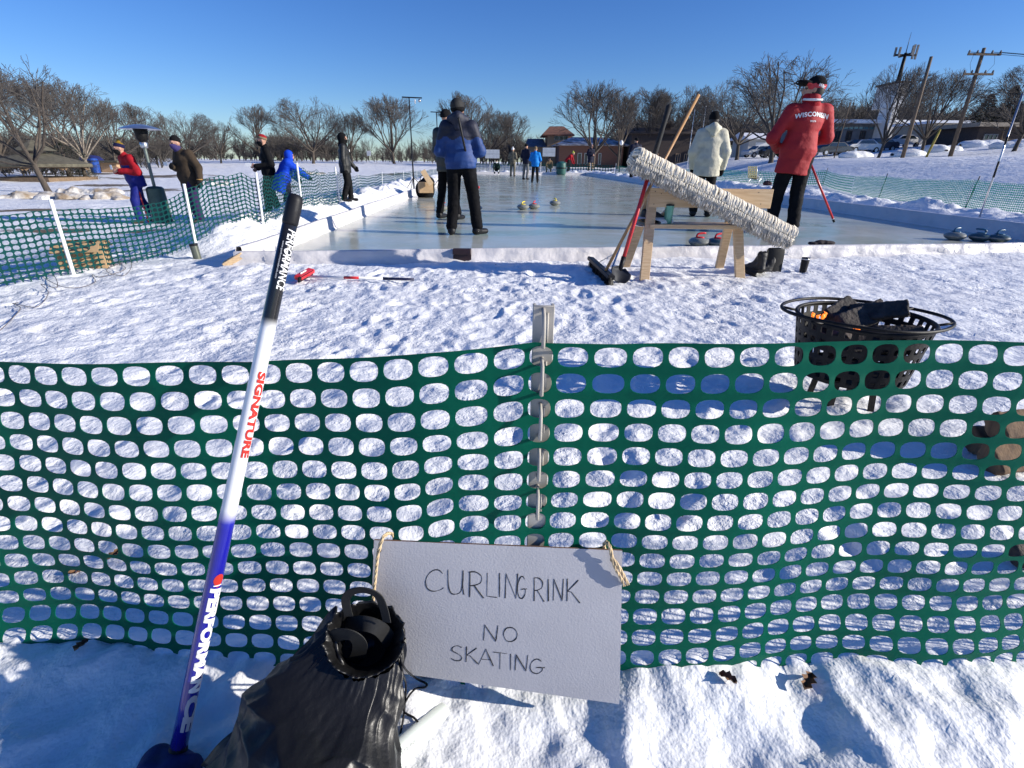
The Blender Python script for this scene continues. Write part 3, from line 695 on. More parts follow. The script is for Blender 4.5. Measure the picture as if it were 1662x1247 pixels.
no = put('net', me, nf); sol = no.modifiers.new('thick', 'SOLIDIFY'); sol.thickness = .0012; es = no.modifiers.new('crisp', 'EDGE_SPLIT'); es.split_angle = R_(50)
M['pvcpost'] = mat('grey_post', (0.43, 0.40, 0.35), 0.75, var=0.12, scale=20, spec=.2)
mb = MB(); pt = At(883, 496, .790); pb = Vector((At(862, 1120, .780).x, .780, -.15))
d = (pt - pb).normalized()
mb.beam(pb, pt, .034, .005, up=(0, -1, 0), bev=.001)
for sx in (-1, 1):
    o = Vector((.0145 * sx, .008, 0)); mb.beam(pb + o, pt + o, .005, .014, up=(0, -1, 0), bev=.001)
post = mb.build('post', M['pvcpost'], nf, 'auto')
for k in range(5):
    zc = pt.z - .035 - k * .082; c = pb + d * ((zc - pb.z) / d.z) + Vector((-.001, -.004, 0))
    mb = MB(); mb.tube([c + Vector((0, .002, .030)), c + Vector((0, -.026, .024)), c + Vector((0, -.030, 0)), c + Vector((0, -.026, -.024)), c + Vector((0, .002, -.03))], .0034, 6, flat=1.0)
    mb.tube([c + Vector((.007, 0, .024)), c + Vector((.007, -.003, -.024))], .002, 5)
    mb.build('hook', M['pvcpost'], post, True)
# ------------------------------------------------------------------ the handwritten board
TL, TR, BR, BL = At(607, 877, .762), At(1010, 894, .762), At(1005, 1143, .668), At(600, 1086, .700)
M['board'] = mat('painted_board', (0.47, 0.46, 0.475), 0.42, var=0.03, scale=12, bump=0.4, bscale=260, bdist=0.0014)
M['hardboard'] = mat('hardboard_edge', (0.16, 0.085, 0.05), 0.8, var=0.3, scale=60)
nrm = (TR - TL).cross(BL - TL).normalized()
if nrm.y > 0: nrm = -nrm
def bil(a, b): return TL * (1 - a) * (1 - b) + TR * a * (1 - b) + BR * a * b + BL * (1 - a) * b
nA, nB = 40, 24; V = []; 
for side in (0, 1):
    for i in range(nA + 1):
        for j in range(nB + 1):
            a, b = i / nA, j / nB
            e = .0014 * nz(b * 9 + side, i, .9, 71) if i in (0, nA) else 0
            e2 = .0012 * nz(a * 11, j, .9, 72) if j in (0, nB) else 0
            p = bil(a + float(e), b + float(e2)) + nrm * (.0 - side * .0048) + nrm * .004 * math.sin(a * 2.6) * math.sin(b * 3)
            V.append(p)
m1 = (nA + 1) * (nB + 1); Fc = []; mi = []
for side in (0, 1):
    for i in range(nA):
        for j in range(nB):
            a = side * m1 + i * (nB + 1) + j; f = [a, a + 1, a + nB + 2, a + nB + 1]
            Fc.append(f if side == 0 else f[::-1]); mi.append(side)
ring = [i * (nB + 1) for i in range(nA + 1)] + [nA * (nB + 1) + j for j in range(1, nB + 1)] + [i * (nB + 1) + nB for i in range(nA - 1, -1, -1)] + [j for j in range(nB - 1, 0, -1)]
for i in range(len(ring)):
    a, b = ring[i], ring[(i + 1) % len(ring)]; Fc.append([a, b, b + m1, a + m1]); mi.append(1)
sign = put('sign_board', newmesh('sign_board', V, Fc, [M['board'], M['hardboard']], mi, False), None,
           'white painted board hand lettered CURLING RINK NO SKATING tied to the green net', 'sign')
# strokes of the marker, x to the right, y up, in pixels of the photograph's board turned upright
STROKES = {
 'C': [[(.95, .85), (.75, 1), (.45, .98), (.15, .75), (.02, .42), (.12, .12), (.42, 0), (.8, .08), (1, .2)]],
 'U': [[(0, 1), (.03, .35), (.2, .04), (.5, 0), (.8, .12), (.92, .5), (.95, 1)], [(.95, .98), (.93, .3), (1.0, 0)]],
 'R': [[(.08, 1), (.06, 0)], [(0, .98), (.45, 1), (.85, .85), (.8, .6), (.4, .48), (.1, .45)], [(.35, .48), (1, 0)]],
 'L': [[(.1, 1), (.08, .02), (.9, 0)]],
 'I': [[(.5, 1), (.5, 0)]],
 'N': [[(.05, 0), (.12, 1), (.85, .02), (.98, 1.03)]],
 'G': [[(.9, .88), (.7, 1), (.4, .97), (.1, .7), (.02, .35), (.2, .05), (.6, -.02), (.95, .2), (.95, .42), (.5, .4)], [(.95, .42), (1.2, .44)]],
 'K': [[(.1, 1.02), (.05, 0)], [(.95, .98), (.1, .45), (.4, .42), (1.05, -.05)]],
 'O': [[(.5, 1), (.2, .9), (.02, .5), (.2, .08), (.55, 0), (.9, .25), (.97, .65), (.75, .95), (.45, 1)]],
 'S': [[(.9, .9), (.55, 1), (.15, .85), (.15, .62), (.6, .45), (.9, .25), (.75, .03), (.35, 0), (.02, .12)]],
 'A': [[(0, 0), (.5, 1), (1, 0)], [(.2, .36), (.85, .36)]],
 'T': [[(0, 1), (1, .97)], [(.5, .99), (.48, 0)]],
}
LET = [('C', 690, 925, 40, 34), ('U', 736, 927, 36, 36), ('R', 780, 930, 30, 36), ('L', 817, 931, 26, 33), ('I', 839, 932, 20, 34), ('N', 868, 932, 34, 36), ('G', 906, 934, 26, 36), ]
LET = [('C', 690, 926, 30, 34), ('U', 727, 926, 26, 38), ('R', 761, 929, 24, 40), ('L', 789, 931, 20, 37), ('I', 806, 931, 10, 37), ('N', 819, 932, 22, 38), ('G', 840, 936, 13, 33),
       ('R', 866, 938, 17, 36), ('I', 886, 940, 8, 34), ('N', 897, 940, 18, 33), ('K', 919, 940, 21, 34),
       ('N', 784, 1012, 25, 25), ('O', 817, 1015, 23, 22),
       ('S', 732, 1046, 20, 24), ('K', 756, 1048, 19, 24), ('A', 777, 1050, 24, 26), ('T', 801, 1055, 22, 26), ('I', 826, 1057, 6, 26), ('N', 835, 1058, 22, 25), ('G', 860, 1064, 20, 22)]
# the board's own plane, from the pixels where the marker ran
pn = nrm; p0 = bil(.5, .5)
def on_board(px, py):
    dd = ray(px, py); t = (p0 - CAM).dot(pn) / dd.dot(pn); return CAM + dd * t
SB = BVHTree.FromPolygons([v.co for v in sign.data.vertices], [list(p.vertices) for p in sign.data.polygons])
mb = MB()
for ch, lx, ly, lw, lh in LET:
    for st in STROKES[ch]:
        P = []
        for (a, b) in st:
            px = lx + a * lw; py = ly + (1 - b) * lh + (px - lx) * .055
            P.append(on_board(px, py))
        # round the polyline
        Q = []
        for i in range(len(P) - 1):
            a0, a1, a2, a3 = P[max(i - 1, 0)], P[i], P[i + 1], P[min(i + 2, len(P) - 1)]
            sharp = len(P) < 6
            for tt in np.linspace(0, 1, 5, endpoint=False):
                Q.append(a1.lerp(a2, tt) if sharp else 0.5 * ((2 * a1) + (a2 - a0) * tt + (2 * a0 - 5 * a1 + 4 * a2 - a3) * tt * tt + (3 * a1 - a0 - 3 * a2 + a3) * tt ** 3))
        Q.append(P[-1])
        # ride on the bowed face
        def lift(p):
            hit = SB.ray_cast(p + pn * .05, -pn)[0]
            return (hit if hit is not None else p) + pn * .0003
        mb.tube([lift(p) for p in Q], [.00095 * (1 + .35 * math.sin(k_ * .35 + lx) + .25 * random.uniform(-1, 1)) for k_ in range(len(Q))], 6, flat=.45, up=pn)
mb.build('lettering', M['ink'], sign, True)
def twisted(pts, r, name, parent):
    P = [Vector(p) for p in pts]; L = []
    for i in range(len(P) - 1):
        a0, a1, a2, a3 = P[max(i - 1, 0)], P[i], P[i + 1], P[min(i + 2, len(P) - 1)]
        for tt in np.linspace(0, 1, 12, endpoint=False):
            L.append(0.5 * ((2 * a1) + (a2 - a0) * tt + (2 * a0 - 5 * a1 + 4 * a2 - a3) * tt * tt + (3 * a1 - a0 - 3 * a2 + a3) * tt ** 3))
    L.append(P[-1]); mb = MB(); ds = 0
    for k in range(3):
        Q = []; ds = 0
        for i, p in enumerate(L):
            if i: ds += (p - L[i - 1]).length
            t = (L[min(i + 1, len(L) - 1)] - L[max(i - 1, 0)]).normalized(); a = t.orthogonal().normalized(); b = t.cross(a)
            an = ds / (r * 6.5) * 2 * math.pi * .5 + k * 2.094
            Q.append(p + (a * math.cos(an) + b * math.sin(an)) * r * .55)
        mb.tube(Q, r * .55, 6)
    return mb.build(name, M['rope'], parent, True)
def B_(px, py, lift=.006): return on_board(px, py) + pn * lift
for (px, py) in ((616, 893), (993, 908)):
    hole = MB(); c = B_(px, py, .0016); hole.tube([c, c + pn * .0006], .0042, 10); hole.build('tie_hole', M['ink'], sign)
twisted([B_(616, 893, .004), B_(619, 880, .008), B_(624, 869, .006), At(632, 866, .775), At(640, 872, .782), At(637, 884, .784)], .0034, 'rope', sign)
twisted([B_(615, 893, .004), B_(613, 912, .006), B_(611, 932, .006), B_(608, 962, .007), B_(607, 975, .008)], .0030, 'rope', sign)
twisted([B_(993, 908, .004), B_(991, 896, .008), B_(988, 884, .006), At(984, 880, .775), At(980, 886, .783), At(984, 898, .785)], .0034, 'rope', sign)
twisted([B_(993, 904, .005), B_(1001, 914, .008), B_(1008, 926, .007), B_(1013, 936, .006), B_(1018, 946, .006)], .0034, 'rope', sign)
twisted([B_(991, 903, .006), B_(998, 920, .009), B_(1006, 934, .009), B_(1012, 948, .006)], .0028, 'rope', sign)
# ------------------------------------------------------------------ lettering that lies on things
def text_mesh(body, size=1.0, bold=0.0, shear=0.0, spacing=1.0):
    cu = bpy.data.curves.new('txt', 'FONT'); cu.body = body; cu.size = size; cu.offset = bold; cu.shear = shear; cu.space_character = spacing
    cu.align_x = 'CENTER'; cu.align_y = 'CENTER'; cu.resolution_u = 3
    o = bpy.data.objects.new('txt', cu); C.objects.link(o); bpy.context.view_layer.update()
    dg = bpy.context.evaluated_depsgraph_get(); me = bpy.data.meshes.new_from_object(o.evaluated_get(dg))
    bpy.data.objects.remove(o); bpy.data.curves.remove(cu)
    return me
def cut_grid(me, step_x, step_y):
    bm = bmesh.new(); bm.from_mesh(me); xs = [v.co.x for v in bm.verts]; ys = [v.co.y for v in bm.verts]
    for ax, vals, st in ((0, xs, step_x), (1, ys, step_y)):
        if not st: continue
        t = math.floor(min(vals) / st) * st
        while t < max(vals):
            n = Vector((1, 0, 0)) if ax == 0 else Vector((0, 1, 0))
            bmesh.ops.bisect_plane(bm, geom=bm.verts[:] + bm.edges[:] + bm.faces[:], plane_co=n * t, plane_no=n); t += st
    bm.to_mesh(me); bm.free(); return me
def tube_text(body, a, axis_d, s_mid, length, cap, rad, facing, name, m, parent, bold=0.0, shear=0.0):
    """letters running down a tube that starts at a and runs along axis_d; `facing` is the side they centre on"""
    me = text_mesh(body, 1.0, bold, shear); V = np.array([v.co for v in me.vertices]); lo, hi = V.min(0), V.max(0)
    for v in me.vertices:
        v.co = Vector(((v.co.x - (lo[0] + hi[0]) / 2) / (hi[0] - lo[0]) * length, (v.co.y - (lo[1] + hi[1]) / 2) / (hi[1] - lo[1]) * cap, 0))
    cut_grid(me, 0, cap / 10)
    t = Vector(axis_d).normalized(); f = Vector(facing); f = (f - t * f.dot(t)).normalized(); sd = t.cross(f)      # letters' up
    for v in me.vertices:
        an = v.co.y / rad
        rr_ = rad_(s_mid - v.co.x) + (rad - BR_)
        v.co = Vector(a) + t * (s_mid - v.co.x) + (f * math.cos(an) + sd * math.sin(an)) * (rr_ + .0006)
    me.materials.append(m); me.update()
    return put(name, me, parent)
# ------------------------------------------------------------------ curling broom leaning on the net
BA = Vector((-.643, .614, .02)); BD = Vector((.219, .196, .736)).normalized(); BLN = 1.087
# solve the foot and the lean so that the shaft runs through its two ends
BA = G(285, 1236, .02); top = At(480, 319, BA.y + .268); BD = (top - BA).normalized(); BLN = (top - BA).length; BR_ = .0136
def s_at(py):
    lo, hi = 0, BLN
    for _ in range(40):
        m_ = (lo + hi) / 2
        if px_of(BA + BD * m_)[1] > py: lo = m_
        else: hi = m_
    return lo
s_bw, s_wb = s_at(524), s_at(836)
def shaft_material():
    m = bpy.data.materials.new('broom_shaft'); m.use_nodes = True; t = m.node_tree; p = t.nodes['Principled BSDF']; L = t.links.new; N = t.nodes.new
    tc = N('ShaderNodeTexCoord'); vm = N('ShaderNodeVectorMath'); vm.operation = 'SUBTRACT'; vm.inputs[1].default_value = tuple(BA); L(tc.outputs['Object'], vm.inputs[0])
    dt = N('ShaderNodeVectorMath'); dt.operation = 'DOT_PRODUCT'; dt.inputs[1].default_value = tuple(BD); L(vm.outputs[0], dt.inputs[0])
    mr = N('ShaderNodeMapRange'); mr.inputs[2].default_value = BLN; L(dt.outputs['Value'], mr.inputs[0])
    cr = N('ShaderNodeValToRGB'); e = cr.color_ramp
    e.elements[0].position = 0; e.elements[0].color = (.010, .010, .24, 1); e.elements[1].position = s_wb / BLN - .022; e.elements[1].color = (.012, .012, .30, 1)
    for pos, c in ((s_wb / BLN - .010, (.015, .02, .36, 1)), (s_wb / BLN + .013, (.8, .8, .8, 1)), (s_bw / BLN - .008, (.8, .8, .8, 1)), (s_bw / BLN + .008, (.012, .012, .013, 1))):
        k = e.elements.new(pos); k.color = c
    L(mr.outputs[0], cr.inputs[0]); L(cr.outputs[0], p.inputs['Base Color']); p.inputs['Roughness'].default_value = .22; p.inputs['Coat Weight'].default_value = .4; p.inputs['Coat Roughness'].default_value = .05
    return m
broom = empty('curling_broom', BA, 0, 'curling broom with a black, white and blue lettered shaft leaning upright against the near net', 'broom')
def rad_(s): return .0146 - .0034 * s / BLN
mb = MB(); mb.tube([BA + BD * (BLN - .012) * k / 8 for k in range(9)], [rad_((BLN - .012) * k / 8) for k in range(9)], 28); mb.build('shaft', shaft_material(), broom, True)
mb = MB(); e0 = BA + BD * (BLN - .045); mb.tube([e0, e0 + BD * .004, e0 + BD * .038, e0 + BD * .046, e0 + BD * .048], [rad_(BLN) + .0003, rad_(BLN) + .0011, rad_(BLN) + .0011, rad_(BLN) - .001, rad_(BLN) - .005], 28)
mb.build('end_cap', M['black'], broom, True)
fcg = Vector((.10, -.9, .35)); fcg2 = Vector((.93, -.52, .25))
M['wl'] = mat('white_lettering', (.82, .82, .82), .4, var=.02); M['rl'] = mat('red_lettering', (.50, .03, .02), .4, var=.02); M['gl'] = mat('silver_lettering', (.45, .46, .50), .35, var=.05)
def seg(y0, y1): a, b = s_at(y0), s_at(y1); return (a + b) / 2, abs(a - b)
sm_, ln = seg(372, 470); tube_text('PERFORMANCE', BA, BD, sm_, ln, .0165, BR_, fcg2, 'lettering', M['wl'], broom, .015, .25)
sm_, ln = seg(392, 452); tube_text('www.performancebrush.com', BA, BD, sm_, ln, .0042, BR_, fcg, 'lettering', M['wl'], broom)
sm_, ln = seg(600, 740); tube_text('SIGNATURE', BA, BD, sm_, ln, .0150, BR_, fcg2, 'lettering', M['rl'], broom, .05, .1)
a_, b_ = s_at(948), s_at(1118); tube_text('PERFORMAN', BA, BD, (a_ + b_) / 2, a_ - b_, .0215, BR_, fcg2, 'lettering', M['wl'], broom, .06, .12)
a_, b_ = s_at(1121), s_at(1182); tube_text('CE', BA, BD, (a_ + b_) / 2, a_ - b_, .0215, BR_, fcg2, 'lettering', M['gl'], broom, .06, .12)
def tube_patch(s0, s1, half, facing, m, name, rad, shape=None):
    t = BD; f = Vector(facing); f = (f - t * f.dot(t)).normalized(); sd = f.cross(t); V = np.zeros((13, 13, 3))
    for i in range(13):
        for j in range(13):
            a, b = i / 12 * 2 - 1, j / 12 * 2 - 1
            wv = shape(a) if shape else 1
            an = b * half * wv; ss_ = s0 + (s1 - s0) * i / 12; V[i, j] = BA + t * ss_ + (f * math.cos(an) + sd * math.sin(an)) * (rad_(ss_) + rad - BR_)
    return put(name, gridmesh(name, V, [m]), broom)
tube_patch(s_at(346), s_at(331), 1.5, fcg, M['white'], 'sticker', BR_ + .0007)
sm_, ln = seg(333.5, 343.5); tube_text('ELGC', BA, BD, sm_, ln * .9, .010, BR_ + .0005, fcg2, 'lettering', M['ink'], broom)
tube_patch(s_at(947), s_at(926), .62, fcg2, M['rl'], 'emblem', BR_ + .0006, lambda a: math.sqrt(max(0, 1 - a * a * .96)) * (1 - .35 * (a < 0) * -a))
tube_patch(s_at(945), s_at(943.4), .5, fcg2, M['wl'], 'emblem', BR_ + .0009)
mb = MB(); hc = BA + Vector((-.01, 0, .0))
M['padblue'] = mat('blue_brush_fabric', (.008, .016, .10), .7, var=.3, scale=40, bump=.3, bscale=200, bdist=.002)
hq = G(250, 1240, .030); hq2 = G(300, 1252, .026)
F = Field(.02); F.cap(hq, hq2, .030, None, 0, side=(0, 1, 0), k=.8)
F.mod = lambda P, d: d + .008 * (np.abs(wr3(P, 22, 2)) * 2 - .4); put('brush_head', F.mesh('brush_head', .004, [M['padblue']]), broom)
mb = MB(); mb.tube([BA - BD * .04, BA + BD * .02, BA + BD * .04], [.018, .017, .0142], 16); mb.build('swivel_joint', M['black'], broom, True)
# ------------------------------------------------------------------ black drawstring bag
M['nylon'] = mat('black_nylon', (.0055, .0055, .006), .40, var=.3, scale=5, bump=.35, bscale=40, bdist=.006, spec=.45)
M['webbing'] = mat('black_webbing', (.012, .012, .012), .7, var=.3, scale=200, stretch=(1, 1, 6))
M['lining'] = mat('bag_lining', (.008, .008, .009), .7, var=.2, scale=30)
OPc = At(583, 1052, .735); BTc = Vector((-.40, .56, .045))
OPc = At(592, 1040, .655); BTc = Vector((-.385, .435, .03))
def AB(px, py, Y): return At(px, py, Y - .078)
axv = (OPc - BTc); ax_n = axv.normalized(); mo_n = Vector((.22, -.50, .84)).normalized()
sx_ = Vector((1, 0, 0)); sx_ = (sx_ - mo_n * sx_.dot(mo_n)).normalized(); sy_ = mo_n.cross(sx_)
nU, nT = 300, 130
V = np.zeros((nT, nU + 1, 3))
rs = np.random.RandomState(5); ph = rs.uniform(0, 6.28, 6)
for i in range(nT):
    t = i / (nT - 1)                                    # 0 bottom .. 1 mouth
    cen = BTc + axv * t + Vector((.02, .015, .02)) * math.sin(t * math.pi)
    n_ = Vector((.30, .25, .9)).lerp(mo_n, float(sm(.45, 1, t))).normalized(); ex = Vector((1, 0, 0)); ex = (ex - n_ * ex.dot(n_)).normalized(); ey = n_.cross(ex)
    rx = np.interp(t, [0, .06, .2, .45, .7, .9, 1.0], [.05, .110, .134, .122, .094, .072, .062]); ry = np.interp(t, [0, .06, .2, .5, .75, .92, 1.0], [.04, .09, .105, .100, .082, .062, .055])
    amp = np.interp(t, [0, .3, .7, .92, 1], [.008, .012, .013, .0085, .005])
    for j in range(nU + 1):
        a = 2 * math.pi * j / nU
        ca_, sa_ = math.cos(a), math.sin(a); wp = .5 * float(noise3(ca_ * 1.5, sa_ * 1.5, t * 3))
        g1 = 1 - 3.0 * abs(float(noise3(ca_ * 3.0 + wp, sa_ * 3.0, t * 1.5))); g2 = 1 - 3.0 * abs(float(noise3(ca_ * 7 + wp, sa_ * 7, t * 2.0 + 5)))
        fold = g1 * np.interp(t, [0, .4, .75, 1], [.0, .1, .8, .8]) + g2 * np.interp(t, [0, .76, .9, 1], [0, .0, .7, 1.3]) + 3.0 * float(noise3(ca_ * 1.1 + 2, sa_ * 1.1, t * 2.6 + 3)) * (1 - t * .6)
        r = 1 + fold * amp / rx
        p = cen + ex * ca_ * rx * r + ey * sa_ * ry * r
        q_ = p + Vector((float(noise3(p.x * 7, p.y * 7, p.z * 7)), float(noise3(p.x * 7 + 9, p.y * 7, p.z * 7)), float(noise3(p.x * 7, p.y * 7 + 9, p.z * 7)))) * .05
        def rdg(f, s_): return max(0, 1 - 2.6 * abs(float(noise3(q_.x * f, q_.y * f + s_, q_.z * f * .8)))) ** 1.6
        cz = (.030 * rdg(4.2, 0) + .020 * rdg(9, 3) + .009 * rdg(19, 7) - .020) * min(1, (1 - t) * 3.5); p += (ex * ca_ + ey * sa_) * cz
        p.z = max(p.z, -.01)
        V[i, j] = p
bag = empty('drawstring_bag', (BTc.x, BTc.y, 0), 0, 'black nylon drawstring bag slumped open in front of the handwritten board', 'bag')
bo = put('bag_body', gridmesh('bag_body', V, [M['nylon']]), bag)
# gathered collar standing above the cinched mouth, its edge ruffled, then down inside
V = np.zeros((12, nU + 1, 3)); mouth = BTc + axv
for i in range(12):
    t = i / 11
    for j in range(nU + 1):
        a = 2 * math.pi * j / nU
        ruf = 1.6 * float(noise3(math.cos(a) * 8, math.sin(a) * 8, 2.2)) + 1.2 * float(noise3(math.cos(a) * 4, math.sin(a) * 4, 7.2 + t))
        rad = np.interp(t, [0, .35, .6, .75, 1], [.064, .070, .069, .056, .034]); up_ = .014 + .020 * max(0, math.sin(a)) + .016 * float(noise3(math.cos(a) * 2.2, math.sin(a) * 2.2, 9)); hg = np.interp(t, [0, .35, .6, .75, 1], [-.006, up_, up_ + .002, .0, -.09])
        hg += .006 * ruf if .3 < t < .7 else 0
        rr = rad + .0055 * ruf * (1 - t)
        V[i, j] = mouth + sx_ * math.cos(a) * rr + sy_ * math.sin(a) * rr * .84 + mo_n * hg
put('bag_collar', gridmesh('bag_collar', V, [M['nylon']]), bag)
V = np.zeros((4, 41, 3))
for i in range(4):
    for j in range(41):
        a = 2 * math.pi * j / 40; V[i, j] = mouth - mo_n * (.055 + .012 * i) + (sx_ * math.cos(a) + sy_ * math.sin(a) * .84) * .062 * (1 - i / 3)
put('lining', gridmesh('lining', V, [M['lining']]), bag)
def strap(pts, wdt, thick, name, m, parent, up=(0, -1, .3)):
    P = [Vector(p) for p in pts]; L = []
    for i in range(len(P) - 1):
        a0, a1, a2, a3 = P[max(i - 1, 0)], P[i], P[i + 1], P[min(i + 2, len(P) - 1)]
        for tt in np.linspace(0, 1, 10, endpoint=False):
            L.append(0.5 * ((2 * a1) + (a2 - a0) * tt + (2 * a0 - 5 * a1 + 4 * a2 - a3) * tt * tt + (3 * a1 - a0 - 3 * a2 + a3) * tt ** 3))
    L.append(P[-1]); mb = MB(); V = []; ref = Vector(up)
    for i, p in enumerate(L):
        t = (L[min(i + 1, len(L) - 1)] - L[max(i - 1, 0)]).normalized(); a = (ref - t * ref.dot(t)).normalized(); b = t.cross(a); ref = a
        V += [p + b * wdt * .5 + a * thick * .5, p - b * wdt * .5 + a * thick * .5, p - b * wdt * .5 - a * thick * .5, p + b * wdt * .5 - a * thick * .5]
    n = len(L); mb.add(V, [[i * 4 + k, i * 4 + (k + 1) % 4, i * 4 + 4 + (k + 1) % 4, i * 4 + 4 + k] for i in range(n - 1) for k in range(4)] + [[3, 2, 1, 0], [4 * n - 4, 4 * n - 3, 4 * n - 2, 4 * n - 1]]); return mb.build(name, m, parent, 'auto')
strap([AB(566, 1000, .745), AB(561, 975, .742), AB(569, 962, .738), AB(590, 958, .735), AB(612, 966, .735), AB(622, 985, .737), AB(628, 1010, .74)], .015, .002, 'carry_loop', M['webbing'], bag, up=(0, -1, .5))
strap([AB(534, 1040, .735), AB(550, 1030, .725), AB(572, 1032, .72), AB(584, 1046, .725), AB(580, 1066, .735), AB(566, 1082, .75)], .026, .002, 'shoulder_strap', M['webbing'], bag, up=(.3, -1, .6))
strap([AB(560, 1015, .76), AB(590, 1012, .745), AB(618, 1022, .745), AB(636, 1045, .76)], .026, .002, 'shoulder_strap', M['webbing'], bag, up=(0, -1, .8))
# slack back panel falling to the left, behind
V = np.zeros((24, 40, 3))
for i in range(24):
    for j in range(40):
        s, t = i / 23, j / 39
        p = AB(548 - 190 * t - 30 * t * t, 985 + 250 * t + 25 * s, .775 - .13 * t).lerp(AB(560 - 60 * t, 1075 + 180 * t, .71 - .10 * t), s)
        p += Vector((0, -.014 * math.sin(s * 3.1), .006 * math.sin(s * 9 + t * 5) + .004 * math.sin(t * 23 + s * 4)))
        p.z = max(p.z, .012)
        V[i, j] = p
po = put('back_panel', gridmesh('back_panel', V, [M['nylon']]), bag); sol = po.modifiers.new('thick', 'SOLIDIFY'); sol.thickness = .006
def cord(pts, r, m, name, parent=None, **kw):
    P = [Vector(p) for p in pts]; L = []
    for i in range(len(P) - 1):
        a0, a1, a2, a3 = P[max(i - 1, 0)], P[i], P[i + 1], P[min(i + 2, len(P) - 1)]
        for tt in np.linspace(0, 1, 8, endpoint=False):
            L.append(0.5 * ((2 * a1) + (a2 - a0) * tt + (2 * a0 - 5 * a1 + 4 * a2 - a3) * tt * tt + (3 * a1 - a0 - 3 * a2 + a3) * tt ** 3))
    L.append(P[-1]); mb = MB(); mb.tube(L, r, 6); return mb.build(name, m, parent, True, **kw)
def gpx(px, py, l=.006): p = Gs(px, py); p.z += l; return p
cord([AB(648, 1062, .72), AB(657, 1085, .715), gpx(676, 1112, .02), gpx(692, 1113), gpx(690, 1119), gpx(674, 1122), gpx(660, 1140), gpx(656, 1158), gpx(674, 1170), gpx(679, 1184), gpx(660, 1213), gpx(640, 1236)], .0021, M['black'], 'draw_cord', bag)
cord([AB(650, 1068, .72), AB(654, 1095, .71), gpx(660, 1125, .02), gpx(655, 1170), gpx(646, 1214), gpx(648, 1245)], .0021, M['black'], 'draw_cord', bag)
# ------------------------------------------------------------------ white plastic pipe in the snow
pa, pb_ = G(600, 1262, .035), G(722, 1158, .018)
pipe = MB(); pd = (pb_ - pa); pipe.tube([pa - pd * .8, pb_], .0235, 24)
M['pvc'] = mat('white_pvc', (.72, .77, .72), .35, var=.03)
pp = pipe.build('pvc_pipe', M['pvc'], None, True, label='white plastic pipe half sunk in the snow below the handwritten board', cat='pipe')
t0 = text_mesh('PVC  02-02  PVC', .0085); Vx = pd.normalized(); fz = Vector((-.5, -.5, .8)); fz = (fz - Vx * fz.dot(Vx)).normalized(); Vy = fz.cross(Vx)
if Vy.dot(Vector((0, 0, 1))) < 0: pass
for v_ in t0.vertices:
    an = v_.co.y / .0235 - .75; v_.co = pa + pd * .36 + Vx * v_.co.x + (fz * math.cos(an) + Vy * math.sin(an)) * .0239
t0.materials.append(mat('faint_print', (.30, .30, .30), .5)); put('printing', t0, pp)
# ------------------------------------------------------------------ oval fire basket
BZ = Vector((0, 0, 0)); p_ = G(1372, 655); BZc = Vector((p_.x + .02, p_.y, 0)); BZ0 = h(BZc.x, BZc.y)
rimz = .415
c_ = At(1402, 514, BZc.y + .04); BX, BY = c_.x, BZc.y + .04
fb = empty('fire_basket', (BX, BY, BZ0), 0, 'black oval iron fire basket with burning logs standing on the snow behind the near net', 'fire basket')
def oval(t, rx, ry, z): return Vector((BX + rx * math.cos(t), BY + ry * math.sin(t), z))
RX, RY = .272, .27
nc, nr = 34, 5
uv, q = net_arrays(nc, nr, 1, 1, .52, .52, 8, 12)
tt = uv[:, 0] / nc * 2 * math.pi; vv = uv[:, 1] / nr
zb = .15
rxx = RX - .045 * vv; ryy = RY - .04 * vv
V = np.stack([BX + rxx * np.cos(tt), BY + ryy * np.sin(tt), rimz - (rimz - zb) * vv], -1)
bk = put('basket_wall', newmesh('basket_wall', V, q, [M['blackmetal']], None, False), fb); so = bk.modifiers.new('t', 'SOLIDIFY'); so.thickness = .004; so.offset = 0
mb = MB(); n = 48
V = [oval(i * 2 * math.pi / n, RX - .046, RY - .041, zb) for i in range(n)] + [oval(i * 2 * math.pi / n, .12, .10, zb - .02) for i in range(n)]
mb.add(V, [[i, (i + 1) % n, n + (i + 1) % n, n + i] for i in range(n)] + [list(range(n, 2 * n))]); bb = mb.build('basket_floor', M['blackmetal'], fb, True); so = bb.modifiers.new('t', 'SOLIDIFY'); so.thickness = .005
mb = MB(); mb.tube([oval(i * 2 * math.pi / 60, RX, RY, rimz) for i in range(60)], .0085, 8, closed=True); mb.build('rim', M['blackmetal'], fb, True)
mb = MB(); mb.tube([oval(i * 2 * math.pi / 60, RX + .085 * abs(math.cos(i * 2 * math.pi / 60)) ** 1.5 + .004, RY + .012, rimz + .018 - .01 * math.cos(i * 2 * math.pi / 60)) for i in range(60)], .0075, 8, closed=True)
for a in (.45, -.45, math.pi - .45, math.pi + .45):
    mb.tube([oval(a, RX, RY, rimz), oval(a, RX + .07, RY + .012, rimz + .012)], .006, 6)
mb.build('handle_ring', M['blackmetal'], fb, True)
for sx in (-1, 1):
    for sy in (-1, 1):
        mb = MB(); a = Vector((BX + sx * .085, BY + sy * .075, zb)); mb.beam(a, (a.x + sx * .015, a.y + sy * .015, h(a.x, a.y) - .03), .026, .010, up=(0, 1, 0)); mb.build('leg', M['blackmetal'], fb)
M['char'] = mat('charred_wood', (.018, .016, .015), .85, col2=(.075, .06, .05), scale=18, bump=.8, bscale=45, bdist=.012)
M['bark'] = mat('bark', (.11, .075, .05), .9, col2=(.045, .03, .022), scale=14, stretch=(3, 3, .7), bump=.8, bscale=30, bdist=.012)
M['cutwood'] = mat('split_wood', (.20, .12, .06), .85, col2=(.09, .05, .028), scale=8, stretch=(4, 4, 1), bump=.4, bscale=30, bdist=.005)
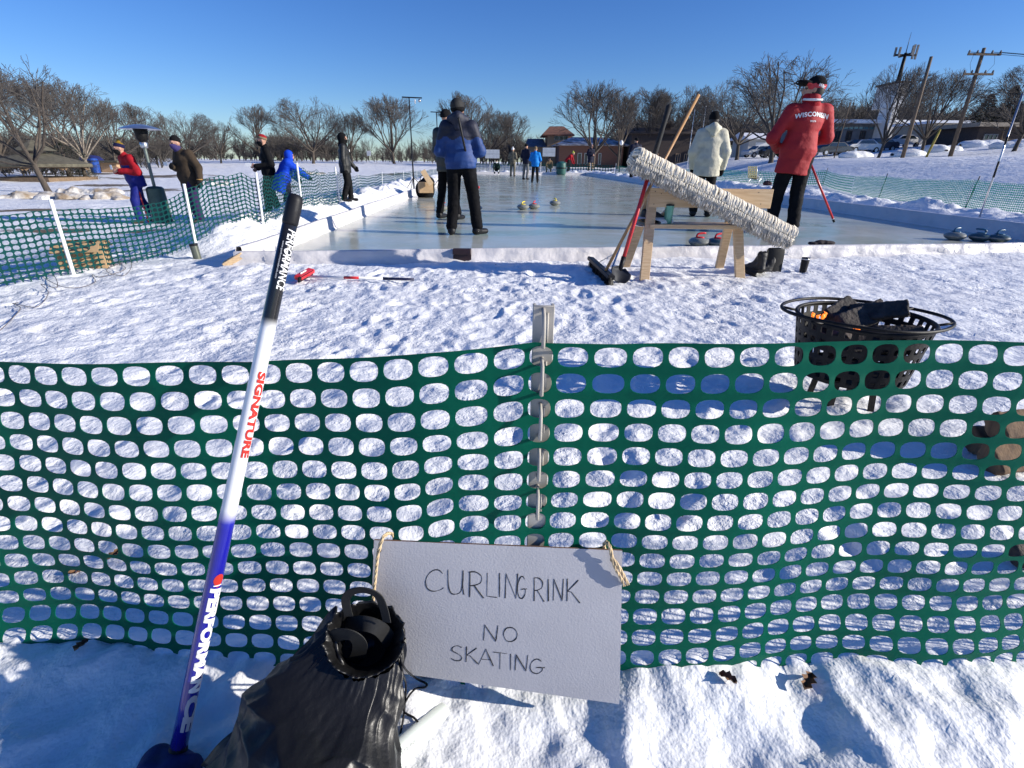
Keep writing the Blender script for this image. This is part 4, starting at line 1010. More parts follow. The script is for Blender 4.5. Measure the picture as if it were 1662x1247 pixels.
M['flame'] = mat('flame', (.9, .25, .02), .6, emit=(1.0, .20, .015), estr=1.0)
def log(a, b, r, name, mats, label, cat, group=None, split=True, seed=0, vox=.009):
    F = Field(.02); a, b = Vector(a), Vector(b); d = (b - a).normalized(); sd = d.orthogonal().normalized()
    F.cap(a, b, r, r * .92, 0)
    aa, bb_, dd = np.array(a), np.array(b), np.array(d); up = np.array(d.cross(sd)); sdn = np.array(sd)
    def mod(P, dist):
        t = (P - aa) @ dd; u1 = (P - aa) @ up
        dist = dist + .18 * r * wr3(P, 1.6 / r * .35, seed) + .08 * r * wr3(P, 22, seed + 1)
        if split: dist = np.maximum(dist, u1 - r * (.25 + .10 * wr3(P, 9, seed + 2)))
        return np.maximum(dist, np.maximum(-t, t - (b - a).length) + .006 * wr3(P, 30, seed))
    F.mod = mod
    def pick(c, t):
        u1 = (c - aa) @ up; tt = (c - aa) @ dd
        return np.where(((u1 > r * .08) & split) | (tt < .012) | (tt > (b - a).length - .012), 1, 0)
    return put(name, F.mesh(name, vox, mats, pick), None, label, cat, group)
lz = .385
for i, (a, b, r, lb) in enumerate((((BX - .10, BY - .02, lz), (BX + .14, BY + .07, lz + .06), .052, 'charred split log on top of the fire basket, ash on its edge'),
        ((BX - .02, BY + .07, lz + .03), (BX + .17, BY - .03, lz + .085), .045, 'blackened log crossing the others at the top of the fire'),
        ((BX - .17, BY - .05, .30), (BX + .10, BY - .09, .33), .055, 'charred log low in the fire basket at its near side'),
        ((BX - .14, BY + .09, .31), (BX + .15, BY + .10, .33), .055, 'charred log low in the fire basket at its far side'),
        ((BX - .12, BY + .05, lz + .02), (BX + .04, BY + .16, lz + .07), .040, 'ashy black log leaning at the far rim of the fire basket'),
        ((BX - .16, BY - .12, .33), (BX + .02, BY + .10, .345), .05, 'charred log slanting under the others in the fire basket'),
        ((BX + .03, BY - .05, .36), (BX + .20, BY - .12, .385), .036, 'short half burnt log with a brown end inside the fire basket'))):
    log(a, b, r, 'burning_log', [M['char'], M['char'] if i != 6 else M['bark']], lb, 'log', 'logs in the fire basket', True, i * 3.1)
def flame(px, py, Y, hgt, wd, lab, seed):
    c = At(px, py, Y); F = Field(.008); rr = random.Random(int(seed * 10))
    for k in range(7):
        ox = (k - 3) * wd / 6; hh = hgt * rr.uniform(.35, 1.0); oy = rr.uniform(-.02, .02)
        F.cap(c + Vector((ox, oy, 0)), c + Vector((ox + rr.uniform(-.01, .01), oy, hh * .5)), wd * .07, wd * .05, 0); F.cap(c + Vector((ox, oy, hh * .5)), c + Vector((ox + rr.uniform(-.015, .015), oy, hh)), wd * .05, .001, 0)
    put('flame', F.mesh('flame', .0028, [M['flame']]), None, lab, 'flame', 'flames of the basket fire')
flame(1330, 516, BY - .01, .030, .070, 'low orange flame at the basket end nearest the rink bench', 1.0)
flame(1388, 536, BY - .12, .034, .018, 'small orange flame under the middle of the charred logs', 3.1)
# firewood at the edge of the frame, a boot-sized dark chunk, bits in the snow
p1 = Gs(1618, 770); zz = h(p1.x, p1.y)
log((p1.x - .02, p1.y + .02, zz + .055), (p1.x + .42, p1.y + .10, zz + .06), .062, 'firewood_log', [M['bark'], M['cutwood']], 'lower bark covered firewood log lying on the snow behind the net', 'log', 'firewood on the snow', True, 21)
log((p1.x + .02, p1.y + .14, zz + .06), (p1.x + .45, p1.y + .20, zz + .06), .06, 'firewood_log', [M['bark'], M['cutwood']], 'rear split firewood log lying on the snow farther from the net', 'log', 'firewood on the snow', True, 25)
log((p1.x + .015, p1.y + .08, zz + .16), (p1.x + .44, p1.y + .15, zz + .165), .058, 'firewood_log', [M['bark'], M['cutwood']], 'topmost firewood log resting on the two others, pale split side up', 'log', 'firewood on the snow', True, 29)
p1 = Gs(1652, 925); zz = h(p1.x, p1.y)
log((p1.x, p1.y + .02, zz + .03), (p1.x + .16, p1.y + .03, zz + .03), .035, 'charred_stick', [M['char'], M['char']], 'small charred chunk of wood on the snow just behind the net', 'wood')
M['leaf'] = mat('dead_leaf', (.17, .085, .04), .8, var=.4, scale=40)
def leaf(px, py, lab, s=.03, seed=0, dz=.004):
    p = Gs(px, py); V = np.zeros((7, 7, 3)); rr = random.Random(seed); a = rr.uniform(0, 6)
    for i in range(7):
        for j in range(7):
            u, v = i / 3 - 1, j / 3 - 1; wv = math.sqrt(max(0, 1 - u * u)) * (.7 + .3 * math.cos(u * 9))
            x, y = u * s, v * s * .7 * wv; V[i, j] = (p.x + x * math.cos(a) - y * math.sin(a), p.y + x * math.sin(a) + y * math.cos(a), p.z + dz + .45 * s * v * v + .15 * s * math.sin(u * 2 + seed) + .003)
    put('dead_leaf', gridmesh('dead_leaf', V, [M['leaf']]), None, lab, 'leaf', 'dead leaves caught at the net')
leaf(1310, 1112, 'curled brown leaf on the snow below the net, the one farther from the board', .022, 1)
leaf(1180, 1106, 'brown leaf tucked under the net beside the board', .018, 2)
leaf(134, 1052, 'brown leaf stuck in the frozen bottom edge of the net', .016, 3)
leaf(186, 905, 'brown curled leaf lying on the snow seen through the net holes', .022, 4)
leaf(124, 932, 'dark brown leaf in shade seen through the net holes', .016, 5)
leaf(1105, 838, 'dark twiggy leaf sticking out of the snow behind the net', .016, 6)
# ------------------------------------------------------------------ lumber bench
YB = 5.15
_l, _r = G(1044, 457), G(1200, 452)
YB = (_l.y + _r.y) / 2 + .22
bt = At(1150, 306, YB).z; bb_ = At(1150, 337, YB).z; xl, xr = At(1052, 320, YB).x, At(1250, 320, YB).x; sz = At(1100, 366, YB).z
bench = empty('sawhorse_bench', ((xl + xr) / 2, YB, 0), 0, 'pale lumber sawhorse with a low shelf standing on snow at the near rink edge', 'sawhorse')
mb = MB(); mb.beam((xl, YB - .03, (bt + bb_) / 2), (xr, YB - .03, (bt + bb_) / 2), .038, bt - bb_, bev=.003)
mb.build('top_beam', M['woodx'], bench)
for (x_, z_) in [(xl + .05, bt - .03), (xl + .05, bb_ + .03), (xl + .11, bt - .05), (xr - .14, bt - .03), (xr - .1, bb_ + .04), (xr - .17, bb_ + .03), ((xl + xr) / 2 + .1, bb_ + .08)]:
    mb = MB(); mb.tube([(x_, YB - .0495, z_), (x_, YB - .0505, z_)], .0045, 8); mb.build('screw', M['black'], bench)
fl, fr = G(1043, 456), G(1200, 451)
for (f, xt, fx) in ((fl, xl + .045, 0), (fr, At(1197, 330, YB).x - .02, 1)):
    g = h(f.x, f.y)
    mb = MB(); mb.beam((f.x + .02, f.y + .02, g - .03), (xt + .0, YB + .02, bt - .04), .09, .042, up=(0, -1, 0), bev=.003); mb.build('leg', M['wood'], bench)
    rx_ = f.x - .03; ry_ = YB + .36; g = h(rx_, ry_)
    mb = MB(); mb.beam((rx_ - .01, ry_, max(g, -.02) - .0), (xt - .012, YB - .005, bt - .015), .085, .042, up=(0, -1, 0), bev=.003); mb.build('leg', M['wood'], bench)
mb = MB(); xs1 = At(1050, 366, YB).x; xs2 = At(1205, 366, YB).x
mb.beam((xs1, YB + .015, sz), (xs2, YB + .015, sz), .27, .038, bev=.003); mb.build('shelf', M['woodx'], bench)
mb = MB(); mb.beam((xs1 + .05, YB + .05, sz - .02), (xs1 + .26, YB + .05, bb_ + .03), .035, .05, up=(0, 1, 0), bev=.002); mb.build('brace', M['woodx'], bench)
# things on and under it
M['teal'] = mat('mint_steel', (.13, .36, .27), .35, var=.08, metal=.2)
c = Vector((At(1083, 355, YB).x, YB - .03, sz + .02)); mb = MB()
mb.lathe([(.0, 0), (.034, 0), (.037, .006), (.043, .16), (.043, .168)], c, 24); tb = mb.build('tumbler', M['teal'], None, 'auto', label='mint green steel tumbler on the sawhorse shelf', cat='cup')
mb = MB(); mb.lathe([(.0435, .166), (.0445, .17), (.0445, .178), (.02, .182), (0, .183)], c, 24); mb.build('lid', M['black'], tb, 'auto')
def shoe(c, rz, mats, label, name='shoe', s=1.0, high=0.0, lying=False, group=None):
    r = empty(name, c, rz, label, 'shoe' if not high else 'boot', group); base = r.matrix_basis
    Lq = Matrix.Rotation(R_(85), 3, 'X') if lying else Matrix.Identity(3)
    def T(x, y, z): return base @ ((Lq @ Vector((x * s, y * s, z * s))) + Vector((0, 0, .05 * s if lying else 0)))
    F = Field(.022); F.cap(T(0, -.085, .050), T(0, .05, .050), .038 * s, .040 * s, 0); F.cap(T(0, .05, .045), T(0, .125, .036), .040 * s, .032 * s, 0)
    F.cap(T(0, -.085, .06), T(0, -.075, .10 + high), .038 * s, .044 * s, 0); F.cap(T(0, -.06, .085), T(0, .03, .068), .040 * s, .034 * s, 0)
    if high: F.cap(T(-.03, -.07, .10 + high), T(.03, -.07, .10 + high), .022 * s, None, 0); F.cap(T(0, -.035, .06 + high), T(0, .0, .09), .026 * s, .03 * s, 0)
    iv_ = np.array(T(0, -.078, .085 + high)); ip = np.array(T(0, -.076, .20 + high))
    def mod(P, d):
        t = np.clip((P - iv_) @ (ip - iv_) / ((ip - iv_) @ (ip - iv_)), 0, 1); e = np.linalg.norm(P - iv_ - t[:, None] * (ip - iv_), axis=1) - .030 * s
        return np.maximum(d + .004 * (np.abs(wr3(P, 28, 3)) * 2 - .4), -e)
    F.mod = mod; put('upper', F.mesh('upper', .006, [mats[0]]), r)
    F = Field(.01); F.cap(T(0, -.11, .012), T(0, .12, .012), .046 * s, .044 * s, 0, side=Lq @ Vector((0, 0, 1)), k=2.6)
    put('sole', F.mesh('sole', .006, [mats[1]]), r)
    for k in range(4):
        mb = MB(); mb.tube([T(-.024, .040 - k * .022, .080 + k * .012), T(0, .042 - k * .022, .096 + k * .014), T(.024, .040 - k * .022, .080 + k * .012)], .0035 * s, 5); mb.build('lace', mats[2], r, True)
    return r
M['bootleather'] = mat('boot_leather', (.016, .015, .015), .55, var=.4, scale=30, bump=.4, bscale=60, bdist=.004)
M['soleblack'] = mat('rubber_sole', (.012, .012, .012), .8)
M['lace'] = mat('grey_lace', (.08, .08, .08), .8)
shoe((At(1059, 362, YB).x, YB + .02, sz + .02), R_(-75), [M['bootleather'], M['white'], M['white']], 'black low shoe with a white sole on the sawhorse shelf', s=1.0)
p_ = Gs(1222, 443); shoe((p_.x, p_.y, p_.z), R_(25), [M['bootleather'], M['soleblack'], M['lace']], 'black laced boot standing upright beside the sawhorse leg', 'boot', 1.0, .10, group='boots beside the sawhorse')
p_ = Gs(1258, 441); shoe((p_.x - .03, p_.y, p_.z), R_(-72), [M['bootleather'], M['soleblack'], M['lace']], 'black laced boot lying on its side next to the travel mug', 'boot', 1.0, .10, True, group='boots beside the sawhorse')
p_ = Gs(1303, 441); mb = MB(); c = p_
mb.lathe([(0, -.005), (.033, -.005), (.035, .005), (.041, .13)], c, 24); tm = mb.build('travel_mug', M['black'], None, 'auto', label='black travel mug with a steel rim standing in the snow', cat='mug')
mb = MB(); mb.lathe([(.041, .128), (.0425, .131), (.0425, .137), (.041, .139)], c, 24); mb.build('rim', M['steel'], tm, 'auto')
mb = MB(); mb.lathe([(.041, .139), (.040, .148), (.02, .151), (0, .151)], c, 24); mb.build('lid', M['black'], tm, 'auto')
# ------------------------------------------------------------------ yarn covered rink mop across the bench
M['yarn'] = mat('cotton_yarn', (.80, .72, .58), .95, var=.12, scale=25, bump=.3, bscale=120, bdist=.003)
M['yarnd'] = mat('dirty_yarn', (.56, .52, .45), .95, var=.35, scale=12, bump=.3, bscale=120, bdist=.003)
A0, A1 = At(1030, 256, YB - .15), At(1279, 384, YB - .17)
mop = empty('ice_mop', (A0 + A1) / 2, 0, 'long cream cotton loop mop head lying aslant over the sawhorse', 'mop')
md = (A1 - A0); mL = md.length; md.normalize(); toC = Vector((-.15, -1, .12)); fr_ = (toC - md * toC.dot(md)).normalized(); upm = fr_.cross(md)
if upm.z < 0: upm = -upm
def MP(s, u, f): return A0 + md * s + upm * u + fr_ * f
mb = MB(); rotm = Matrix((md, fr_, upm)).transposed(); mb.box(A0 + md * (mL / 2), (mL - .04, .17, .125), rotm, bev=.02); mb.build('core', M['yarnd'], mop)
rr = random.Random(9); mb = MB(); n = int(mL / .0145)
for i in range(n):                                  # ribs of yarn over the top and down the front edge
    s = (i + rr.uniform(-.15, .15)) * mL / n; sk = rr.uniform(.010, .026); k1 = rr.uniform(.95, 1.06)
    pts = [MP(s - sk, .03, -.098 * k1), MP(s - sk * .6, .074 * k1, -.085), MP(s, .084 * k1, -.03), MP(s + sk * .3, .086 * k1, .03), MP(s + sk * .6, .080 * k1, .078), MP(s + sk * .9, .055, .103 * k1), MP(s + sk * 1.1, .024, .108 * k1), MP(s + sk, .006, .098)]
    mb.tube(pts, .0086 * rr.uniform(.85, 1.12), 6, cap=False)
    if i % 2 == 0: mb.tube([p + Vector((0, 0, -.004)) + md * .007 for p in pts[1:]], .0075, 5, cap=False)
for row, (u0, f0) in enumerate(((.012, .098), (-.022, .100))):      # two rows of short loops below
    for i in range(n):
        s = (i + rr.uniform(-.4, .4)) * mL / n; q1 = rr.uniform(.8, 1.2)
        mb.tube([MP(s, u0 + .014, f0 - .014), MP(s + .006, u0 + .006, f0 + .012 * q1), MP(s + .014, u0 - .016 * q1, f0 + .014), MP(s + .016, u0 - .028 * q1, f0 - .006)], .0062, 5, cap=False)
for e, sg in ((0, -1), (mL, 1)):                     # looped ends
    for i in range(46):
        a = rr.uniform(-2.6, 2.6); r1 = rr.uniform(.02, .075)
        u, f = r1 * math.cos(a) * 1.1, r1 * math.sin(a) * 1.2
        mb.tube([MP(e - sg * .04, u * 1.25 + .01, f * 1.2), MP(e + sg * .012, u * 1.25, f * 1.2), MP(e + sg * .035 * rr.uniform(.6, 1.2), u * .9, f * .9), MP(e + sg * .03, u * .4, f * .4)], .0062, 5, cap=False)
mb.build('loops', M['yarn'], mop, True)
mb = MB()
for i in range(2600):                                # shag hanging below
    s = rr.uniform(-.01, mL + .01); row = rr.choice((.096, .096, .09, .05, .0, -.05, -.085)) + rr.uniform(-.01, .01); u0 = rr.uniform(-.06, -.02) if row > .07 else -.06
    lean = Vector((rr.uniform(-.03, .03), rr.uniform(-.02, .03), 0)); L_ = rr.uniform(.035, .075)
    p0 = MP(s, u0, row); dn = (Vector((0, 0, -1)) * .7 - upm * .5 + fr_ * rr.uniform(-.1, .35) + md * rr.uniform(-.35, .35)).normalized()
    p1 = p0 + dn * L_ * .5 + lean * .3; p2 = p0 + dn * L_ + lean * .6
    mb.tube([p0, p1, p2], [.0045, .0042, .003], 4, cap=False)
mb.build('shag', M['yarnd'], mop, True, kind='stuff')
# ------------------------------------------------------------------ long tools leaning on the bench
def line_tool(top_px, bot_px, Yt, zb):
    t = At(*top_px, Yt); b = G(*bot_px, zb); return t, b
t, b = line_tool((1087, 170), (1007, 436), YB + .02, .12)
sh = empty('snow_shovel', (b.x, b.y, 0), 0, 'red handled shovel with a black grip and blade leaning on the sawhorse', 'shovel')
dv = (t - b); mb = MB(); mb.tube([b, b + dv * .66], .0185, 14); mb.build('handle', M['red'], sh, True)
mb = MB(); mb.tube([b + dv * .64, b + dv * .66, b + dv * .90, b + dv * .985, t], [.020, .024, .022, .027, .016], 14); mb.build('grip', mat('foam_grip', (.010, .010, .011), .8, var=.3, scale=60, bump=.3, bscale=90, bdist=.003), sh, True)
mb = MB(); mb.tube([b - dv * .02, b + dv * .075], [.021, .024], 12); mb.build('socket', M['black'], sh, True)
bt_ = At(1002, 463, b.y - .10); bt_.z = h(bt_.x, bt_.y) + .01; V = np.zeros((16, 16, 3)); dn = (bt_ - b); L_ = dn.length; dn.normalize(); wv = Vector((.85, .45, .1)); wv = (wv - dn * wv.dot(dn)).normalized(); nv = dn.cross(wv)
for i in range(16):
    for j in range(16):
        s_, a_ = i / 15, j / 15 * 2 - 1; hw = .105 * min(1, .35 + 2.2 * s_) * (1 - .75 * max(0, s_ - .55) ** 1.3 * 1.6)
        V[i, j] = b + dn * (s_ * L_ * 1.02) + wv * a_ * hw + nv * (.03 * a_ * a_ + .012 * math.sin(s_ * 3))
so = put('blade', gridmesh('blade', V, [mat('black_blade', (.010, .013, .022), .55, var=.3, spec=.2)]), sh).modifiers.new('t', 'SOLIDIFY'); so.thickness = .004
t, b = line_tool((1134, 154), (983, 440), YB + .30, .10)
pbm = empty('push_broom', (b.x, b.y, 0), 0, 'push broom with a brown wooden pole and black bristle head leaning on the sawhorse', 'broom')
mb = MB(); mb.tube([b, t], .0155, 12); mb.build('pole', M['handlewood'], pbm, True)
h0, h1 = G(958, 424, .06), G(992, 456, .045)
mb = MB(); mb.beam(h0 + Vector((0, 0, .03)), h1 + Vector((0, 0, .03)), .07, .04, up=(.2, -.3, 1), bev=.006); hb = mb.build('head', M['black'], pbm)
mb = MB()
for i in range(1100):
    a = random.random(); o = random.uniform(-.033, .033); p0 = h0.lerp(h1, a) + Vector((.5, .8, 0)).normalized() * o; p0 = p0 + Vector((0, 0, .03)); mb.tube([p0, p0 + Vector((random.uniform(-.022, .022), random.uniform(-.03, .012), -.085))], .0026, 3, cap=False)
mb.build('bristles', M['black'], hb)
for sx in (-1, 1):
    mb = MB(); mb.tube([b + (t - b) * .10, h0.lerp(h1, .5 + sx * .22) + Vector((0, 0, .02))], .004, 6); mb.build('brace', M['steel'], pbm, True)
t, b = At(1012, 385, YB + .1), G(992, 440, .03); mb = MB(); mb.tube([b, t], .010, 10)
st = mb.build('blue_stick', mat('pale_blue_plastic', (.12, .28, .52), .4), None, True, label='thin pale blue stick between the broom and shovel at the sawhorse', cat='stick')
# ------------------------------------------------------------------ curling stones
def granite(name, col):
    m = mat(name, col, .28, col2=tuple(c * .55 for c in col), scale=90, detail=2, spec=.5, coat=.2); return m
M['granite'] = granite('grey_granite', (.30, .31, .27)); M['granitet'] = granite('teal_granite', (.07, .12, .13))
HC = {'yellow': mat('yellow_handle', (.72, .55, .02), .35), 'red': mat('red_handle', (.55, .02, .025), .35), 'blue': mat('blue_handle', (.02, .10, .18), .35)}
def stone(px, py, colr, label, rz, gran=None, z=0.0):
    p = G(px, py, z); p.y += .10; r = empty('curling_stone', (p.x, p.y, z), 0, label, 'curling stone', 'curling stones on the ice')
    mb = MB(); mb.lathe([(0, .0), (.063, .0), (.075, .004), (.115, .022), (.137, .043), (.1445, .056)], (0, 0, 0), 40)
    mb.lathe([(.1445, .056), (.1455, .060), (.1455, .070), (.1445, .074)], (0, 0, 0), 40, 1); mb.lathe([(.1445, .074), (.137, .087), (.115, .106), (.078, .118), (.0, .120)], (0, 0, 0), 40)
    o = mb.build('stone_body', [gran or M['granite'], mat('striking_band', (.22, .22, .21), .6) if 'band' not in M else M['band']], None, 'auto'); o.parent = r
    M.setdefault('band', o.data.materials[1])
    mb = MB(); q = rotz(rz)
    mb.lathe([(0, .118), (.062, .118), (.060, .127), (.030, .132), (0, .133)], (0, 0, 0), 28)
    def P(x, z_): v = q @ Vector((x, 0, z_)); return v
    mb.tube([P(-.052, .128), P(-.050, .152), P(-.038, .168), P(0, .176), P(.052, .178), P(.078, .174)], [.013, .013, .0135, .014, .0135, .012], 10, up=(0, 0, 1))
    ho = mb.build('handle', HC[colr], None, True); ho.parent = r
    return r
stone(849, 341, 'yellow', 'grey stone with a yellow handle touching the red handled one on the ice', 1.0)
stone(867, 340, 'red', 'grey stone with a red handle between the two yellow handled ones', 1.2)
stone(901, 334, 'yellow', 'lone grey stone with a yellow handle farthest along in the middle of the ice', 2.0)
stone(772, 343, 'yellow', 'grey stone with a yellow handle just behind the person in quilted blue', .7)
stone(717, 343, 'red', 'pale stone with a red handle between the legs of the two people', .4)
stone(1138, 402, 'red', 'big near stone with a red handle under the sawhorse, beside a darker one', .2)
stone(1168, 403, 'red', 'dark stone with a red handle half hidden by the sawhorse leg', .3, M['granitet'])
stone(1556, 391, 'blue', 'grey stone with a blue handle first in the row by the shaded rink edge', .3)
stone(1597, 393, 'blue', 'dark teal stone with a blue handle next to the grey one', 2.6, M['granitet'])
stone(1627, 395, 'blue', 'dark teal stone with a low blue handle, middle of the row at the corner', .2, M['granitet'])
stone(1664, 388, 'blue', 'last stone of the corner row, cut off by the picture edge', 1.2)
# the hack, a dark cap on the tarp, and the small things left on the snow
p_ = At(750, 412, G(750, 432).y + .10); mb = MB(); mb.beam((p_.x - .10, p_.y, .14), (p_.x + .10, p_.y, .14), .08, .06, bev=.006)
mb.beam((p_.x - .10, p_.y + .02, .06), (p_.x + .10, p_.y + .02, .06), .06, .12)
mb.build('foot_hack', mat('dark_rubber', (.03, .012, .014), .6), None, label='small dark red rubber hack at the near edge of the ice', cat='hack')
p_ = At(1333, 398, G(1333, 418).y + .02); F = Field(.02); zt = .165
for (dx, dz, r) in ((-.10, .0, .022), (-.03, .012, .030), (.04, .015, .028), (.10, .008, .022)): F.ell((p_.x + dx, p_.y, zt + dz), (.06, .05, r), 0)
F.mod = lambda P, d: d + .012 * wr3(P, 18, 4)
put('dark_mitten', F.mesh('dark_mitten', .008, [mat('dark_knit', (.025, .018, .020), .9, var=.4, scale=40)]), None, 'crumpled dark mitten dropped on the near tarp edge', 'mitten')
p_ = Gs(321, 421); mb = MB(); mb.lathe([(0, -.05), (.042, -.05), (.042, .15), (.040, .152)], p_, 24, rot=Matrix.Rotation(R_(-4), 3, 'Y')); mt = mb.build('metal_tube', mat('olive_steel', (.13, .14, .11), .35, metal=.5, var=.3), None, 'auto', label='short olive metal tube with a black top standing in the snow bank', cat='tube')
mb = MB(); mb.lathe([(.043, .150), (.044, .153), (.044, .172), (.02, .175), (0, .175)], p_, 24, rot=Matrix.Rotation(R_(-4), 3, 'Y')); mb.build('cap', M['black'], mt, 'auto')
p_ = Gs(125, 436); p2 = Gs(100, 443)
mb = MB(); dx = Vector((.9, .42, 0)).normalized(); pc = Vector((p_.x, p_.y + .14, p_.z + .11)); rot = rotz(R_(22))
for a, s_ in (((0, -.12, 0), (.40, .006, .25)), ((0, .12, 0), (.40, .006, .25)), ((-.2, 0, 0), (.006, .24, .25)), ((.2, 0, 0), (.006, .24, .25)), ((0, 0, -.122), (.40, .24, .006))): mb.box(pc + rot @ Vector(a), s_, rot)
cb = mb.build('cardboard_box', M['card'], None, label='brown cardboard box on the snow behind the mesh fence with white posts', cat='box')
mb = MB(); mb.box(pc + rot @ Vector((0, -.19, .10)), (.40, .14, .006), rot @ Matrix.Rotation(.6, 3, 'X')); mb.build('flap', M['card'], cb)
mb = MB(); mb.box(pc + rot @ Vector((0, .19, .10)), (.40, .14, .006), rot @ Matrix.Rotation(-.6, 3, 'X')); mb.build('flap', M['card'], cb)
rr = random.Random(4); pts = []
for (px, py) in ((2, 540), (20, 520), (35, 505), (22, 495), (60, 500), (80, 480), (70, 470), (95, 475), (90, 455), (68, 450), (100, 470), (130, 470), (155, 460), (150, 448), (165, 452), (205, 445), (195, 432), (210, 425), (215, 440), (200, 450), (175, 440), (235, 420), (262, 416)):
    p = Gs(px, py); pts.append((p.x, p.y, p.z + rr.uniform(.005, .05)))
cord(pts, .0028, mat('grey_wire', (.16, .13, .11), .5), 'loose_wire', None, label='thin tangled wire lying loose along the snow by the left fence', cat='wire')
# broom lying on the snow
p0, p1 = Gs(497, 455), Gs(672, 458); p0.z += .035; p1.z += .025
lb = empty('curling_broom', p0, 0, 'curling broom with a red head and white shaft lying flat on the snow', 'broom')
dv = p1 - p0
mb = MB(); mb.tube([p0, p0 + dv * .72], .013, 12); mb.build('shaft', M['white'], lb, True)
mb = MB(); mb.tube([p0 + dv * .72, p1], .0133, 12); mb.build('grip', mat('navy_grip', (.012, .014, .05), .4), lb, True)
mb = MB(); mb.tube([p0 + dv * .36, p0 + dv * .50], .0134, 12); mb.build('red_band', M['red'], lb, True)
q0, q1 = Gs(484, 460), Gs(507, 449); q0.z += .045; q1.z += .06
mb = MB(); mb.beam(q0, q1, .075, .045, up=(.2, -.5, 1), bev=.012); hb = mb.build('brush_head', M['red'], lb)
mb = MB(); mb.beam(q0 + Vector((.02, -.032, -.012)), q1 + Vector((.02, -.032, -.012)), .02, .05, up=(.2, -.5, 1), bev=.004); mb.build('brush_pad', M['black'], hb)
mb = MB(); mb.beam(q0.lerp(q1, .35) + Vector((0, -.04, .024)), q0.lerp(q1, .75) + Vector((0, -.04, .024)), .004, .014, up=(0, -.5, 1)); mb.build('marking', M['white'], hb)
# tall push squeegee standing on the right border
b0 = G(1583, 374, .0); b0 = At(1583, 372, b0.y + .35); t0 = At(1660, 152, b0.y + .12); 
sq = empty('ice_scraper', (b0.x, b0.y, 0), 0, 'tall grey pole scraper with a flat foot standing on the shaded rink edge', 'scraper')
mb = MB(); mb.tube([b0, t0], .014, 10); mb.build('pole', M['steel'], sq, True)
for s0, s1 in ((.40, .52), (.64, .70)):
    mb = MB(); mb.tube([b0.lerp(t0, s0), b0.lerp(t0, s1)], .0165, 10); mb.build('grip', M['black'], sq, True)
mb = MB(); mb.beam(b0 + Vector((-.15, 0, .0)), b0 + Vector((.15, .0, .0)), .10, .03, bev=.004); mb.build('foot', M['steel'], sq)
# barbecue-like clamp wire on the far net is left to the fence
# ------------------------------------------------------------------ the people
def stand(pxf, pyf, pyh, z=None):
    p = Gs(pxf, pyf) if z is None else G(pxf, pyf, z)
    if z is None: z = p.z
    return Vector((p.x, p.y, z)), At(pxf, pyh, p.y).z - z
DK = lambda k, c, r=.8: cloth(k, c, r)
red_c, blue_c, royal = DK('red_cloth', (.30, .010, .018), .75), DK('blue_cloth', (.012, .018, .16), .6), DK('royal_cloth', (.012, .05, .42), .55)
navy, blk, brown = DK('navy_cloth', (.010, .012, .030), .65), DK('black_cloth', (.007, .007, .008), .8), DK('brown_cloth', (.050, .036, .024), .85)
purple, olive, cream = DK('purple_cloth', (.030, .014, .070), .7), DK('olive_cloth', (.125, .10, .055), .85), DK('cream_cloth', (.56, .53, .42), .8)
kblue, gry = DK('bright_blue_cloth', (.008, .055, .50), .6), DK('grey_cloth', (.16, .16, .16), .8)
lime, tan = DK('lime_cloth', (.55, .62, .08), .7), DK('tan_cloth', (.22, .15, .08), .8)
knit = DK('black_knit', (.008, .008, .009), .95); knitr = DK('red_knit', (.26, .015, .02), .95); knity = DK('yellow_knit', (.24, .155, .02), .95); knitn = DK('navy_knit', (.010, .012, .05), .95); knitt = DK('tan_knit', (.20, .15, .09), .95)
wht = DK('white_cloth', (.75, .75, .75), .8); gait = DK('violet_print', (.05, .04, .13), .8); azure = DK('azure_cloth', (.010, .20, .62), .6); forest = DK('dark_green_cloth', (.014, .035, .030), .8); camo = mat('camo_cloth', (.20, .17, .12), .85, col2=(.06, .06, .045), scale=14)
puff = mat('quilted_blue', (.004, .038, .17), .65, var=.15, bump=.3, bscale=30, bdist=.015); puffn = mat('quilted_navy', (.007, .010, .028), .65, var=.2, bump=.3, bscale=30, bdist=.015)
jeans = mat('dark_trousers', (.006, .006, .0075), .85, spec=.12, var=.3, scale=8, bump=.5, bscale=14, bdist=.03)
def card(root, c, w_, hgt, rz=0, rx=0):
    mb = MB(); mb.box(c, (w_, .003, hgt), Matrix.Rotation(rz, 3, 'Z') @ Matrix.Rotation(rx, 3, 'X')); o = mb.build('name_tag', M['white'], None); o.parent = root; return o
# 1 red and blue walker
loc, ht = stand(238, 361, 230)
r, J, P_, k_ = person(loc, math.pi + .62, ht, 'person in red and navy with a pompom hat walking beside the patio heater', blue_c, [blue_c, red_c],
    pose=dict(chs=(0, .06, 1.26), nck=(0, .11, 1.43), hd=(0, .17, 1.575), shL=(-.19, .06, 1.375), shR=(.19, .08, 1.375), elL=(-.30, .02, 1.10), wrL=(-.06, .27, 1.13), elR=(.28, .06, 1.09), wrR=(.13, .30, 1.10),
              knL=(-.12, .16, .50), anL=(-.13, .16, .09), knR=(.10, -.03, .50), anR=(.10, -.24, .10)),
    hat=dict(kind='beanie', mats=[knity, knitn, knity], band=.075, pom=True), mask=dict(mat=blk), head_yaw=.2, bulk=1.12, belly=1.06, pbulk=1.15,
    yoke=lambda c, t: np.where((t == 1) | (c[:, 2] > 1.24), 1, 0), boot=DK('olive_boot', (.04, .04, .03)), hands={'L': dict(tip=(.03, .33, 1.16), n=(.6, -.6, 0), s=(0, .3, 1), curl=.9), 'R': dict(tip=(.05, .36, 1.12), n=(-.6, -.6, 0), s=(0, .2, 1), curl=1.0)})
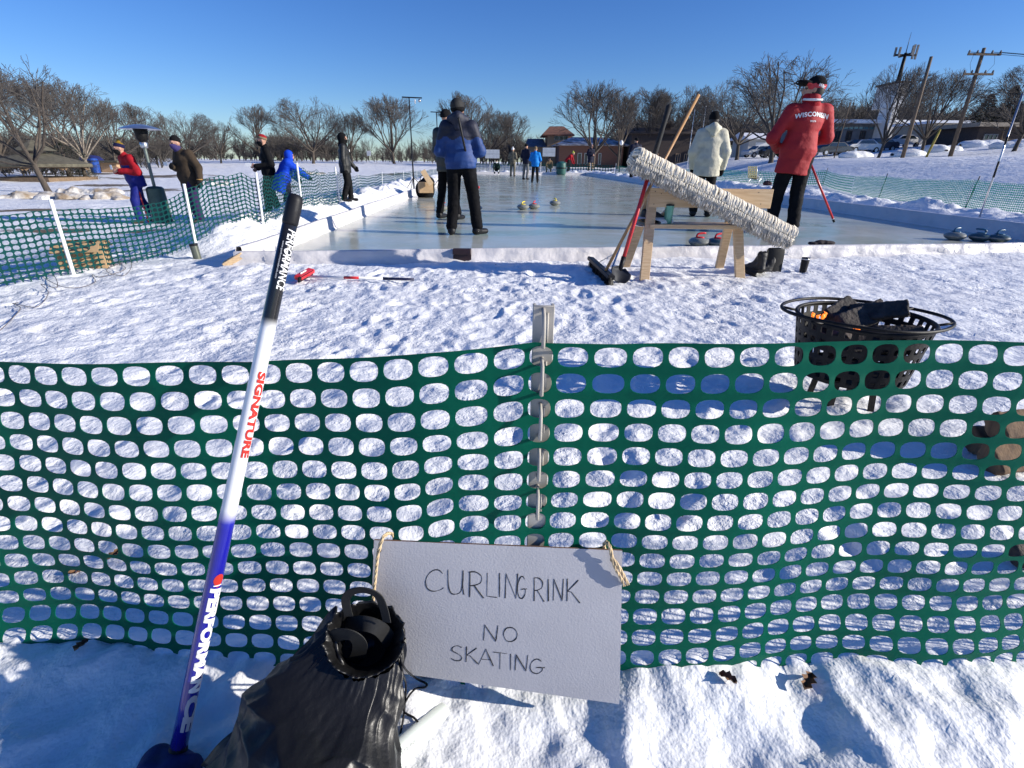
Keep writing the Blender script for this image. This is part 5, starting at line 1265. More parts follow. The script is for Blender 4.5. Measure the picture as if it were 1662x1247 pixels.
card(r, Vector((.03, .40, 1.20)) * k_, .085, .085, .1)
# 2 brown jacket
loc, ht = stand(322, 360, 222)
r, J, P_, k_ = person(loc, math.pi + .42, ht, 'person in a brown jacket and purple trousers, one arm hanging out', purple, brown,
    pose=dict(chs=(.02, .04, 1.27), nck=(.04, .05, 1.45), hd=(.06, .09, 1.595), elR=(.33, .0, 1.12), wrR=(.10, .25, 1.14), elL=(-.32, -.04, 1.13), wrL=(-.40, .04, .88), knL=(-.13, .08, .5), anL=(-.14, .04, .09), knR=(.10, .02, .5), anR=(.10, -.12, .09)),
    hat=dict(kind='beanie', mats=[knit], tall=.02), mask=dict(mat=gait, gaiter=True), glove=blk, bulk=1.15, belly=1.05, pbulk=1.15, hem=.72, head_yaw=.1)
card(r, Vector((.12, .36, 1.20)) * k_, .09, .07, .2)
mb = MB(); mb.tube([Vector((-.405 + .055 * math.cos(a) , .05 + .05 * math.sin(a), .90)) * k_ for a in np.linspace(0, 6.28, 20)[:-1]], .008, 6, closed=True); o = mb.build('cuff_band', mat('orange_band', (.55, .30, .08), .7), None, True); o.parent = r
# 3 black jacket, red and tan hat
loc, ht = stand(447, 346, 219)
r, J, P_, k_ = person(loc, math.pi + 1.05, ht, 'person in a black jacket and olive trousers with a red topped hat and black mask', olive, blk,
    pose=dict(elL=(-.25, -.06, 1.10), wrL=(-.14, .26, 1.06), elR=(.26, -.02, 1.1), wrR=(.2, .2, 1.0), knL=(-.11, .03, .5), anL=(-.12, -.06, .09), knR=(.12, .1, .5), anR=(.12, .12, .09), hd=(0, .04, 1.60)),
    hat=dict(kind='beanie', mats=[knitr, knitt], band=.05), mask=dict(mat=blk), bulk=1.06, pbulk=1.2, hem=.86, head_yaw=.1)
card(r, Vector((-.14, .42, 1.09)) * k_, .11, .07, 1.2)
# 4 child in a blue parka
loc, ht = stand(470, 345, 250)
r, J, P_, k_ = person(loc, 1.15, ht * 1.10, 'child in a bright blue hooded parka reaching down towards a fence post', navy, kblue,
    pose=dict(pel=(0, -.04, .93), chs=(0, .10, 1.22), nck=(0, .18, 1.38), hd=(0, .24, 1.52), shL=(-.18, .12, 1.33), shR=(.18, .14, 1.33), elR=(.24, .38, 1.14), wrR=(.22, .60, .98), elL=(-.25, .2, 1.08), wrL=(-.2, .35, .9)),
    hood=dict(mat=kblue), glove=blk, bulk=1.55, hem=.55)
# 5 all in black
loc, ht = stand(566, 325, 217)
r, J, P_, k_ = person(loc, 1.35, ht, 'person dressed all in black, hooded, with a white name tag by the snow bank', blk, mat('black_shell', (.010, .011, .011), .6, var=.2, bump=.4, bscale=12, bdist=.03),
    pose=dict(elR=(.27, -.02, 1.10), wrR=(.27, .0, .84), elL=(-.27, .06, 1.11), wrL=(-.30, .22, .90), knL=(-.12, .06, .5), anL=(-.13, .06, .09), anR=(.12, -.10, .09)),
    hood=dict(mat=knit), mask=dict(mat=blk), glove=blk, bulk=1.1, hem=.74, head_yaw=.25)
card(r, Vector((.06, .165, 1.31)) * k_, .06, .05, -.1)
# 6 the person in blue with their back to us
p0, p1 = G(731, 384, 0), G(775, 379, 0)
loc = (p0 + p1) / 2; ht = At(730, 158, loc.y).z
s6 = 1.73 / ht
r, J, P_, k_ = person((loc.x, loc.y, 0), 0, ht, 'person in a quilted blue and navy jacket seen from behind on the near ice', jeans, [puff, puffn],
    pose=dict(pel=(-.02, 0, .94), chs=(-.03, .01, 1.27), nck=(-.04, .01, 1.45), hd=(-.045, .03, 1.585), anL=((p0.x - loc.x) * s6, .0, .09), anR=((p1.x - loc.x) * s6 + .01, .03, .09), knL=(-.135, .04, .5), knR=(.14, .05, .5), hpL=(-.115, 0, .92), hpR=(.075, 0, .92),
              elL=(-.305, .0, 1.09), wrL=(-.17, .25, 1.02), elR=(.25, .0, 1.09), wrR=(.10, .26, 1.06), shL=(-.215, 0, 1.385), shR=(.145, 0, 1.385)),
    hood=dict(mat=puffn, down=True), hat=dict(kind='beanie', mats=[mat('black_fleece', (.013, .013, .013), .8, var=.3, scale=30)], brow=-.055, tilt=.55, tall=.0), quilt=True, glove=blk, bulk=1.02, hem=.87, pbulk=1.12, toe=(-.1, .75),
    yoke=lambda c, t: np.where(c[:, 2] > 1.245 + .02 * np.cos(c[:, 0] * 30), 1, 0), vox=.0135, head_yaw=.25)
mb = MB()                                              # headband wrapping the ears
hd = J['hd']
F = Field(.015); F.ell(hd + Vector((0, -.01, .01)), (.098, .114, .05), 0); F.mod = lambda P, d: d + .003 * wr3(P, 25, 3); me = F.mesh('headband', .012, [knit]); me.transform(Matrix.Scale(k_, 4)); o = put('headband', me); o.parent = r
# 6b a person mostly hidden behind
loc, ht = stand(716, 356, 178, 0.0)
p1 = G(760, 353, 0)
person((loc.x + .16, loc.y, 0), .5, ht, 'person in dark clothes mostly hidden behind the blue jacketed person', jeans, mat('dark_shell', (.012, .016, .016), .5), pose=dict(elL=(-.26, .05, 1.1), wrL=(-.15, .25, 1.0), wrR=(.2, .25, 1.0), anL=(-.20, 0, .09), knL=(-.15, .03, .5), anR=(.20, -.02, .09)), hat=dict(kind='beanie', mats=[knit]), glove=blk, vox=.02)
# 7 cream parka
loc, ht = stand(1136, 352, 182, 0.0)
r, J, P_, k_ = person(loc, .15, ht, 'person in a cream hooded parka and black beanie seen from behind past the sawhorse', blk, cream,
    pose=dict(elR=(.285, -.03, 1.10), wrR=(.28, .05, .84), elL=(-.29, -.02, 1.1), wrL=(-.25, .12, .86), anL=(-.13, .05, .09), anR=(.13, .0, .09)),
    hat=dict(kind='beanie', mats=[knit], brow=-.03, tilt=.3, tall=.01), hood=dict(mat=cream, down=True), glove=blk, bulk=1.14, hem=.70, hair=mat('dark_hair', (.02, .014, .01), .6))
# 8 red jacket
p0, p1 = G(1276, 371, 0), G(1303, 388, 0)
loc = (p0 + p1) / 2; loc.y -= .02; ht = At(1322, 121, loc.y).z; loc = Vector((G(1297, 388, 0).x + .06, loc.y, 0))
red_j = mat('red_nylon', (.34, .008, .014), .75, var=.10, scale=5, bump=.4, bscale=14, bdist=.025)
r8, J, P8, k8 = person(loc, .02, ht * .985, 'person in a red lettered jacket and black cap looking off to the side', mat('black_snow_trousers', (.0055, .006, .008), .8, spec=.15, var=.3, bump=.4, bscale=12, bdist=.03), red_j,
    pose=dict(pel=(-.02, 0, .94), chs=(.0, -.01, 1.27), nck=(.02, -.02, 1.45), hd=(.015, .0, 1.605), shL=(-.19, .0, 1.385), shR=(.215, .0, 1.385), elL=(-.345, .0, 1.10), wrL=(-.17, .22, .98), elR=(.31, .02, 1.11), wrR=(.14, .23, 1.03), anL=(-.12, .10, .09), knL=(-.125, .07, .5), anR=(.085, -.06, .09), knR=(.085, .01, .5)),
    hat=dict(kind='cap', mats=[knit, DK('red_white_band', (.50, .06, .07), .8)], band=.062, bill=True, brow=-.012, tilt=.02), bulk=1.0, hem=.70, hair=mat('black_hair', (.012, .010, .009), .7), head_yaw=-1.25, head_pitch=.12, collar=.06, vox=.0135, pbulk=1.1, glove=blk, toe=(-.2, .15))
hd = J['hd']
F = Field(.02); F.cap(hd + Vector((-.025, .02, -.072)), J['nck'] + Vector((0, 0, -.01)), .074, .092, 0); F.mod = lambda P, d: d + .010 * wr3(P, 14, 3, (1, 1, 2)); me = F.mesh('scarf', .014, [red_c]); me.transform(Matrix.Scale(k8, 4)); put('scarf', me).parent = r8
mb = MB(); mb.tube([(J['nck'] + Vector((.098 * math.cos(a), .095 * math.sin(a) - .005, .052 + .012 * math.sin(a)))) * k8 for a in np.linspace(0, 2 * math.pi, 26)[:-1]], .011, 7, closed=True, flat=1.5); mb.build('collar_band', wht, None, True).parent = r8
def decal_on(obj, me, org, xd, ud, ray_d, m, name, parent, off=.006):
    """lays flat lettering on a mesh, all in that mesh's own space"""
    src = obj.data; bv = BVHTree.FromPolygons([v.co for v in src.vertices], [list(p.vertices) for p in src.polygons])
    rd = Vector(ray_d).normalized()
    for v in me.vertices:
        q = Vector(org) + Vector(xd) * v.co.x + Vector(ud) * v.co.y - rd * .5
        hit = bv.ray_cast(q, rd)[0]
        v.co = (hit if hit is not None else q + rd * .3) - rd * off
    me.materials.append(m); o = put(name, me); o.parent = parent; return o
jk = P8['jacket']; ch = J['chs']; bk = Vector((.02, 0, 1.335)) * k8
tx = text_mesh('WISCONSIN', .066 * k8, .0030, 0, 1.08); cut_grid(tx, .012, .012)
for v in tx.vertices: v.co.y += -.55 * v.co.x ** 2 + .01
decal_on(jk, tx, bk, (1, 0, 0), (0, 0, 1), (0, 1, 0), M['wl'], 'lettering', jk)
tx = text_mesh('WIZA', .026 * k8, .001, 0, 1.15); cut_grid(tx, .012, .012); decal_on(jk, tx, bk + Vector((.0, 0, -.085)), (1, 0, 0), (0, 0, 1), (0, 1, 0), M['wl'], 'lettering', jk)
tx = text_mesh('Wisc', .045 * k8, .002, .3, .9); cut_grid(tx, .01, .01); decal_on(P8['hat'], tx, (hd + Vector((.03, 0, .028))) * k8, (.95, 0, -.25), (.25, 0, .95), (-.1, 1, 0), M['wl'], 'lettering', P8['hat'], .002)
# the broom at the hip
b0 = Vector(loc) + Vector((.17, .20, 1.0 * k8)); b1 = At(1353, 358, loc.y + .15)
bq = empty('curling_broom', b1, 0, 'curling broom with a red shaft held at the red jacketed person\'s hip', 'broom')
mb = MB(); mb.tube([b0, b1], .017, 12); mb.build('shaft', M['red'], bq, True); mb = MB(); dv = (b1 - b0).normalized(); mb.tube([b1 - dv * .02, b1 + dv * .03], [.02, .018], 12); mb.build('end_cap', M['black'], bq, True)
mb = MB(); mb.tube([b1 - dv * .035, b1 - dv * .02], .0178, 12); mb.build('white_ring', M['white'], bq, True)
# broom standing behind the blue jacket
t0, t1 = At(745, 193, 8.0), G(768, 306, 0.03)
tA = At(744, 192, p0.y * 0 + 7.75); tB = At(768, 303, 8.6)
bq = empty('curling_broom', tB, 0, 'curling broom with a black handle and red pad held by the blue jacketed person', 'broom')
mb = MB(); mb.tube([tA, tB], .0155, 10); mb.build('shaft', M['black'], bq, True)
mb = MB(); mb.beam(tB + Vector((-.10, 0, -.01)), tB + Vector((.10, 0, -.01)), .06, .035, bev=.006); mb.build('brush_head', M['red'], bq)
# ---- farther along the ice
CR = dict(pel=(0, -.16, .46), chs=(0, .06, .76), nck=(0, .16, .92), hd=(0, .24, 1.03), shL=(-.18, .12, .87), shR=(.18, .12, .87), hpL=(-.1, -.14, .44), hpR=(.1, -.14, .44), knL=(-.20, .22, .52), knR=(.20, .22, .52), anL=(-.17, .02, .09), anR=(.17, .02, .09), elL=(-.27, .22, .60), elR=(.27, .22, .60), wrL=(-.2, .36, .36), wrR=(.2, .36, .36))
BN = dict(pel=(0, -.10, .93), chs=(0, .12, 1.18), nck=(0, .26, 1.30), hd=(0, .37, 1.38), shL=(-.18, .20, 1.23), shR=(.18, .20, 1.23), elL=(-.24, .28, .96), elR=(.24, .28, .96), wrL=(-.2, .38, .72), wrR=(.2, .38, .72))
def far(px, py, pyh, head, label, pants, jk_, vox=.03, frac=1.0, **kw):
    loc, ht = stand(px, py, pyh, 0.0); return person(loc, head, ht / frac, label, pants, jk_, vox=vox, **kw)
far(868, 297, 238, .1, 'person in a bright blue jacket seen from behind at mid rink', blk, azure, hat=dict(kind='beanie', mats=[knitt]), pose=dict(anL=(-.14, 0, .09), anR=(.14, 0, .09), elL=(-.27, .02, 1.1), wrL=(-.16, .2, 1.0), elR=(.27, .02, 1.1), wrR=(.16, .2, 1.0)))
r, J, _, k_ = far(853, 292, 234, .6, 'person in a dark jacket and grey trousers next to the bright blue jacket', gry, navy, hat=dict(kind='beanie', mats=[knit]), pose=dict(wrL=(-.2, .3, 1.0), wrR=(.2, .3, 1.0)), glove=blk)
far(832, 287, 240, .3, 'person in camouflage with a white hat holding still on the far ice', camo, camo, hat=dict(kind='beanie', mats=[wht], pom=True), pose=dict(wrL=(-.1, .25, 1.05), wrR=(.1, .25, 1.05)))
far(806, 284, 260, math.pi, 'person crouching in a dark jacket with white gloves below the scoreboard', blk, forest, frac=.67, pose=CR, hat=dict(kind='beanie', mats=[knit]), glove=wht, boot=wht, mask=dict(mat=wht))
far(890, 281, 256, math.pi - .2, 'person crouching in tan and black below the right scoreboard', tan, tan, frac=.67, pose=CR, hat=dict(kind='beanie', mats=[knit]), glove=wht)
far(922, 280, 247, 2.0, 'person in a red coat and lime hat bending down at the far end', blk, red_c, frac=.86, pose=BN, hat=dict(kind='beanie', mats=[lime], pom=True), glove=red_c)
far(957, 283, 234, 2.6, 'bare headed person in a dark coat and tan trousers at the rink edge', tan, navy, hair=mat('brown_hair', (.05, .03, .02), .7), pose=dict(wrL=(-.05, .2, 1.1), wrR=(.05, .2, 1.1)), hem=.66)
far(1027, 293, 224, -.3, 'person in navy standing at the rink edge behind the mop head', blk, navy, hat=dict(kind='beanie', mats=[knit]), bulk=1.15, pose=dict(anR=(.14, .1, .09)))
# ---- bits by the left border: a bag of gear, a box and a plank
p_ = rink(-.30, 11.3); z0 = h(p_.x, p_.y); c0 = At(693, 300, p_.y)
mb = MB(); c = Vector((c0.x - .05, p_.y, max(z0, .05) + .16)); mb.box(c, (.42, .34, .30), rotz(.3)); mb.build('cardboard_box', M['card'], None, label='small cardboard box by the left rink edge behind the blue jacket', cat='box')
mb = MB(); a, b = At(700, 300, p_.y - .25), At(686, 277, p_.y - .22); mb.beam(a, b, .16, .035, up=(.3, -1, 0), bev=.003); mb.build('wooden_plank', M['woodx'], None, label='short pale plank leaning on the box at the left rink edge', cat='plank')
c = At(688, 272, p_.y + .35); c.z = h(c.x, c.y); F = Field(.06); F.ell(c + Vector((0, 0, .28)), (.30, .24, .33), 0); F.ell(c + Vector((.12, -.06, .5)), (.2, .18, .2), 0); F.mod = lambda P, d: d + .02 * wr3(P, 6, 2)
bgk = put('gear_bag', F.mesh('gear_bag', .03, [blk]), None, 'slumped black gear bag standing behind the plank at the left rink edge', 'bag')
mb = MB(); mb.tube([c + Vector((-.12, -.1, .58)), c + Vector((-.08, -.12, .70)), c + Vector((.06, -.12, .72)), c + Vector((.12, -.1, .62))], .012, 6); mb.build('handle', M['webbing'], bgk, True)
# ------------------------------------------------------------------ the other fences
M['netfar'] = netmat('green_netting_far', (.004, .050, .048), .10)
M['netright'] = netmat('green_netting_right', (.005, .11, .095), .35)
M['stake'] = mat('dark_stake', (.022, .022, .022), .6)
def fence(px_list, post_h, label, group, post_m, rad, net_h, cell, lean=0.0, world=None, sag=.03, postset=None, hx=.84, hz=.78, net_m=None):
    pts = world if world else [Gs(*p) for p in px_list]
    pts = [Vector((p.x, p.y, 0)) for p in pts]
    seg = [0.0]
    for i in range(len(pts) - 1): seg.append(seg[-1] + (pts[i + 1] - pts[i]).length)
    root = empty('mesh_fence', (pts[0].x, pts[0].y, h(pts[0].x, pts[0].y)), 0, label, 'fence', group)
    Ltot = seg[-1]; bounds = [(0, min(Ltot, 12.0), 1.0)] + ([(12.0, Ltot, 2.0)] if Ltot > 12.5 else [])
    for (s0, s1, kf) in bounds:
        cx, cz = cell[0] * kf, cell[1] * kf
        nc = max(2, int((s1 - s0) / cx)); nr = max(3, round(net_h / cz))
        uv, q = net_arrays(nc, nr, cx, cz, hx, hz, 8)
        s = s0 + uv[:, 0]; v = uv[:, 1]
        x = np.interp(s, seg, [p.x for p in pts]); y = np.interp(s, seg, [p.y for p in pts])
        k = np.clip(np.searchsorted(seg, s) - 1, 0, len(seg) - 2); sg = np.array(seg); fr = (s - sg[k]) / np.maximum(sg[k + 1] - sg[k], 1e-6)
        dx = np.array([(pts[i + 1] - pts[i]).normalized().x for i in range(len(pts) - 1)])[k]; dy = np.array([(pts[i + 1] - pts[i]).normalized().y for i in range(len(pts) - 1)])[k]
        g = H(x, y)
        sg_ = 4 * fr * (1 - fr) * sag
        z = g + net_h - .0 - v - sg_ * (1 - v / net_h * .5) + .012 * noise3(s * .8, v * 2, 2.2)
        off = .04 * noise3(s * .7, v * 1.5, 7.7) + .008 * noise3(s * 3.1, v * 5, 4.7)
        V = np.stack([x - dy * off, y + dx * off, z], -1)
        put('net', newmesh('net', V, q, [net_m or M['netfar']]), root)
    for i, p in enumerate(postset or pts):
        z0 = h(p.x, p.y); ln = random.uniform(-.03, .03); mb = MB()
        t = Vector((p.x + lean + ln, p.y + random.uniform(-.03, .03), z0 + post_h * random.uniform(.97, 1.05)))
        mb.tube([(p.x, p.y - .02, z0 - .1), t - Vector((0, .02, 0))], rad, 8); mb.build('post', post_m, root, 'auto')
    return root
fl_px = [(122, 445), (318, 393), (428, 364), (492, 344), (552, 331), (585, 311), (621, 304), (642, 299), (656, 296), (668, 293)]
pl = [Gs(*p) for p in fl_px]
first = pl[0] + (pl[0] - pl[1]).normalized() * 2.3
far_l = rink(-2.6, RL + 1.5)
ext = [pl[-1].lerp(far_l, t) for t in (.15, .3, .45, .6, .75, .9, 1.0)]
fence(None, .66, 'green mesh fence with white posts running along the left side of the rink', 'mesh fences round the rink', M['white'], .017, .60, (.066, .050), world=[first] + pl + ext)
fr_px = [(1565, 338), (1425, 322), (1335, 300)]
pr = [Gs(*p) for p in fr_px]; fst = pr[0] + (pr[0] - pr[1]).normalized() * 3.4 + Vector((.0, -.3, 0)); far_r = rink(RW + 3.0, RL + 1.5)
ext = [pr[-1].lerp(far_r, t) for t in (.2, .4, .6, .8, 1.0)]
fence(None, .80, 'green mesh fence on leaning black stakes along the right side of the rink', 'mesh fences round the rink', M['stake'], .014, .72, (.066, .052), lean=.10, world=[fst] + pr + ext, sag=.05, net_m=M['netright'])
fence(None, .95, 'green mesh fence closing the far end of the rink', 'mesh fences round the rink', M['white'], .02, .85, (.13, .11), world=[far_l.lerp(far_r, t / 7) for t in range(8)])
# ------------------------------------------------------------------ patio heater
p_ = Gs(265, 361); hz_ = p_.z
hr = empty('patio_heater', p_, 0, 'tall dark green patio heater with a silver mushroom reflector behind the left fence', 'patio heater')
k = (At(226, 203, p_.y).z - hz_) / 2.2; cc = Vector(p_)
def LQ(prof): return [(a * k, b * k) for a, b in prof]
mb = MB(); mb.lathe(LQ([(0, 0), (.23, 0), (.235, .03), (.225, .06), (.195, .80), (.15, .84), (.03, .86)]), cc, 32); mb.build('tank_housing', M['dgreen'], hr, 'auto')
mb = MB(); mb.lathe(LQ([(.036, .84), (.036, 1.72)]), cc, 16); mb.build('pole', mat('grey_green_pole', (.16, .19, .17), .35, metal=.4), hr, 'auto')
mb = MB(); mb.lathe(LQ([(.04, 1.70), (.075, 1.72), (.085, 1.80), (.075, 1.82), (.06, 1.86)]), cc, 20); mb.build('control_head', M['steel'], hr, 'auto')
mb = MB(); mb.lathe(LQ([(.085, 1.84), (.125, 1.90), (.15, 2.12), (.14, 2.14)]), cc, 24); mb.build('burner_screen', M['blackmetal'], hr, 'auto')
mb = MB(); mb.lathe(LQ([(0, 2.215), (.10, 2.21), (.28, 2.17), (.43, 2.115), (.435, 2.105), (.28, 2.155), (.1, 2.19), (0, 2.195)]), cc, 32); mb.build('reflector', M['steel'], hr, 'auto')
mb = MB(); mb.tube([cc + Vector((-.16, -.22, .02)), cc + Vector((-.20, -.20, .45)), cc + Vector((-.24, -.16, .95))], .02, 8, flat=.5)
mb.build('red_strap', M['red'], hr, True)
# ------------------------------------------------------------------ camera masts on the left
def mast(px, py, pyt, Y, label, arm=.65):
    g = At(px, py, Y); z0 = h(g.x, g.y); b = Vector((g.x, g.y, z0)); t = Vector((g.x + .02, g.y, At(px, pyt, Y).z))
    r = empty('camera_mast', b, 0, label, 'camera mast', 'camera masts beside the rink'); Hm = t.z - z0
    mb = MB(); mb.tube([b, b + (t - b) * .5], .026, 10); mb.tube([b + (t - b) * .5, t], .020, 10); mb.build('pole', M['black'], r, True)
    for a in (.4, 2.5, 4.6):
        mb = MB(); mb.tube([b + Vector((0, 0, .42)), b + Vector((.42 * math.cos(a), .42 * math.sin(a), -.0))], .013, 8); mb.build('tripod_leg', M['black'], r, True)
    mb = MB(); mb.beam(t + Vector((-arm * .55, 0, 0)), t + Vector((arm, 0, -.02)), .035, .035); mb.build('crossbar', M['black'], r)
    for o_ in (.45, .80):
        mb = MB(); c = t + Vector((arm * o_, 0, -.08)); mb.tube([c + Vector((0, 0, .08)), c], .008, 6)
        if o_ < .6: mb.box(c + Vector((0, 0, -.05)), (.05, .05, .11), bev=.008)
        else: mb.ball(c + Vector((0, 0, -.02)), .05, 12)
        mb.build('camera', M['white'] if o_ < .6 else M['steel'], r, 'auto')
    return r
p_ = Gs(672, 306); mast(672, 306, 158, p_.y, 'tall black tripod mast with two small cameras on its crossbar near the snow bank', .42)
mast(712, 281, 182, 24.0, 'farther black mast with a crossbar partly hidden behind the blue jacketed person', .45)
# ------------------------------------------------------------------ scoreboards at the far end
M['signwhite'] = mat('whiteboard', (.62, .64, .68), .5, var=.04)
def board(pxl, pxr, pyt, pyb, pyp, label):
    Y = rink(5, RL + .1).y
    l, r_ = At(pxl, pyp, Y), At(pxr, pyp, Y); w_ = r_.x - l.x; b = Vector(((l.x + r_.x) / 2, Y, h(l.x, Y)))
    root = empty('scoreboard', b, 0, label, 'scoreboard', 'scoreboards at the far end'); zt = l.z; zb0, zb1 = At(pxl, pyb, Y).z, At(pxl, pyt, Y).z
    for x_ in (l.x, r_.x):
        mb = MB(); mb.beam((x_, Y, -.1), (x_, Y, zt), .13, .09); mb.build('post', M['wood'], root)
    mb = MB(); mb.box((b.x, Y - .08, (zb0 + zb1) / 2), (w_ - .02, .02, zb1 - zb0)); mb.build('panel', M['signwhite'], root)
    mb = MB()
    for i in range(11): mb.box((b.x - w_ / 2 + w_ * (i + .5) / 11, Y - .092, (zb0 + zb1) / 2), (.03, .003, (zb1 - zb0) * .9))
    mb.box((b.x, Y - .094, (zb0 + zb1) / 2), (w_ * .96, .003, .03)); mb.build('score_grid', mat('grid_grey', (.33, .34, .38), .6), root)
board(787, 811, 243, 257, 231, 'white scoreboard on wooden posts at the far end, the one behind the crouching green jacket')
board(881, 902, 240, 254, 229, 'white scoreboard on wooden posts at the far end, the one before the brown gabled house')
Yb = rink(5, RL + .2).y; c = At(911, 269, Yb); c.z = h(c.x, c.y); mb = MB(); mb.lathe([(0, 0), (.40, 0), (.44, .1), (.46, .55), (.42, .95), (.2, 1.1), (0, 1.12)], c, 24); rb_ = mb.build('green_barrel', mat('teal_plastic', (.02, .10, .085), .5), None, 'auto', label='dark green barrel at the far end beside the right scoreboard', cat='barrel')
mb = MB(); mb.lathe([(.465, .5), (.48, .53), (.48, .57), (.465, .6)], c, 24); mb.build('hoop', M['black'], rb_, 'auto')
# folding lawn chair on the bank
p_ = Gs(1222, 302); base = Vector(p_); ch_ = empty('lawn_chair', base, R_(-50), 'folding aluminium lawn chair with yellow webbing on the right snow bank', 'chair')
def LC(x, y, z): return ch_.matrix_basis @ Vector((x, y, z))
M['alu'] = mat('aluminium', (.70, .70, .70), .35, metal=.7, var=.05); M['webb'] = mat('yellow_webbing', (.62, .52, .24), .8, var=.2, scale=20)
for sx in (-.27, .27):
    mb = MB(); mb.tube([LC(sx, .22, 0), LC(sx, -.05, .38), LC(sx, -.14, .55)], .013, 8); mb.tube([LC(sx, -.26, 0), LC(sx, .20, .36), LC(sx, .26, .56), LC(sx, -.16, .58)], .013, 8); mb.build('side_frame', M['alu'], ch_, True)
mb = MB(); mb.tube([LC(-.25, -.18, .36), LC(-.25, -.42, .98), LC(.25, -.42, .98), LC(.25, -.18, .36)], .013, 8); mb.build('back_frame', M['alu'], ch_, True)
mb = MB()
for i in range(5): x_ = -.2 + .1 * i; mb.beam(LC(x_, -.19, .40), LC(x_, -.42, .97), .055, .004, up=LC(0, 1, .3) - LC(0, 0, 0))
for i in range(6): t = .08 + .165 * i; mb.beam(LC(-.25, -.18 - .24 * t - .006, .37 + .60 * t), LC(.25, -.18 - .24 * t - .006, .37 + .60 * t), .05, .004, up=LC(0, 1, .3) - LC(0, 0, 0))
mb.build('back_webbing', M['webb'], ch_)
mb = MB()
for i in range(5): y_ = -.16 + .09 * i; mb.beam(LC(-.25, y_, .37), LC(.25, y_, .37), .055, .004)
mb.build('seat_webbing', M['webb'], ch_)
c = LC(-.02, 0, .43); F = Field(.05); F.ell(c, (.19, .17, .10), 0); F.ell(c + Vector((.1, 0, -.03)), (.12, .1, .08), 0); F.mod = lambda P, d: d + .025 * wr3(P, 9, 5)
put('folded_coat', F.mesh('folded_coat', .018, [blk]), None, 'dark coat bundled on the seat of the lawn chair', 'coat')
p_ = Gs(1243, 301); F = Field(.05); F.ell(p_ + Vector((.05, 0, .10)), (.24, .15, .14), 0); F.ell(p_ + Vector((.2, 0, .08)), (.12, .1, .1), 0); F.mod = lambda P, d: d + .03 * wr3(P, 8, 6)
gb = put('gym_bag', F.mesh('gym_bag', .02, [mat('dark_maroon', (.05, .012, .014), .7)]), None, 'dark red gym bag on the snow beside the lawn chair', 'bag')
mb = MB(); mb.tube([p_ + Vector((-.08, -.12, .16)), p_ + Vector((-.03, -.14, .29)), p_ + Vector((.08, -.14, .29)), p_ + Vector((.13, -.12, .17))], .012, 6); mb.build('handle', M['webbing'], gb, True)
# ------------------------------------------------------------------ trees
M['treebark'] = mat('grey_bark', (.095, .075, .058), .9, col2=(.05, .04, .032), scale=3, stretch=(3, 3, .6))
M['twig'] = mat('brown_twigs', (.086, .076, .068), .9, var=.25, scale=.6)
M['twigd'] = mat('dark_twigs', (.076, .066, .057), .9, var=.3, scale=.4)
M['palebark'] = mat('pale_bark', (.30, .26, .21), .9, col2=(.14, .11, .085), scale=4, stretch=(3, 3, .6))
M['needle'] = mat('dark_needles', (.020, .032, .020), .85, var=.35, scale=.8)
def seg_mesh(name, segs, n, m):
    A = np.array([s[0] for s in segs], float); Bp = np.array([s[1] for s in segs], float); ra = np.array([s[2] for s in segs]); rb = np.array([s[3] for s in segs])
    d = Bp - A; d /= np.linalg.norm(d, axis=1)[:, None] + 1e-9
    ref = np.where(np.abs(d[:, 2:3]) < .9, np.array([[0, 0, 1.0]]), np.array([[1.0, 0, 0]]))
    a = np.cross(d, ref); a /= np.linalg.norm(a, axis=1)[:, None]; b = np.cross(d, a)
    an = np.arange(n) * 2 * math.pi / n; ca, sa = np.cos(an), np.sin(an)
    off = a[:, None, :] * ca[None, :, None] + b[:, None, :] * sa[None, :, None]
    V = np.concatenate([A[:, None] + off * ra[:, None, None], Bp[:, None] + off * rb[:, None, None]], 1)
    i = np.arange(n); j = (i + 1) % n
    q = np.stack([i, j, j + n, i + n], -1)[None] + (np.arange(len(segs)) * 2 * n)[:, None, None]
    return newmesh(name, V.reshape(-1, 3), q.reshape(-1, 4), [m])
ENV = [None]
def inside(p):
    e = ENV[0]
    if e is None: return True
    q = Vector((p.x / e[1], p.y / e[1], (p.z - e[0]) / (e[2] if p.z > e[0] else e[3])))
    return q.length < 1 + .10 * math.sin(p.x * 2.1 + p.z * 1.7) + .10 * math.sin(p.y * 2.7 - p.z)
def grow(segs, rnd, p, d, L, r, lev, mx, up, ang):
    n = (4, 4, 3, 3, 2)[min(lev, 4)]
    for i in range(n):
        d = (d + Vector((rnd.gauss(0, .13), rnd.gauss(0, .13), rnd.gauss(0, .10) + up))).normalized(); q = p + d * L / n
        r0, r1 = r * (1 - .55 * i / n), r * (1 - .55 * (i + 1) / n); 
        if not inside(q): return
        segs.append((p, q, r0, r1, lev)); p = q
        if lev < mx and (i >= 1 or lev >= 1):
            for _ in range((1 if i < n - 1 and rnd.random() < .35 else 2) if lev < 3 else 1 + (rnd.random() < .5)):
                ax = d.orthogonal().normalized(); ax = Matrix.Rotation(rnd.uniform(0, 6.28), 3, d) @ ax
                nd = Matrix.Rotation(rnd.uniform(*ang), 3, ax) @ d
                grow(segs, rnd, p, nd, L * rnd.uniform(.45, .68), max(r1 * rnd.uniform(.5, .72), .008), lev + 1, mx, up, ang)
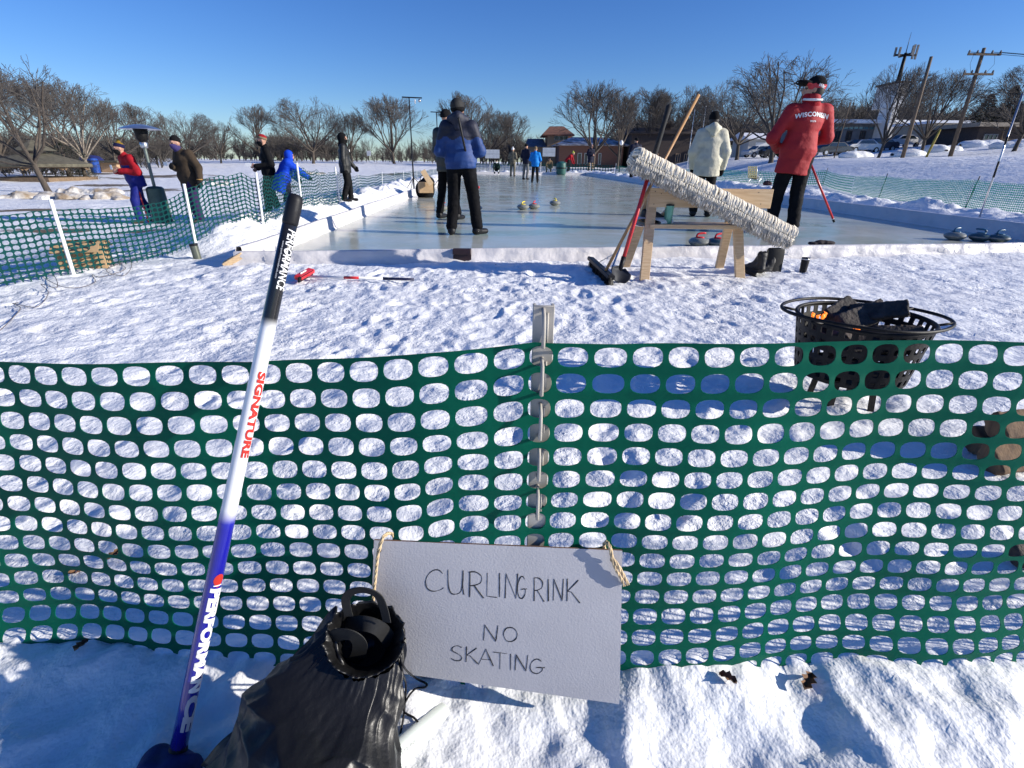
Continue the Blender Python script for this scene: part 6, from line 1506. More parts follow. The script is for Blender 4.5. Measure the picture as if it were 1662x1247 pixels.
def tree_meshes(seed, style, twig=1.0, mx=3, bark='treebark'):
    rnd = random.Random(seed); segs = []; tr = []
    if style == 'vase': hb, nl, sp, up, L0, ang = 2.0, 11, (.15, 1.0), .05, 6.0, (.25, .65); ENV[0] = (5.4, 5.0, 3.6, 4.4)
    elif style == 'round': hb, nl, sp, up, L0, ang = 2.2, 11, (.2, 1.35), .03, 5.6, (.3, .85); ENV[0] = (5.2, 5.2, 3.6, 4.0)
    else: hb, nl, sp, up, L0, ang = 2.2, 10, (.08, .75), .07, 6.2, (.2, .55); ENV[0] = (5.6, 3.8, 3.8, 4.6)
    p = Vector((0, 0, -.3)); d = Vector((rnd.gauss(0, .05), rnd.gauss(0, .05), 1)).normalized(); r = .21
    for i in range(5):
        d = (d + Vector((rnd.gauss(0, .04), rnd.gauss(0, .04), .03))).normalized(); q = p + d * (hb + .3) / 5; r1 = .21 * (1 - .06 * (i + 1)); tr.append((p, q, r * (1.35 if i == 0 else 1), r1, 0)); p, r = q, r1
    for k in range(nl):
        an = k * 6.283 / nl * 1.0 + rnd.uniform(-.4, .4); t = rnd.uniform(*sp) if k else .08
        nd = Vector((math.sin(t) * math.cos(an), math.sin(t) * math.sin(an), math.cos(t)))
        grow(segs, rnd, p - d * rnd.uniform(0, hb * .28), nd, L0 * rnd.uniform(.8, 1.15), .105 * rnd.uniform(.7, 1.1), 0, mx, up, ang)
    ENV[0] = None
    zmax = max(s[1].z for s in segs); k = 10.0 / zmax
    sc = lambda s, f=1: (s[0] * k, s[1] * k, max(s[2] * k, .013 * twig) * f, max(s[3] * k, .010 * twig) * f)
    big = [sc(s) for s in tr] + [sc(s) for s in segs if s[4] == 0]
    small = [sc(s) for s in segs if s[4] > 0]
    return seg_mesh('trunk', big, 7, M[bark]), seg_mesh('crown', small, 3, M['twig'])
VAR = {}
for nm, (sd_, st_, tw_, bk_) in dict(va=(3, 'vase', 1.0, 'treebark'), vb=(8, 'vase', 1.0, 'treebark'), ra=(12, 'round', 1.0, 'treebark'), rb=(17, 'round', 1.15, 'treebark'), na=(23, 'narrow', 1.0, 'treebark'), pb=(31, 'vase', 1.0, 'palebark')).items():
    VAR[nm] = tree_meshes(sd_, st_, tw_, 4, bk_)
def tree(px, pyt, Y, var, rz, label, wid=1.0, lean=0.0, gp='bare trees round the park'):
    b = At(px, 260, Y); b.z = h(b.x, b.y); ht = At(px, pyt, Y).z - b.z; k = ht / 10.0
    r = empty('bare_tree', b, 0, label, 'tree', gp)
    r.matrix_basis = Matrix.Translation(b) @ Matrix.Rotation(lean, 4, 'Y') @ Matrix.Rotation(rz, 4, 'Z') @ Matrix.Diagonal((k * wid, k * wid, k, 1))
    for nm, me in zip(('trunk', 'crown'), VAR[var]):
        o = bpy.data.objects.new(nm, me); C.objects.link(o); o.parent = r
    return r
TREES = [
 (62, 88, 21.5, 'rb', .3, 'bare tree with a leaning grey trunk standing before the gazebo', 1.15, -.10),
 (140, 124, 40, 'pb', 1.0, 'bare tree with a pale split trunk right of the gazebo', 1.0, -.06),
 (8, 96, 46, 'va', 2.0, 'bare tree behind the gazebo, cut off by the picture edge', 1.1, 0),
 (186, 158, 55, 'rb', 4.0, 'bare tree standing behind the wooden kiosk', 1.0, 0),
 (95, 128, 62, 'vb', 5.0, 'tall bare tree above the gazebo roof, behind the pale split trunk', 1.1, 0),
 (236, 166, 85, 'na', 1.0, 'small bare tree far behind the patio heater', 1.2, 0),
 (310, 177, 75, 'ra', .5, 'round bare tree rising behind the person in brown', 1.15, 0),
 (358, 194, 82, 'rb', 2.2, 'lower spreading bare tree between the round tree and the slender pale one', 1.15, .04),
 (423, 168, 110, 'na', 3.0, 'slender bare tree against the sky above the red topped hat', 1.25, 0),
 (508, 156, 85, 'ra', 3.9, 'wide bare tree behind the person dressed in black', 1.2, 0),
 (572, 180, 105, 'va', 2.6, 'smaller bare tree beside the wide one behind the person in black', 1.0, 0),
 (640, 152, 88, 'va', .9, 'broad vase shaped bare tree left of the tall camera mast', 1.25, -.03),
 (754, 148, 92, 'na', .4, 'tall bare tree just behind the blue jacketed person\'s head', 1.2, 0),
 (795, 170, 108, 'ra', 1.4, 'dense bare tree above the left scoreboard', 1.0, 0),
 (825, 178, 112, 'vb', 4.4, 'bare tree right of the dense one above the left scoreboard', .95, 0),
 (962, 127, 82, 'va', 3.6, 'big fan shaped bare tree before the low brick building', 1.15, 0),
 (1003, 150, 84, 'na', 2.0, 'narrow bare tree right of the big fan shaped one', 1.0, 0),
 (1052, 138, 95, 'vb', 1.2, 'bare tree behind the dark building, left of the red shovel', 1.1, 0),
 (1095, 134, 98, 'ra', 5.1, 'bare tree behind the dark building, between the shovel and the wooden pole', 1.0, 0),
 (1140, 150, 100, 'va', 5.6, 'bare tree behind the white flagpoles', 1.0, 0),
 (1196, 118, 70, 'ra', .2, 'dark bare tree just above the cream parka', 1.15, 0),
 (1252, 82, 54, 'rb', 5.2, 'largest bare tree, standing between the cream parka and the red jacket', 1.15, .03),
 (1313, 150, 75, 'va', 4.1, 'bare tree half hidden behind the red jacket', 1.1, 0),
 (1424, 98, 48, 'va', 2.8, 'bare tree with upswept limbs in front of the white tower', .85, .12),
 (1492, 110, 54, 'va', 1.9, 'thin bare tree between the two wooden utility poles', 1.05, .06),
 (1640, 100, 46, 'ra', 2.9, 'dark bare tree at the picture edge right of the evergreens', 1.15, .05),
 (1580, 165, 70, 'rb', 1.1, 'low bare tree behind the crossarmed utility pole', 1.0, 0),
]
for a in TREES: tree(*a)
def conifer(px, pyt, Y, wpx, label, seed, kind='spruce'):
    rnd = random.Random(seed); b = At(px, 250, Y); b.z = h(b.x, b.y); ht = At(px, pyt, Y).z - b.z; R = wpx / FPX * Y * .5 * .92
    r = empty('evergreen_tree', b, 0, label, 'tree', 'evergreen trees'); mb = MB(); mb.tube([b + Vector((0, 0, -.2)), b + Vector((0, 0, ht * .55)), b + Vector((0, 0, ht * .97))], [.16, .10, .02], 8); mb.build('trunk', M['treebark'], r, True)
    V = []; Fc = []
    for i in range(1700):
        t = rnd.random() ** .8; an = rnd.uniform(0, 6.283)
        env = (1 - t) ** .8 * (1 + .25 * math.sin(t * 40 + 2 * math.sin(an * 3)))  if kind == 'spruce' else math.sqrt(max(0, 1 - (2 * t - .9) ** 2)) * (1 + .3 * math.sin(an * 3 + t * 7))
        rr_ = R * env * rnd.uniform(.25, 1.0) ** .5; z = ht * (.06 + .94 * t)
        c = b + Vector((rr_ * math.cos(an), rr_ * math.sin(an), z - rr_ * .18)); d = Vector((math.cos(an), math.sin(an), rnd.uniform(-.5, .15))).normalized(); sd = d.cross(Vector((0, 0, 1))).normalized(); sd = (sd + Vector((0, 0, rnd.uniform(-.5, .5)))).normalized()
        l, w_ = ht * rnd.uniform(.035, .08), ht * rnd.uniform(.012, .024); k = len(V); V += [c - sd * w_, c + d * l * .5 - sd * w_ * .8 , c + d * l, c + d * l * .5 + sd * w_ * .8, c + sd * w_]; Fc.append([k, k + 1, k + 2, k + 3, k + 4])
    put('crown', newmesh('crown', V, Fc, [M['needle']], None, False), r)
conifer(1612, 138, 64, 46, 'taller dark spruce right of the crossarmed utility pole', 3)
conifer(1578, 152, 66, 50, 'shorter dark spruce just behind the crossarmed utility pole', 5)
conifer(102, 232, 37, 70, 'dark rounded evergreen beside the gazebo roof', 6, 'yew')
conifer(128, 262, 34, 44, 'low dark green bush at the gazebo corner', 7, 'yew')
conifer(460, 222, 118, 60, 'dark green conifer clump behind the black jacket', 8, 'yew')
conifer(578, 235, 112, 30, 'small dark evergreen at the far edge of the snow field', 9, 'yew')
# the far wood that closes the view: one mass
rnd = random.Random(77); base = []
for sd_ in (41, 42, 43):
    segs = []; rr = random.Random(sd_)
    for k in range(7):
        an, t = rr.uniform(0, 6.28), rr.uniform(.1, .8); grow(segs, rr, Vector((0, 0, rr.uniform(0, .9))), Vector((math.sin(t) * math.cos(an), math.sin(t) * math.sin(an), math.cos(t))), 2.6, .07, 1, 3, .05, (.3, .8))
    segs.append((Vector((0, 0, -.5)), Vector((0, 0, 2)), .13, .09, 0)); zm = max(s[1].z for s in segs)
    base.append([(s[0] / zm, s[1] / zm, max(s[2] / zm, .0042), max(s[3] / zm, .0038)) for s in segs])
def wood(name, places, label, m):
    Vs, Qs = [], []; off = 0
    ms = [seg_mesh('tmp', b, 3, m) for b in base]
    arr = []
    for me in ms:
        v = np.empty(len(me.vertices) * 3); me.vertices.foreach_get('co', v); f = np.empty(len(me.polygons) * 4, dtype=np.int64); me.polygons.foreach_get('vertices', f); arr.append((v.reshape(-1, 3), f.reshape(-1, 4)))
    for (x_, y_, ht, wd) in places:
        v, f = arr[rnd.randrange(3)]; a = rnd.uniform(0, 6.28); c_, s_ = math.cos(a), math.sin(a)
        q = np.stack([(v[:, 0] * c_ - v[:, 1] * s_) * wd + x_, (v[:, 0] * s_ + v[:, 1] * c_) * wd + y_, v[:, 2] * ht + h(x_, y_)], -1)
        Vs.append(q); Qs.append(f + off); off += len(q)
    put(name, newmesh(name, np.concatenate(Vs), np.concatenate(Qs), [m]), None, label, 'wood', None, 'stuff')
pl_ = []
def band(x0, x1, y0, y1, t0, t1, n):
    for i in range(n):
        px = rnd.uniform(x0, x1); Y = rnd.uniform(y0, y1); f = (px - x0) / (x1 - x0); pt = t0 + (t1 - t0) * f + rnd.uniform(-6, 22); p = At(px, pt, Y); z = h(p.x, p.y)
        ht = max(p.z - z, 1.5); pl_.append((p.x, p.y, ht, ht * rnd.uniform(.8, 1.3)))
band(-60, 260, 62, 110, 203, 209, 66); band(240, 480, 105, 150, 209, 216, 50); band(440, 720, 110, 150, 215, 226, 52); band(700, 900, 120, 170, 206, 214, 60); band(-60, 720, 95, 140, 236, 243, 120); band(-80, 125, 37, 46, 262, 252, 40); band(-80, 240, 56, 75, 235, 238, 70)
wood('far_wood', pl_, 'brown mass of bare woodland beyond the snow field', M['twigd'])
pl_ = []; band(1335, 1480, 130, 180, 165, 160, 80); band(1480, 1720, 100, 150, 168, 165, 70); band(1010, 1340, 120, 170, 178, 178, 90)
wood('hill_wood', pl_, 'brown mass of bare woodland on the rise behind the long low building', M['twigd'])
# ------------------------------------------------------------------ buildings
M['shingle'] = mat('olive_shingles', (.10, .09, .062), .9, var=.25, scale=6); M['brick'] = mat('dark_brick', (.17, .085, .06), .9, var=.25, scale=12); M['brick2'] = mat('sooty_brick', (.055, .040, .034), .9, var=.25, scale=8)
M['roofsnow'] = mat('roof_snow', (.78, .79, .82), .7, var=.06); M['tile'] = mat('brown_roof', (.17, .075, .045), .9, var=.2, scale=4); M['stucco'] = mat('tan_stucco', (.42, .27, .16), .9, var=.1)
M['glass'] = mat('dark_glass', (.02, .03, .035), .08, var=.1, spec=.8); M['bglass'] = mat('teal_glass', (.06, .18, .22), .12, var=.2, scale=1, spec=.8); M['plaster'] = mat('pale_plaster', (.46, .44, .40), .85, var=.08, scale=1); M['concrete'] = mat('grey_concrete', (.16, .165, .17), .9, var=.12, scale=2)
M['bluegrey'] = mat('slate_roof', (.10, .125, .17), .8, var=.2, scale=3); M['polewood'] = mat('pole_wood', (.17, .125, .085), .9, col2=(.10, .07, .05), scale=3, stretch=(8, 8, 1))
def bb(root, name, m, x0, x1, y0, y1, z0, z1, bev=0.0):
    mb = MB(); mb.box(((x0 + x1) / 2, (y0 + y1) / 2, (z0 + z1) / 2), (x1 - x0, y1 - y0, z1 - z0), bev=bev); return mb.build(name, m, root)
def prism(root, name, m, x0, x1, y0, y1, z0, z1, hip=0.0, along='x', over=.4):
    mb = MB(); x0 -= over; x1 += over; y0 -= over; y1 += over; ym, xm = (y0 + y1) / 2, (x0 + x1) / 2
    t = .18
    if along == 'x': r0, r1 = Vector((x0 + hip, ym, z1)), Vector((x1 - hip, ym, z1))
    else: r0, r1 = Vector((xm, y0 + hip, z1)), Vector((xm, y1 - hip, z1))
    B = [Vector((x0, y0, z0)), Vector((x1, y0, z0)), Vector((x1, y1, z0)), Vector((x0, y1, z0))]; Bl = [b - Vector((0, 0, t)) for b in B]
    V = B + [r0, r1] + Bl
    if along == 'x': Fc = [[0, 1, 5, 4], [2, 3, 4, 5], [3, 0, 4], [1, 2, 5]]
    else: Fc = [[0, 1, 4], [1, 2, 5, 4], [2, 3, 5], [3, 0, 4, 5]]
    Fc += [[6 + i, 6 + (i + 1) % 4, (i + 1) % 4, i] for i in range(4)] + [[9, 8, 7, 6]]
    mb.add(V, Fc); return mb.build(name, m, root)
def win(root, x0, x1, y, z0, z1, fm, n=1, gm=None):
    mb = MB(); w_ = x1 - x0
    for (a, b, c, d) in ((x0, x1, z1 - .1, z1), (x0, x1, z0, z0 + .1)): mb.box(((a + b) / 2, y - .05, (c + d) / 2), (b - a, .1, d - c))
    for i in range(n + 1): mb.box((x0 + .05 + (w_ - .1) * i / n, y - .05, (z0 + z1) / 2), (.1, .098, z1 - z0 - .2))
    f = mb.build('window', fm, root); mb = MB(); mb.box(((x0 + x1) / 2, y - .015, (z0 + z1) / 2), (w_ - .1, .03, z1 - z0 - .1)); mb.build('pane', gm or M['glass'], f)
def Xp(px, Y, py=240): return At(px, py, Y).x
def Zp(px, py, Y): return At(px, py, Y).z
# gazebo
Y = 31.0; gx0, gx1 = Xp(-36, Y, 280), Xp(97, Y, 280); gc = Vector(((gx0 + gx1) / 2, Y + 1.5, 0)); gc.z = h(gc.x, gc.y); Rg = (gx1 - gx0) / 2; ze, zp = Zp(50, 266, Y), Zp(30, 249, Y)
gz_ = empty('gazebo', gc, 0, 'octagonal timber gazebo with an olive shingled roof and arched openings', 'gazebo')
mb = MB(); n = 8; P0 = [gc + Vector((Rg * 1.12 * math.cos(a), Rg * 1.12 * math.sin(a), 0)) for a in (np.arange(8) + .5) * math.pi / 4]
V = [(p.x, p.y, ze) for p in P0] + [(gc.x + (p.x - gc.x) * .3, gc.y + (p.y - gc.y) * .3, zp) for p in P0] + [(p.x, p.y, ze - .16) for p in P0]
mb.add(V, [[i, (i + 1) % 8, 8 + (i + 1) % 8, 8 + i] for i in range(8)] + [[i, 16 + i, 16 + (i + 1) % 8, (i + 1) % 8] for i in range(8)] + [list(range(23, 15, -1))]); mb.build('roof', M['shingle'], gz_)
mb = MB(); V = [(gc.x + (p.x - gc.x) * .42, gc.y + (p.y - gc.y) * .42, zp + .15) for p in P0] + [(gc.x, gc.y, zp + .75)]; mb.add(V, [[i, (i + 1) % 8, 8] for i in range(8)] + [list(range(7, -1, -1))]); mb.build('cupola', M['shingle'], gz_)
for i in range(8):
    a0, a1 = P0[i], P0[(i + 1) % 8]; c0, c1 = gc.lerp(a0, .89), gc.lerp(a1, .89); c0.z = c1.z = gc.z
    mb = MB(); mb.beam(c0 + Vector((0, 0, -.2)), Vector((c0.x, c0.y, ze)), .17, .17); mb.build('post', M['oldwood'], gz_)
    mb = MB(); mb.tube([c0.lerp(c1, t) + Vector((0, 0, (ze - gc.z) * .55 + (ze - gc.z) * .40 * math.sin(t * math.pi) ** .6)) for t in np.linspace(.03, .97, 14)], .06, 4); mb.beam(c0 + Vector((0, 0, ze - gc.z - .12)), c1 + Vector((0, 0, ze - gc.z - .12)), .1, .2); mb.build('arch', M['oldwood'], gz_)
    if i != 5:
        mb = MB(); mb.beam(c0 + Vector((0, 0, .95)), c1 + Vector((0, 0, .95)), .07, .06)
        for t in np.linspace(.04, .96, 16): q_ = c0.lerp(c1, t); mb.beam(q_, q_ + Vector((0, 0, .93)), .035, .035)
        mb.build('railing', M['oldwood'], gz_)
bb(gz_, 'deck', M['oldwood'], gc.x - Rg * .8, gc.x + Rg * .8, gc.y - Rg * .8, gc.y + Rg * .8, gc.z - .2, gc.z + .18)
# kiosk, canopy, trash bins
Y = 50; x0, x1 = Xp(166, Y, 280), Xp(192, Y, 280); zg = h((x0 + x1) / 2, Y); zt = Zp(180, 264, Y); k_o = empty('wooden_kiosk', ((x0 + x1) / 2, Y, zg), 0, 'small tan wooden kiosk with an overhanging flat roof', 'kiosk')
bb(k_o, 'wall', M['stucco'], x0, x1, Y, Y + 1.6, zg - .2, zt - .02); bb(k_o, 'roof', M['shingle'], x0 - .7, x1 + .5, Y - .5, Y + 2.0, zt, zt + .16); bb(k_o, 'shutter', M['oldwood'], x0 - .5, x0 - .02, Y + .3, Y + 1.2, zg - .1, zt - .1)
mb = MB(); mb.beam((x0 - .15, Y - .35, zg), (x0 - .3, Y - .4, zt - .01), .09, .09); mb.build('post', M['white'], k_o)
Y = 52; xc = Xp(148, Y, 260); zg = h(xc, Y); z0, z1 = Zp(148, 262, Y), Zp(148, 252, Y); cpo = empty('canopy_tent', (xc, Y, zg), 0, 'navy blue canopy tent left of the wooden kiosk', 'tent'); mb = MB()
mb.lathe([(1.15, z0 - zg), (1.0, z0 - zg + .1), (.7, z1 - zg - .08), (.2, z1 - zg), (0, z1 - zg + .03)], (xc, Y, zg), 4 * 6); mb.build('canopy', mat('navy_canvas', (.010, .016, .11), .7), cpo, True)
for sx in (-.75, .75):
    for sy in (-.75, .75): mb = MB(); mb.beam((xc + sx, Y + sy, zg - .1), (xc + sx, Y + sy, z0 + .1), .06, .06); mb.build('leg', M['blackmetal'], cpo)
p_ = At(156, 279, 47); zg = h(p_.x, 47); mb = MB(); mb.lathe([(0, 0), (.34, 0), (.38, .9), (.40, .95), (.3, 1.15), (0, 1.2)], (p_.x, 47, zg), 20); bn = mb.build('blue_bin', mat('blue_plastic', (.012, .06, .30), .45), None, 'auto', label='round blue bin standing under the canopy tent', cat='bin'); mb = MB(); mb.lathe([(.405, .93), (.415, .95), (.415, .99), (.40, 1.0)], (p_.x, 47, zg), 20); mb.build('rim', M['black'], bn, 'auto')
# brown gabled house
Y = 104; x0, x1 = Xp(888, Y), Xp(922, Y); zg = h(x0, Y); ze, zr = Zp(900, 219, Y), Zp(905, 203, Y); ho = empty('brown_house', ((x0 + x1) / 2, Y, zg), 0, 'tan two storey house with a brown hipped roof beyond the right scoreboard', 'house')
bb(ho, 'wall', M['stucco'], x0, x1, Y, Y + 8, zg - 1, ze - .02); prism(ho, 'roof', M['tile'], x0, x1, Y, Y + 8, ze, zr, 1.6, 'x', 1.0); win(ho, Xp(899, Y), Xp(921, Y), Y, Zp(900, 228, Y), Zp(900, 220.5, Y), M['plaster'], 3)
xl_ = Xp(856, Y); bb(ho, 'side_wing', M['stucco'], xl_ + .3, x0 - .01, Y + 1, Y + 7, zg - 1, Zp(870, 238, Y)); prism(ho, 'wing_roof', M['bluegrey'], xl_, x0 - .5, Y + 1, Y + 7, Zp(870, 237, Y), Zp(880, 224, Y), .5, 'x', .4)
# low brick building with snow on its hipped roof
Y = 96; x0, x1 = Xp(908, Y), Xp(1012, Y); zg = h(x0, Y); ze, zr = Zp(960, 235, Y), Zp(950, 221, Y); lo_ = empty('brick_building', ((x0 + x1) / 2, Y, zg), 0, 'low brick building with a snow dusted hipped roof behind the big fan shaped tree', 'building')
bb(lo_, 'wall', M['brick'], x0, x1, Y, Y + 9, zg - 1, ze - .02); prism(lo_, 'roof', mat('dusted_roof', (.60, .62, .66), .8, col2=(.09, .07, .06), scale=1.1, detail=8), x0, x1, Y, Y + 9, ze, zr, 3.2, 'x', .8)
for a, b_ in ((938, 945), (949, 955), (972, 977)): win(lo_, Xp(a, Y), Xp(b_, Y), Y, zg + .4, zg + 2.2, M['plaster'], 1)
mb = MB(); mb.box((Xp(961, Y), Y - .06, zg + 1.1), (1.0, .1, 2.2)); d_ = mb.build('door', M['brick2'], lo_)
mb = MB(); mb.ball((Xp(961, Y) + .38, Y - .14, zg + 1.05), .05, 8); mb.build('handle', M['steel'], d_)
# dark long building
Y = 94; x0, x1 = Xp(1024, Y), Xp(1126, Y); zg = h((x0 + x1) / 2, Y); ze, zr = Zp(1075, 216, Y), Zp(1075, 205, Y); db = empty('dark_building', ((x0 + x1) / 2, Y, zg), 0, 'sooty dark brick building behind the shovel and broom handles', 'building')
bb(db, 'wall', M['brick2'], x0, x1, Y, Y + 10, zg - 1, ze - .02); prism(db, 'roof', M['brick2'], x0, x1, Y, Y + 10, ze, zr, .6, 'x', .5); bb(db, 'chimney', M['brick2'], Xp(1085, Y), Xp(1092, Y), Y + 3, Y + 4, zr - 1.2, Zp(1088, 198, Y))
for a in (1040, 1062, 1098, 1112): win(db, Xp(a, Y), Xp(a + 8, Y), Y, zg + .6, zg + 2.0, M['stucco'], 2)
# white garage house
Y = 82; x0, x1 = Xp(1214, Y), Xp(1250, Y); zg = h(x0, Y); ze, zr = Zp(1230, 224, Y), Zp(1230, 214, Y); wh = empty('white_house', ((x0 + x1) / 2, Y, zg), 0, 'pale house with a snowy roof and garage door behind the largest tree', 'house')
bb(wh, 'wall', M['plaster'], x0, x1, Y, Y + 6, zg - 1, ze - .02); prism(wh, 'roof', M['roofsnow'], x0, x1, Y, Y + 6, ze, zr, 0, 'x', .5); mb = MB(); mb.box(((x0 + x1) / 2 + .6, Y - .04, zg + 1.0), (2.4, .08, 2.0)); mb.build('garage_door', M['white'], wh)
# long modern building on the rise, its tower and mast
Y = 92; x0, x1 = Xp(1330, Y), Xp(1560, Y); zg = h(x0 + 10, Y) - .5; z1 = Zp(1400, 201, Y); mo = empty('long_building', ((x0 + x1) / 2, Y, zg), 0, 'long low building with a snowy flat roof and a teal window band on the rise', 'building')
bb(mo, 'wall', M['concrete'], x0, x1, Y, Y + 14, zg - 2, z1 - .02); bb(mo, 'roof', M['roofsnow'], x0 - 1.2, x1 + 1, Y - 1.5, Y + 14.5, z1, z1 + .5)
win(mo, Xp(1345, Y), Xp(1418, Y), Y, Zp(1380, 211, Y), z1 - .35, M['concrete'], 9, M['bglass']); win(mo, Xp(1455, Y), Xp(1515, Y), Y, Zp(1480, 208, Y), z1 - .35, M['concrete'], 8, M['bglass'])
for a in (1350, 1368, 1390, 1470, 1490): win(mo, Xp(a, Y), Xp(a + 9, Y), Y, zg + 1.0, zg + 2.6, M['brick2'], 2)
bb(mo, 'annex', M['plaster'], Xp(1462, Y), Xp(1496, Y), Y - 4, Y - .01, zg - 1, Zp(1480, 210, Y - 4)); bb(mo, 'annex_roof', M['roofsnow'], Xp(1461, Y), Xp(1497, Y), Y - 4.2, Y - .01, Zp(1480, 210, Y - 4) + .01, Zp(1480, 210, Y - 4) + .25)
tx0, tx1 = Xp(1406, Y), Xp(1421, Y); zt = Zp(1440, 140, Y); tw = empty('white_tower', ((tx0 + tx1) / 2, Y - 1, zg), 0, 'white plaster tower rising from the long low building', 'tower')
M['towerwhite'] = mat('tower_plaster', (.70, .67, .62), .85, var=.06, scale=1)
bb(tw, 'shaft', M['towerwhite'], tx0 + .5, tx1, Y - 3.2, Y - .03, zg - 2, zt - 3.2); bb(tw, 'top_block', M['towerwhite'], tx0 + .2, tx1 + .3, Y - 3.6, Y + 1.5, zt - 3.19, zt - .02); bb(tw, 'cap', M['brick2'], tx0, tx1 + .5, Y - 3.8, Y + 1.7, zt - .01, zt + .25)
mx_, my_ = (tx0 + tx1) / 2 + .9, Y - 1; tz = Zp(1460, 88, Y); am = empty('antenna_mast', (mx_, my_, zt + .25), 0, 'cell antenna mast with panels and a thin whip on top of the white tower', 'antenna')
mb = MB(); mb.tube([(mx_, my_, zt + .2), (mx_, my_, tz)], [.32, .20], 10); mb.build('pole', M['blackmetal'], am, True)
mb = MB(); mb.tube([(mx_, my_, tz), (mx_, my_, Zp(1470, 55, Y))], [.07, .02], 6); mb.build('whip', M['blackmetal'], am, True)
mb = MB(); mb.beam((mx_ - 1.6, my_, tz - .3), (mx_ + 1.6, my_, tz - .3), .2, .25); mb.beam((mx_, my_ - 1.4, tz - .3), (mx_, my_ + 1.4, tz - .3), .2, .25); mb.build('platform', M['blackmetal'], am)
for dx, dy in ((-1.6, 0), (-1.1, -.2), (1.0, -.2), (1.6, 0), (0, -1.4)): mb = MB(); mb.box((mx_ + dx, my_ + dy, tz + .1), (.28, .16, 1.9 if dx > 0 else 1.2), bev=.02); mb.build('panel', M['concrete'], am)
Y = 78; x0, x1 = Xp(1508, Y), Xp(1556, Y); zg = h(x0, Y) - .3; z1 = Zp(1530, 200, Y); tb_ = empty('tan_building', ((x0 + x1) / 2, Y, zg), 0, 'tan flat roofed block between the two wooden utility poles', 'building')
bb(tb_, 'wall', mat('buff_wall', (.36, .30, .22), .9), x0, x1, Y, Y + 8, zg - 2, z1 - .02); bb(tb_, 'roof', M['roofsnow'], x0 - .4, x1 + .4, Y - .4, Y + 8.4, z1, z1 + .3); win(tb_, Xp(1520, Y), Xp(1540, Y), Y, zg + 1, z1 - .8, M['concrete'], 3)
Y = 62; x0, x1 = Xp(1580, Y), Xp(1720, Y); zg = h(x0, Y) - .5; z1 = Zp(1620, 206, Y); bg_ = empty('flat_building', ((x0 + x1) / 2, Y, zg), 0, 'flat roofed brown building at the picture edge right of the utility pole', 'building')
bb(bg_, 'wall', M['brick2'], x0, x1, Y, Y + 8, zg - 2, z1 - .02); bb(bg_, 'roof', mat('gravel_roof', (.30, .25, .19), .9), x0 - .6, x1, Y - .6, Y + 8.4, z1, z1 + .4); win(bg_, Xp(1590, Y), Xp(1612, Y), Y, zg + 1, z1 - .7, M['concrete'], 3)
# poles and wires
def pole(pxb, pyb, pxt, pyt, Y, r, label, name='utility_pole', m=None, arms=True, gp=None):
    b = At(pxb, pyb, Y); t = At(pxt, pyt, Y); b.z = h(b.x, b.y) - .2; t = Vector((b.x + (t.x - b.x) * .5, Y, t.z)); ro = empty(name, (b.x, Y, b.z + .2), 0, label, 'pole', gp); mb = MB(); mb.tube([b, t], [r, r * .72], 10); mb.build('shaft', m or M['polewood'], ro, True)
    if arms:
        for dz, L_ in ((-.45, 1.25), (-1.75, 1.15)):
            mb = MB(); mb.beam(t + Vector((-L_, -.2, dz)), t + Vector((L_, -.2, dz)), .12, .14); ar = mb.build('crossarm', M['polewood'], ro)
            for sx in (-.95, -.45, .45, .95): mb = MB(); mb.lathe([(0, 0), (.06, 0), (.08, .08), (.04, .2), (0, .22)], t + Vector((sx * L_, -.2, dz + .07)), 8); mb.build('insulator', M['concrete'], ar, True)
        for sx in (-1, 1): mb = MB(); mb.tube([t + Vector((sx * L_ * .7, -.2, -.45)), t + Vector((sx * L_ * .8, -.3, -1.1)), t + Vector((sx * L_ * .5, -.2, -1.7))], .012, 4); mb.build('jumper', M['black'], ro, True)
        mb = MB(); mb.lathe([(0, 0), (.16, 0), (.16, .65), (.05, .7), (0, .7)], t + Vector((.3, -.1, -.5)), 12)
    return t
t1 = pole(1545, 245, 1597, 78, 46, .16, 'wooden utility pole with two crossarms and wires', arms=True)
pole(1467, 248, 1512, 92, 43, .14, 'bare wooden pole without crossarms left of the crossarmed one', arms=False)
pole(1358, 238, 1386, 166, 60, .05, 'thin pole standing by the parked cars', 'thin_pole', None, False)
pole(1622, 235, 1640, 172, 62, .09, 'short dark pole before the flat roofed brown building', 'thin_pole', None, False)
wr = MB()
for sx, dz in ((-1.2, -.3), (.6, -.3), (1.2, -.3), (.1, -2.8)):
    a = t1 + Vector((sx, -.2, dz)); b = a + Vector((38, -6, -.5)); wr.tube([a.lerp(b, s) + Vector((0, 0, -1.0 * math.sin(s * math.pi))) for s in np.linspace(0, 1, 12)], .016, 4)
wr.build('power_line', M['black'], None, True, label='overhead power lines running off from the crossarmed pole', cat='wire')
for px0, py0, px1, py1, lb in ((1118, 250, 1128, 178, 'white flagpole left of the other, behind the cream parka'), (1136, 250, 1145, 172, 'white flagpole nearest the cream parka, right of its twin')): pole(px0, py0, px1, py1, 72, .05, lb, 'flagpole', M['white'], False, 'white flagpoles')
gp_ = At(1508, 238, 47); zz = h(gp_.x, 47); mb = MB(); mb.tube([(gp_.x, 47, zz - .1), (gp_.x + .5, 47, zz + 2.1)], .09, 8); yb = mb.build('guy_guard', mat('yellow_guard', (.50, .36, .06), .6), None, True, label='yellow guy wire guard on the snow between the two wooden poles', cat='guard')
mb = MB(); mb.tube([(gp_.x + .5, 47, zz + 2.1), (t1.x - .1, 46, t1.z - 2.5)], .012, 4); mb.build('guy_wire', M['black'], yb)
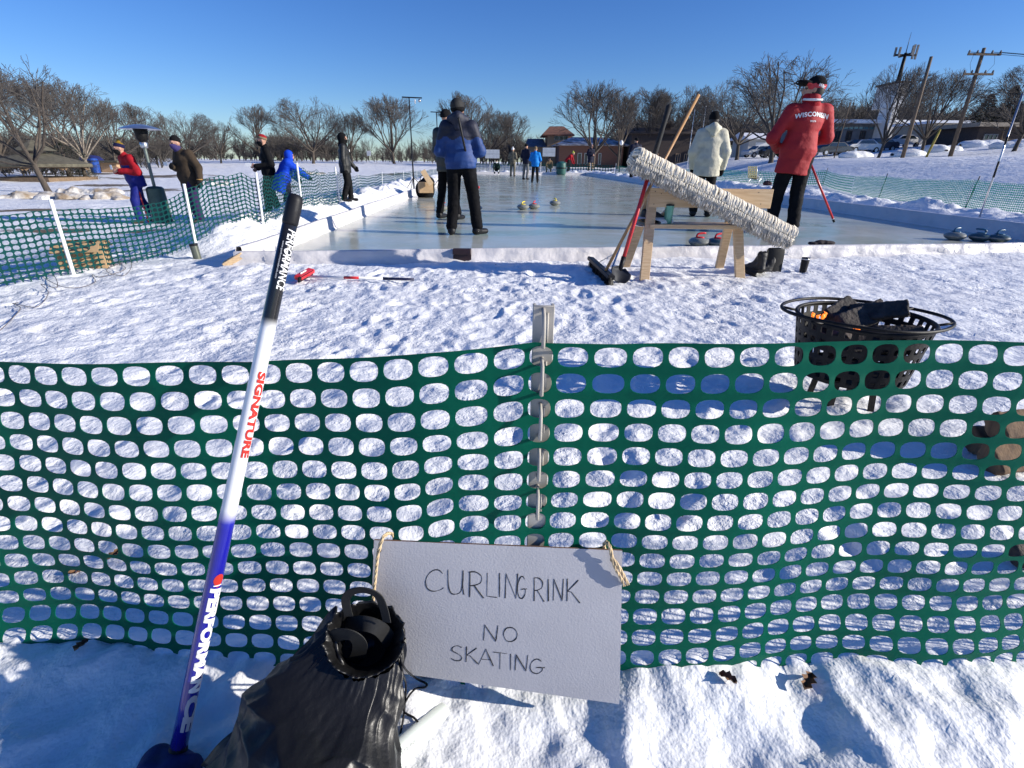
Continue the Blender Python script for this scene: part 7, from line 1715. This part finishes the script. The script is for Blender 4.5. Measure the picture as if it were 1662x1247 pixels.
def lamp(px, pyb, pyt, Y, label):
    b = At(px, pyb, Y); b.z = h(b.x, Y); t = Vector((b.x, Y, Zp(px, pyt, Y))); ro = empty('street_lamp', b, 0, label, 'lamp', None); mb = MB(); mb.tube([b, t], .07, 8); mb.build('post', M['blackmetal'], ro, True); mb = MB(); mb.lathe([(.08, 0), (.2, .1), (.22, .35), (.1, .5), (0, .55)], t, 12); mb.build('globe', M['white'], ro, True)
lamp(1006, 264, 236, 66, 'black park lamp with a white globe before the low brick building')
Y = 98; b = At(600, 262, Y); b.z = h(b.x, Y); ro = empty('roadside_sign', b, 0, 'small white sign on a thin post at the far edge of the snow field', 'sign'); mb = MB(); mb.beam(b, (b.x, Y, Zp(600, 247, Y)), .09, .09); mb.build('post', M['steel'], ro); mb = MB(); mb.box((b.x, Y - .08, Zp(600, 249, Y)), (.7, .04, .8)); mb.build('panel', M['white'], ro)
# parked cars along the road on the rise
def car(px, Y, col, label, rz=0.0, van=False):
    b = At(px, 235, Y); z = h(b.x, Y); r = empty('parked_car', (0, 0, 0), 0, label, 'car', 'cars parked on the rise'); hh = 1.0 if van else 0
    pr = [(-2.2, .35), (-2.25, .75), (-2.0, .92), (-1.35, .98), (-.75, 1.42 + .25 * hh), (.9 + .6 * hh, 1.46 + .25 * hh), (1.55 + .4 * hh, 1.05), (2.15, .95), (2.25, .6), (2.2, .35)]
    mb = MB(); V = [(x, sy * (.86 - .16 * max(0, (zz_ - .95)) / .5), zz_) for sy in (-1, 1) for x, zz_ in pr]; n = len(pr)
    mb.add(V, [list(range(n - 1, -1, -1)), list(range(n, 2 * n))] + [[i, (i + 1) % n, n + (i + 1) % n, n + i] for i in range(n)]); o = mb.build('body', mat('car_paint', col, .25, var=.05, coat=.5), None, False); o.parent = r
    mb = MB()
    for sy in (-1, 1): mb.add([(-1.15, sy * .865, 1.0), (-.68, sy * .80, 1.36 + .22 * hh), (.82 + .5 * hh, sy * .80, 1.39 + .22 * hh), (1.3 + .35 * hh, sy * .865, 1.02)], [[0, 1, 2, 3]])
    mb.add([(-1.36, -.7, 1.0), (-1.36, .7, 1.0), (-.80, .62, 1.41 + .22 * hh), (-.80, -.62, 1.41 + .22 * hh)], [[0, 1, 2, 3]]); o = mb.build('windows', M['glass'], None); o.parent = r
    for sx in (-1.4, 1.4):
        for sy in (-.80, .80): mb = MB(); mb.tube([(sx, sy - .1, .33), (sx, sy + .1, .33)], .33, 16); wl = mb.build('wheel', M['black'], None, 'auto'); wl.parent = r; mb = MB(); mb.tube([(sx, sy - .105, .33), (sx, sy + .105, .33)], .19, 12); rm = mb.build('rim', M['steel'], None, 'auto'); rm.parent = wl
    r.matrix_basis = Matrix.Translation((b.x, Y, z)) @ Matrix.Rotation(rz, 4, 'Z')
for a in ((1352, 66, (.02, .02, .022), 'black car nearest the thin pole, parked behind the red jacket', .2), (1376, 68, (.03, .035, .04), 'dark grey car second along, parked on the rise', .15), (1398, 67, (.55, .55, .55), 'silver car parked between two dark ones on the rise', .2), (1424, 69, (.025, .03, .05), 'dark blue car parked just left of the upswept tree', .1), (1462, 72, (.6, .6, .6), 'white car parked before the pale annex', .15), (1262, 74, (.03, .03, .03), 'black car parked by the largest tree trunk', .2), (1236, 75, (.45, .46, .47), 'grey car parked before the white garage', .2)): car(*a)
# dirty snow heaps left of the rink
M['dirtysnow'] = mat('dirty_snow', (.70, .68, .64), .7, col2=(.24, .18, .12), scale=2.2, detail=9, bump=.5, bscale=14, bdist=.04)
for (px, py, w_, lb) in ((80, 322, 1.2, 'long heap of dirty snow before the gazebo tree'), (150, 314, .9, 'heap of dirty snow left of the person in red and navy'), (175, 322, .7, 'small heap of dirty snow just behind the first white post'), (345, 300, .8, 'heap of dirty snow behind the person in brown'), (505, 283, 1.3, 'heap of dirty snow behind the person dressed all in black')):
    p = Gs(px, py); F = Field(.12)
    for k in range(12): F.ell(p + Vector((random.uniform(-w_, w_), random.uniform(-.4, .4), -.02)), (random.uniform(.15, .4) * w_, random.uniform(.15, .3), random.uniform(.07, .24)), 0)
    F.mod = lambda P, d: d + .07 * wr3(P, 3.1, 2) + .07 * (np.abs(wr3(P, 7, 3)) - .15) + .03 * wr3(P, 17, 5)
    put('snow_heap', F.mesh('snow_heap', .035, [M['dirtysnow']]), None, lb, 'snow heap', 'dirty snow heaps left of the rink')
# small litter of the rise: snow heaps ploughed along the road
for i, (px, py, w_) in enumerate(((1480, 233, 2.6), (1530, 231, 2.2), (1590, 226, 3.0), (1650, 222, 2.6), (1300, 243, 2.5), (1400, 239, 3.0))):
    p = At(px, py, 52 + i % 3 * 3); p.z = h(p.x, p.y); F = Field(.3)
    for k in range(4): F.ell(p + Vector((random.uniform(-w_, w_) * .5, random.uniform(-.5, .5), .1)), (w_ * .4, .9, random.uniform(.35, .6)), 0)
    F.mod = lambda P, d: d + .10 * wr3(P, 1.4, 2) + .05 * wr3(P, 4, 3)
    put('snow_heap', F.mesh('snow_heap', .12, [M['snow']]), None, 'heap of ploughed snow along the road on the rise', 'snow heap', 'ploughed snow heaps along the road')
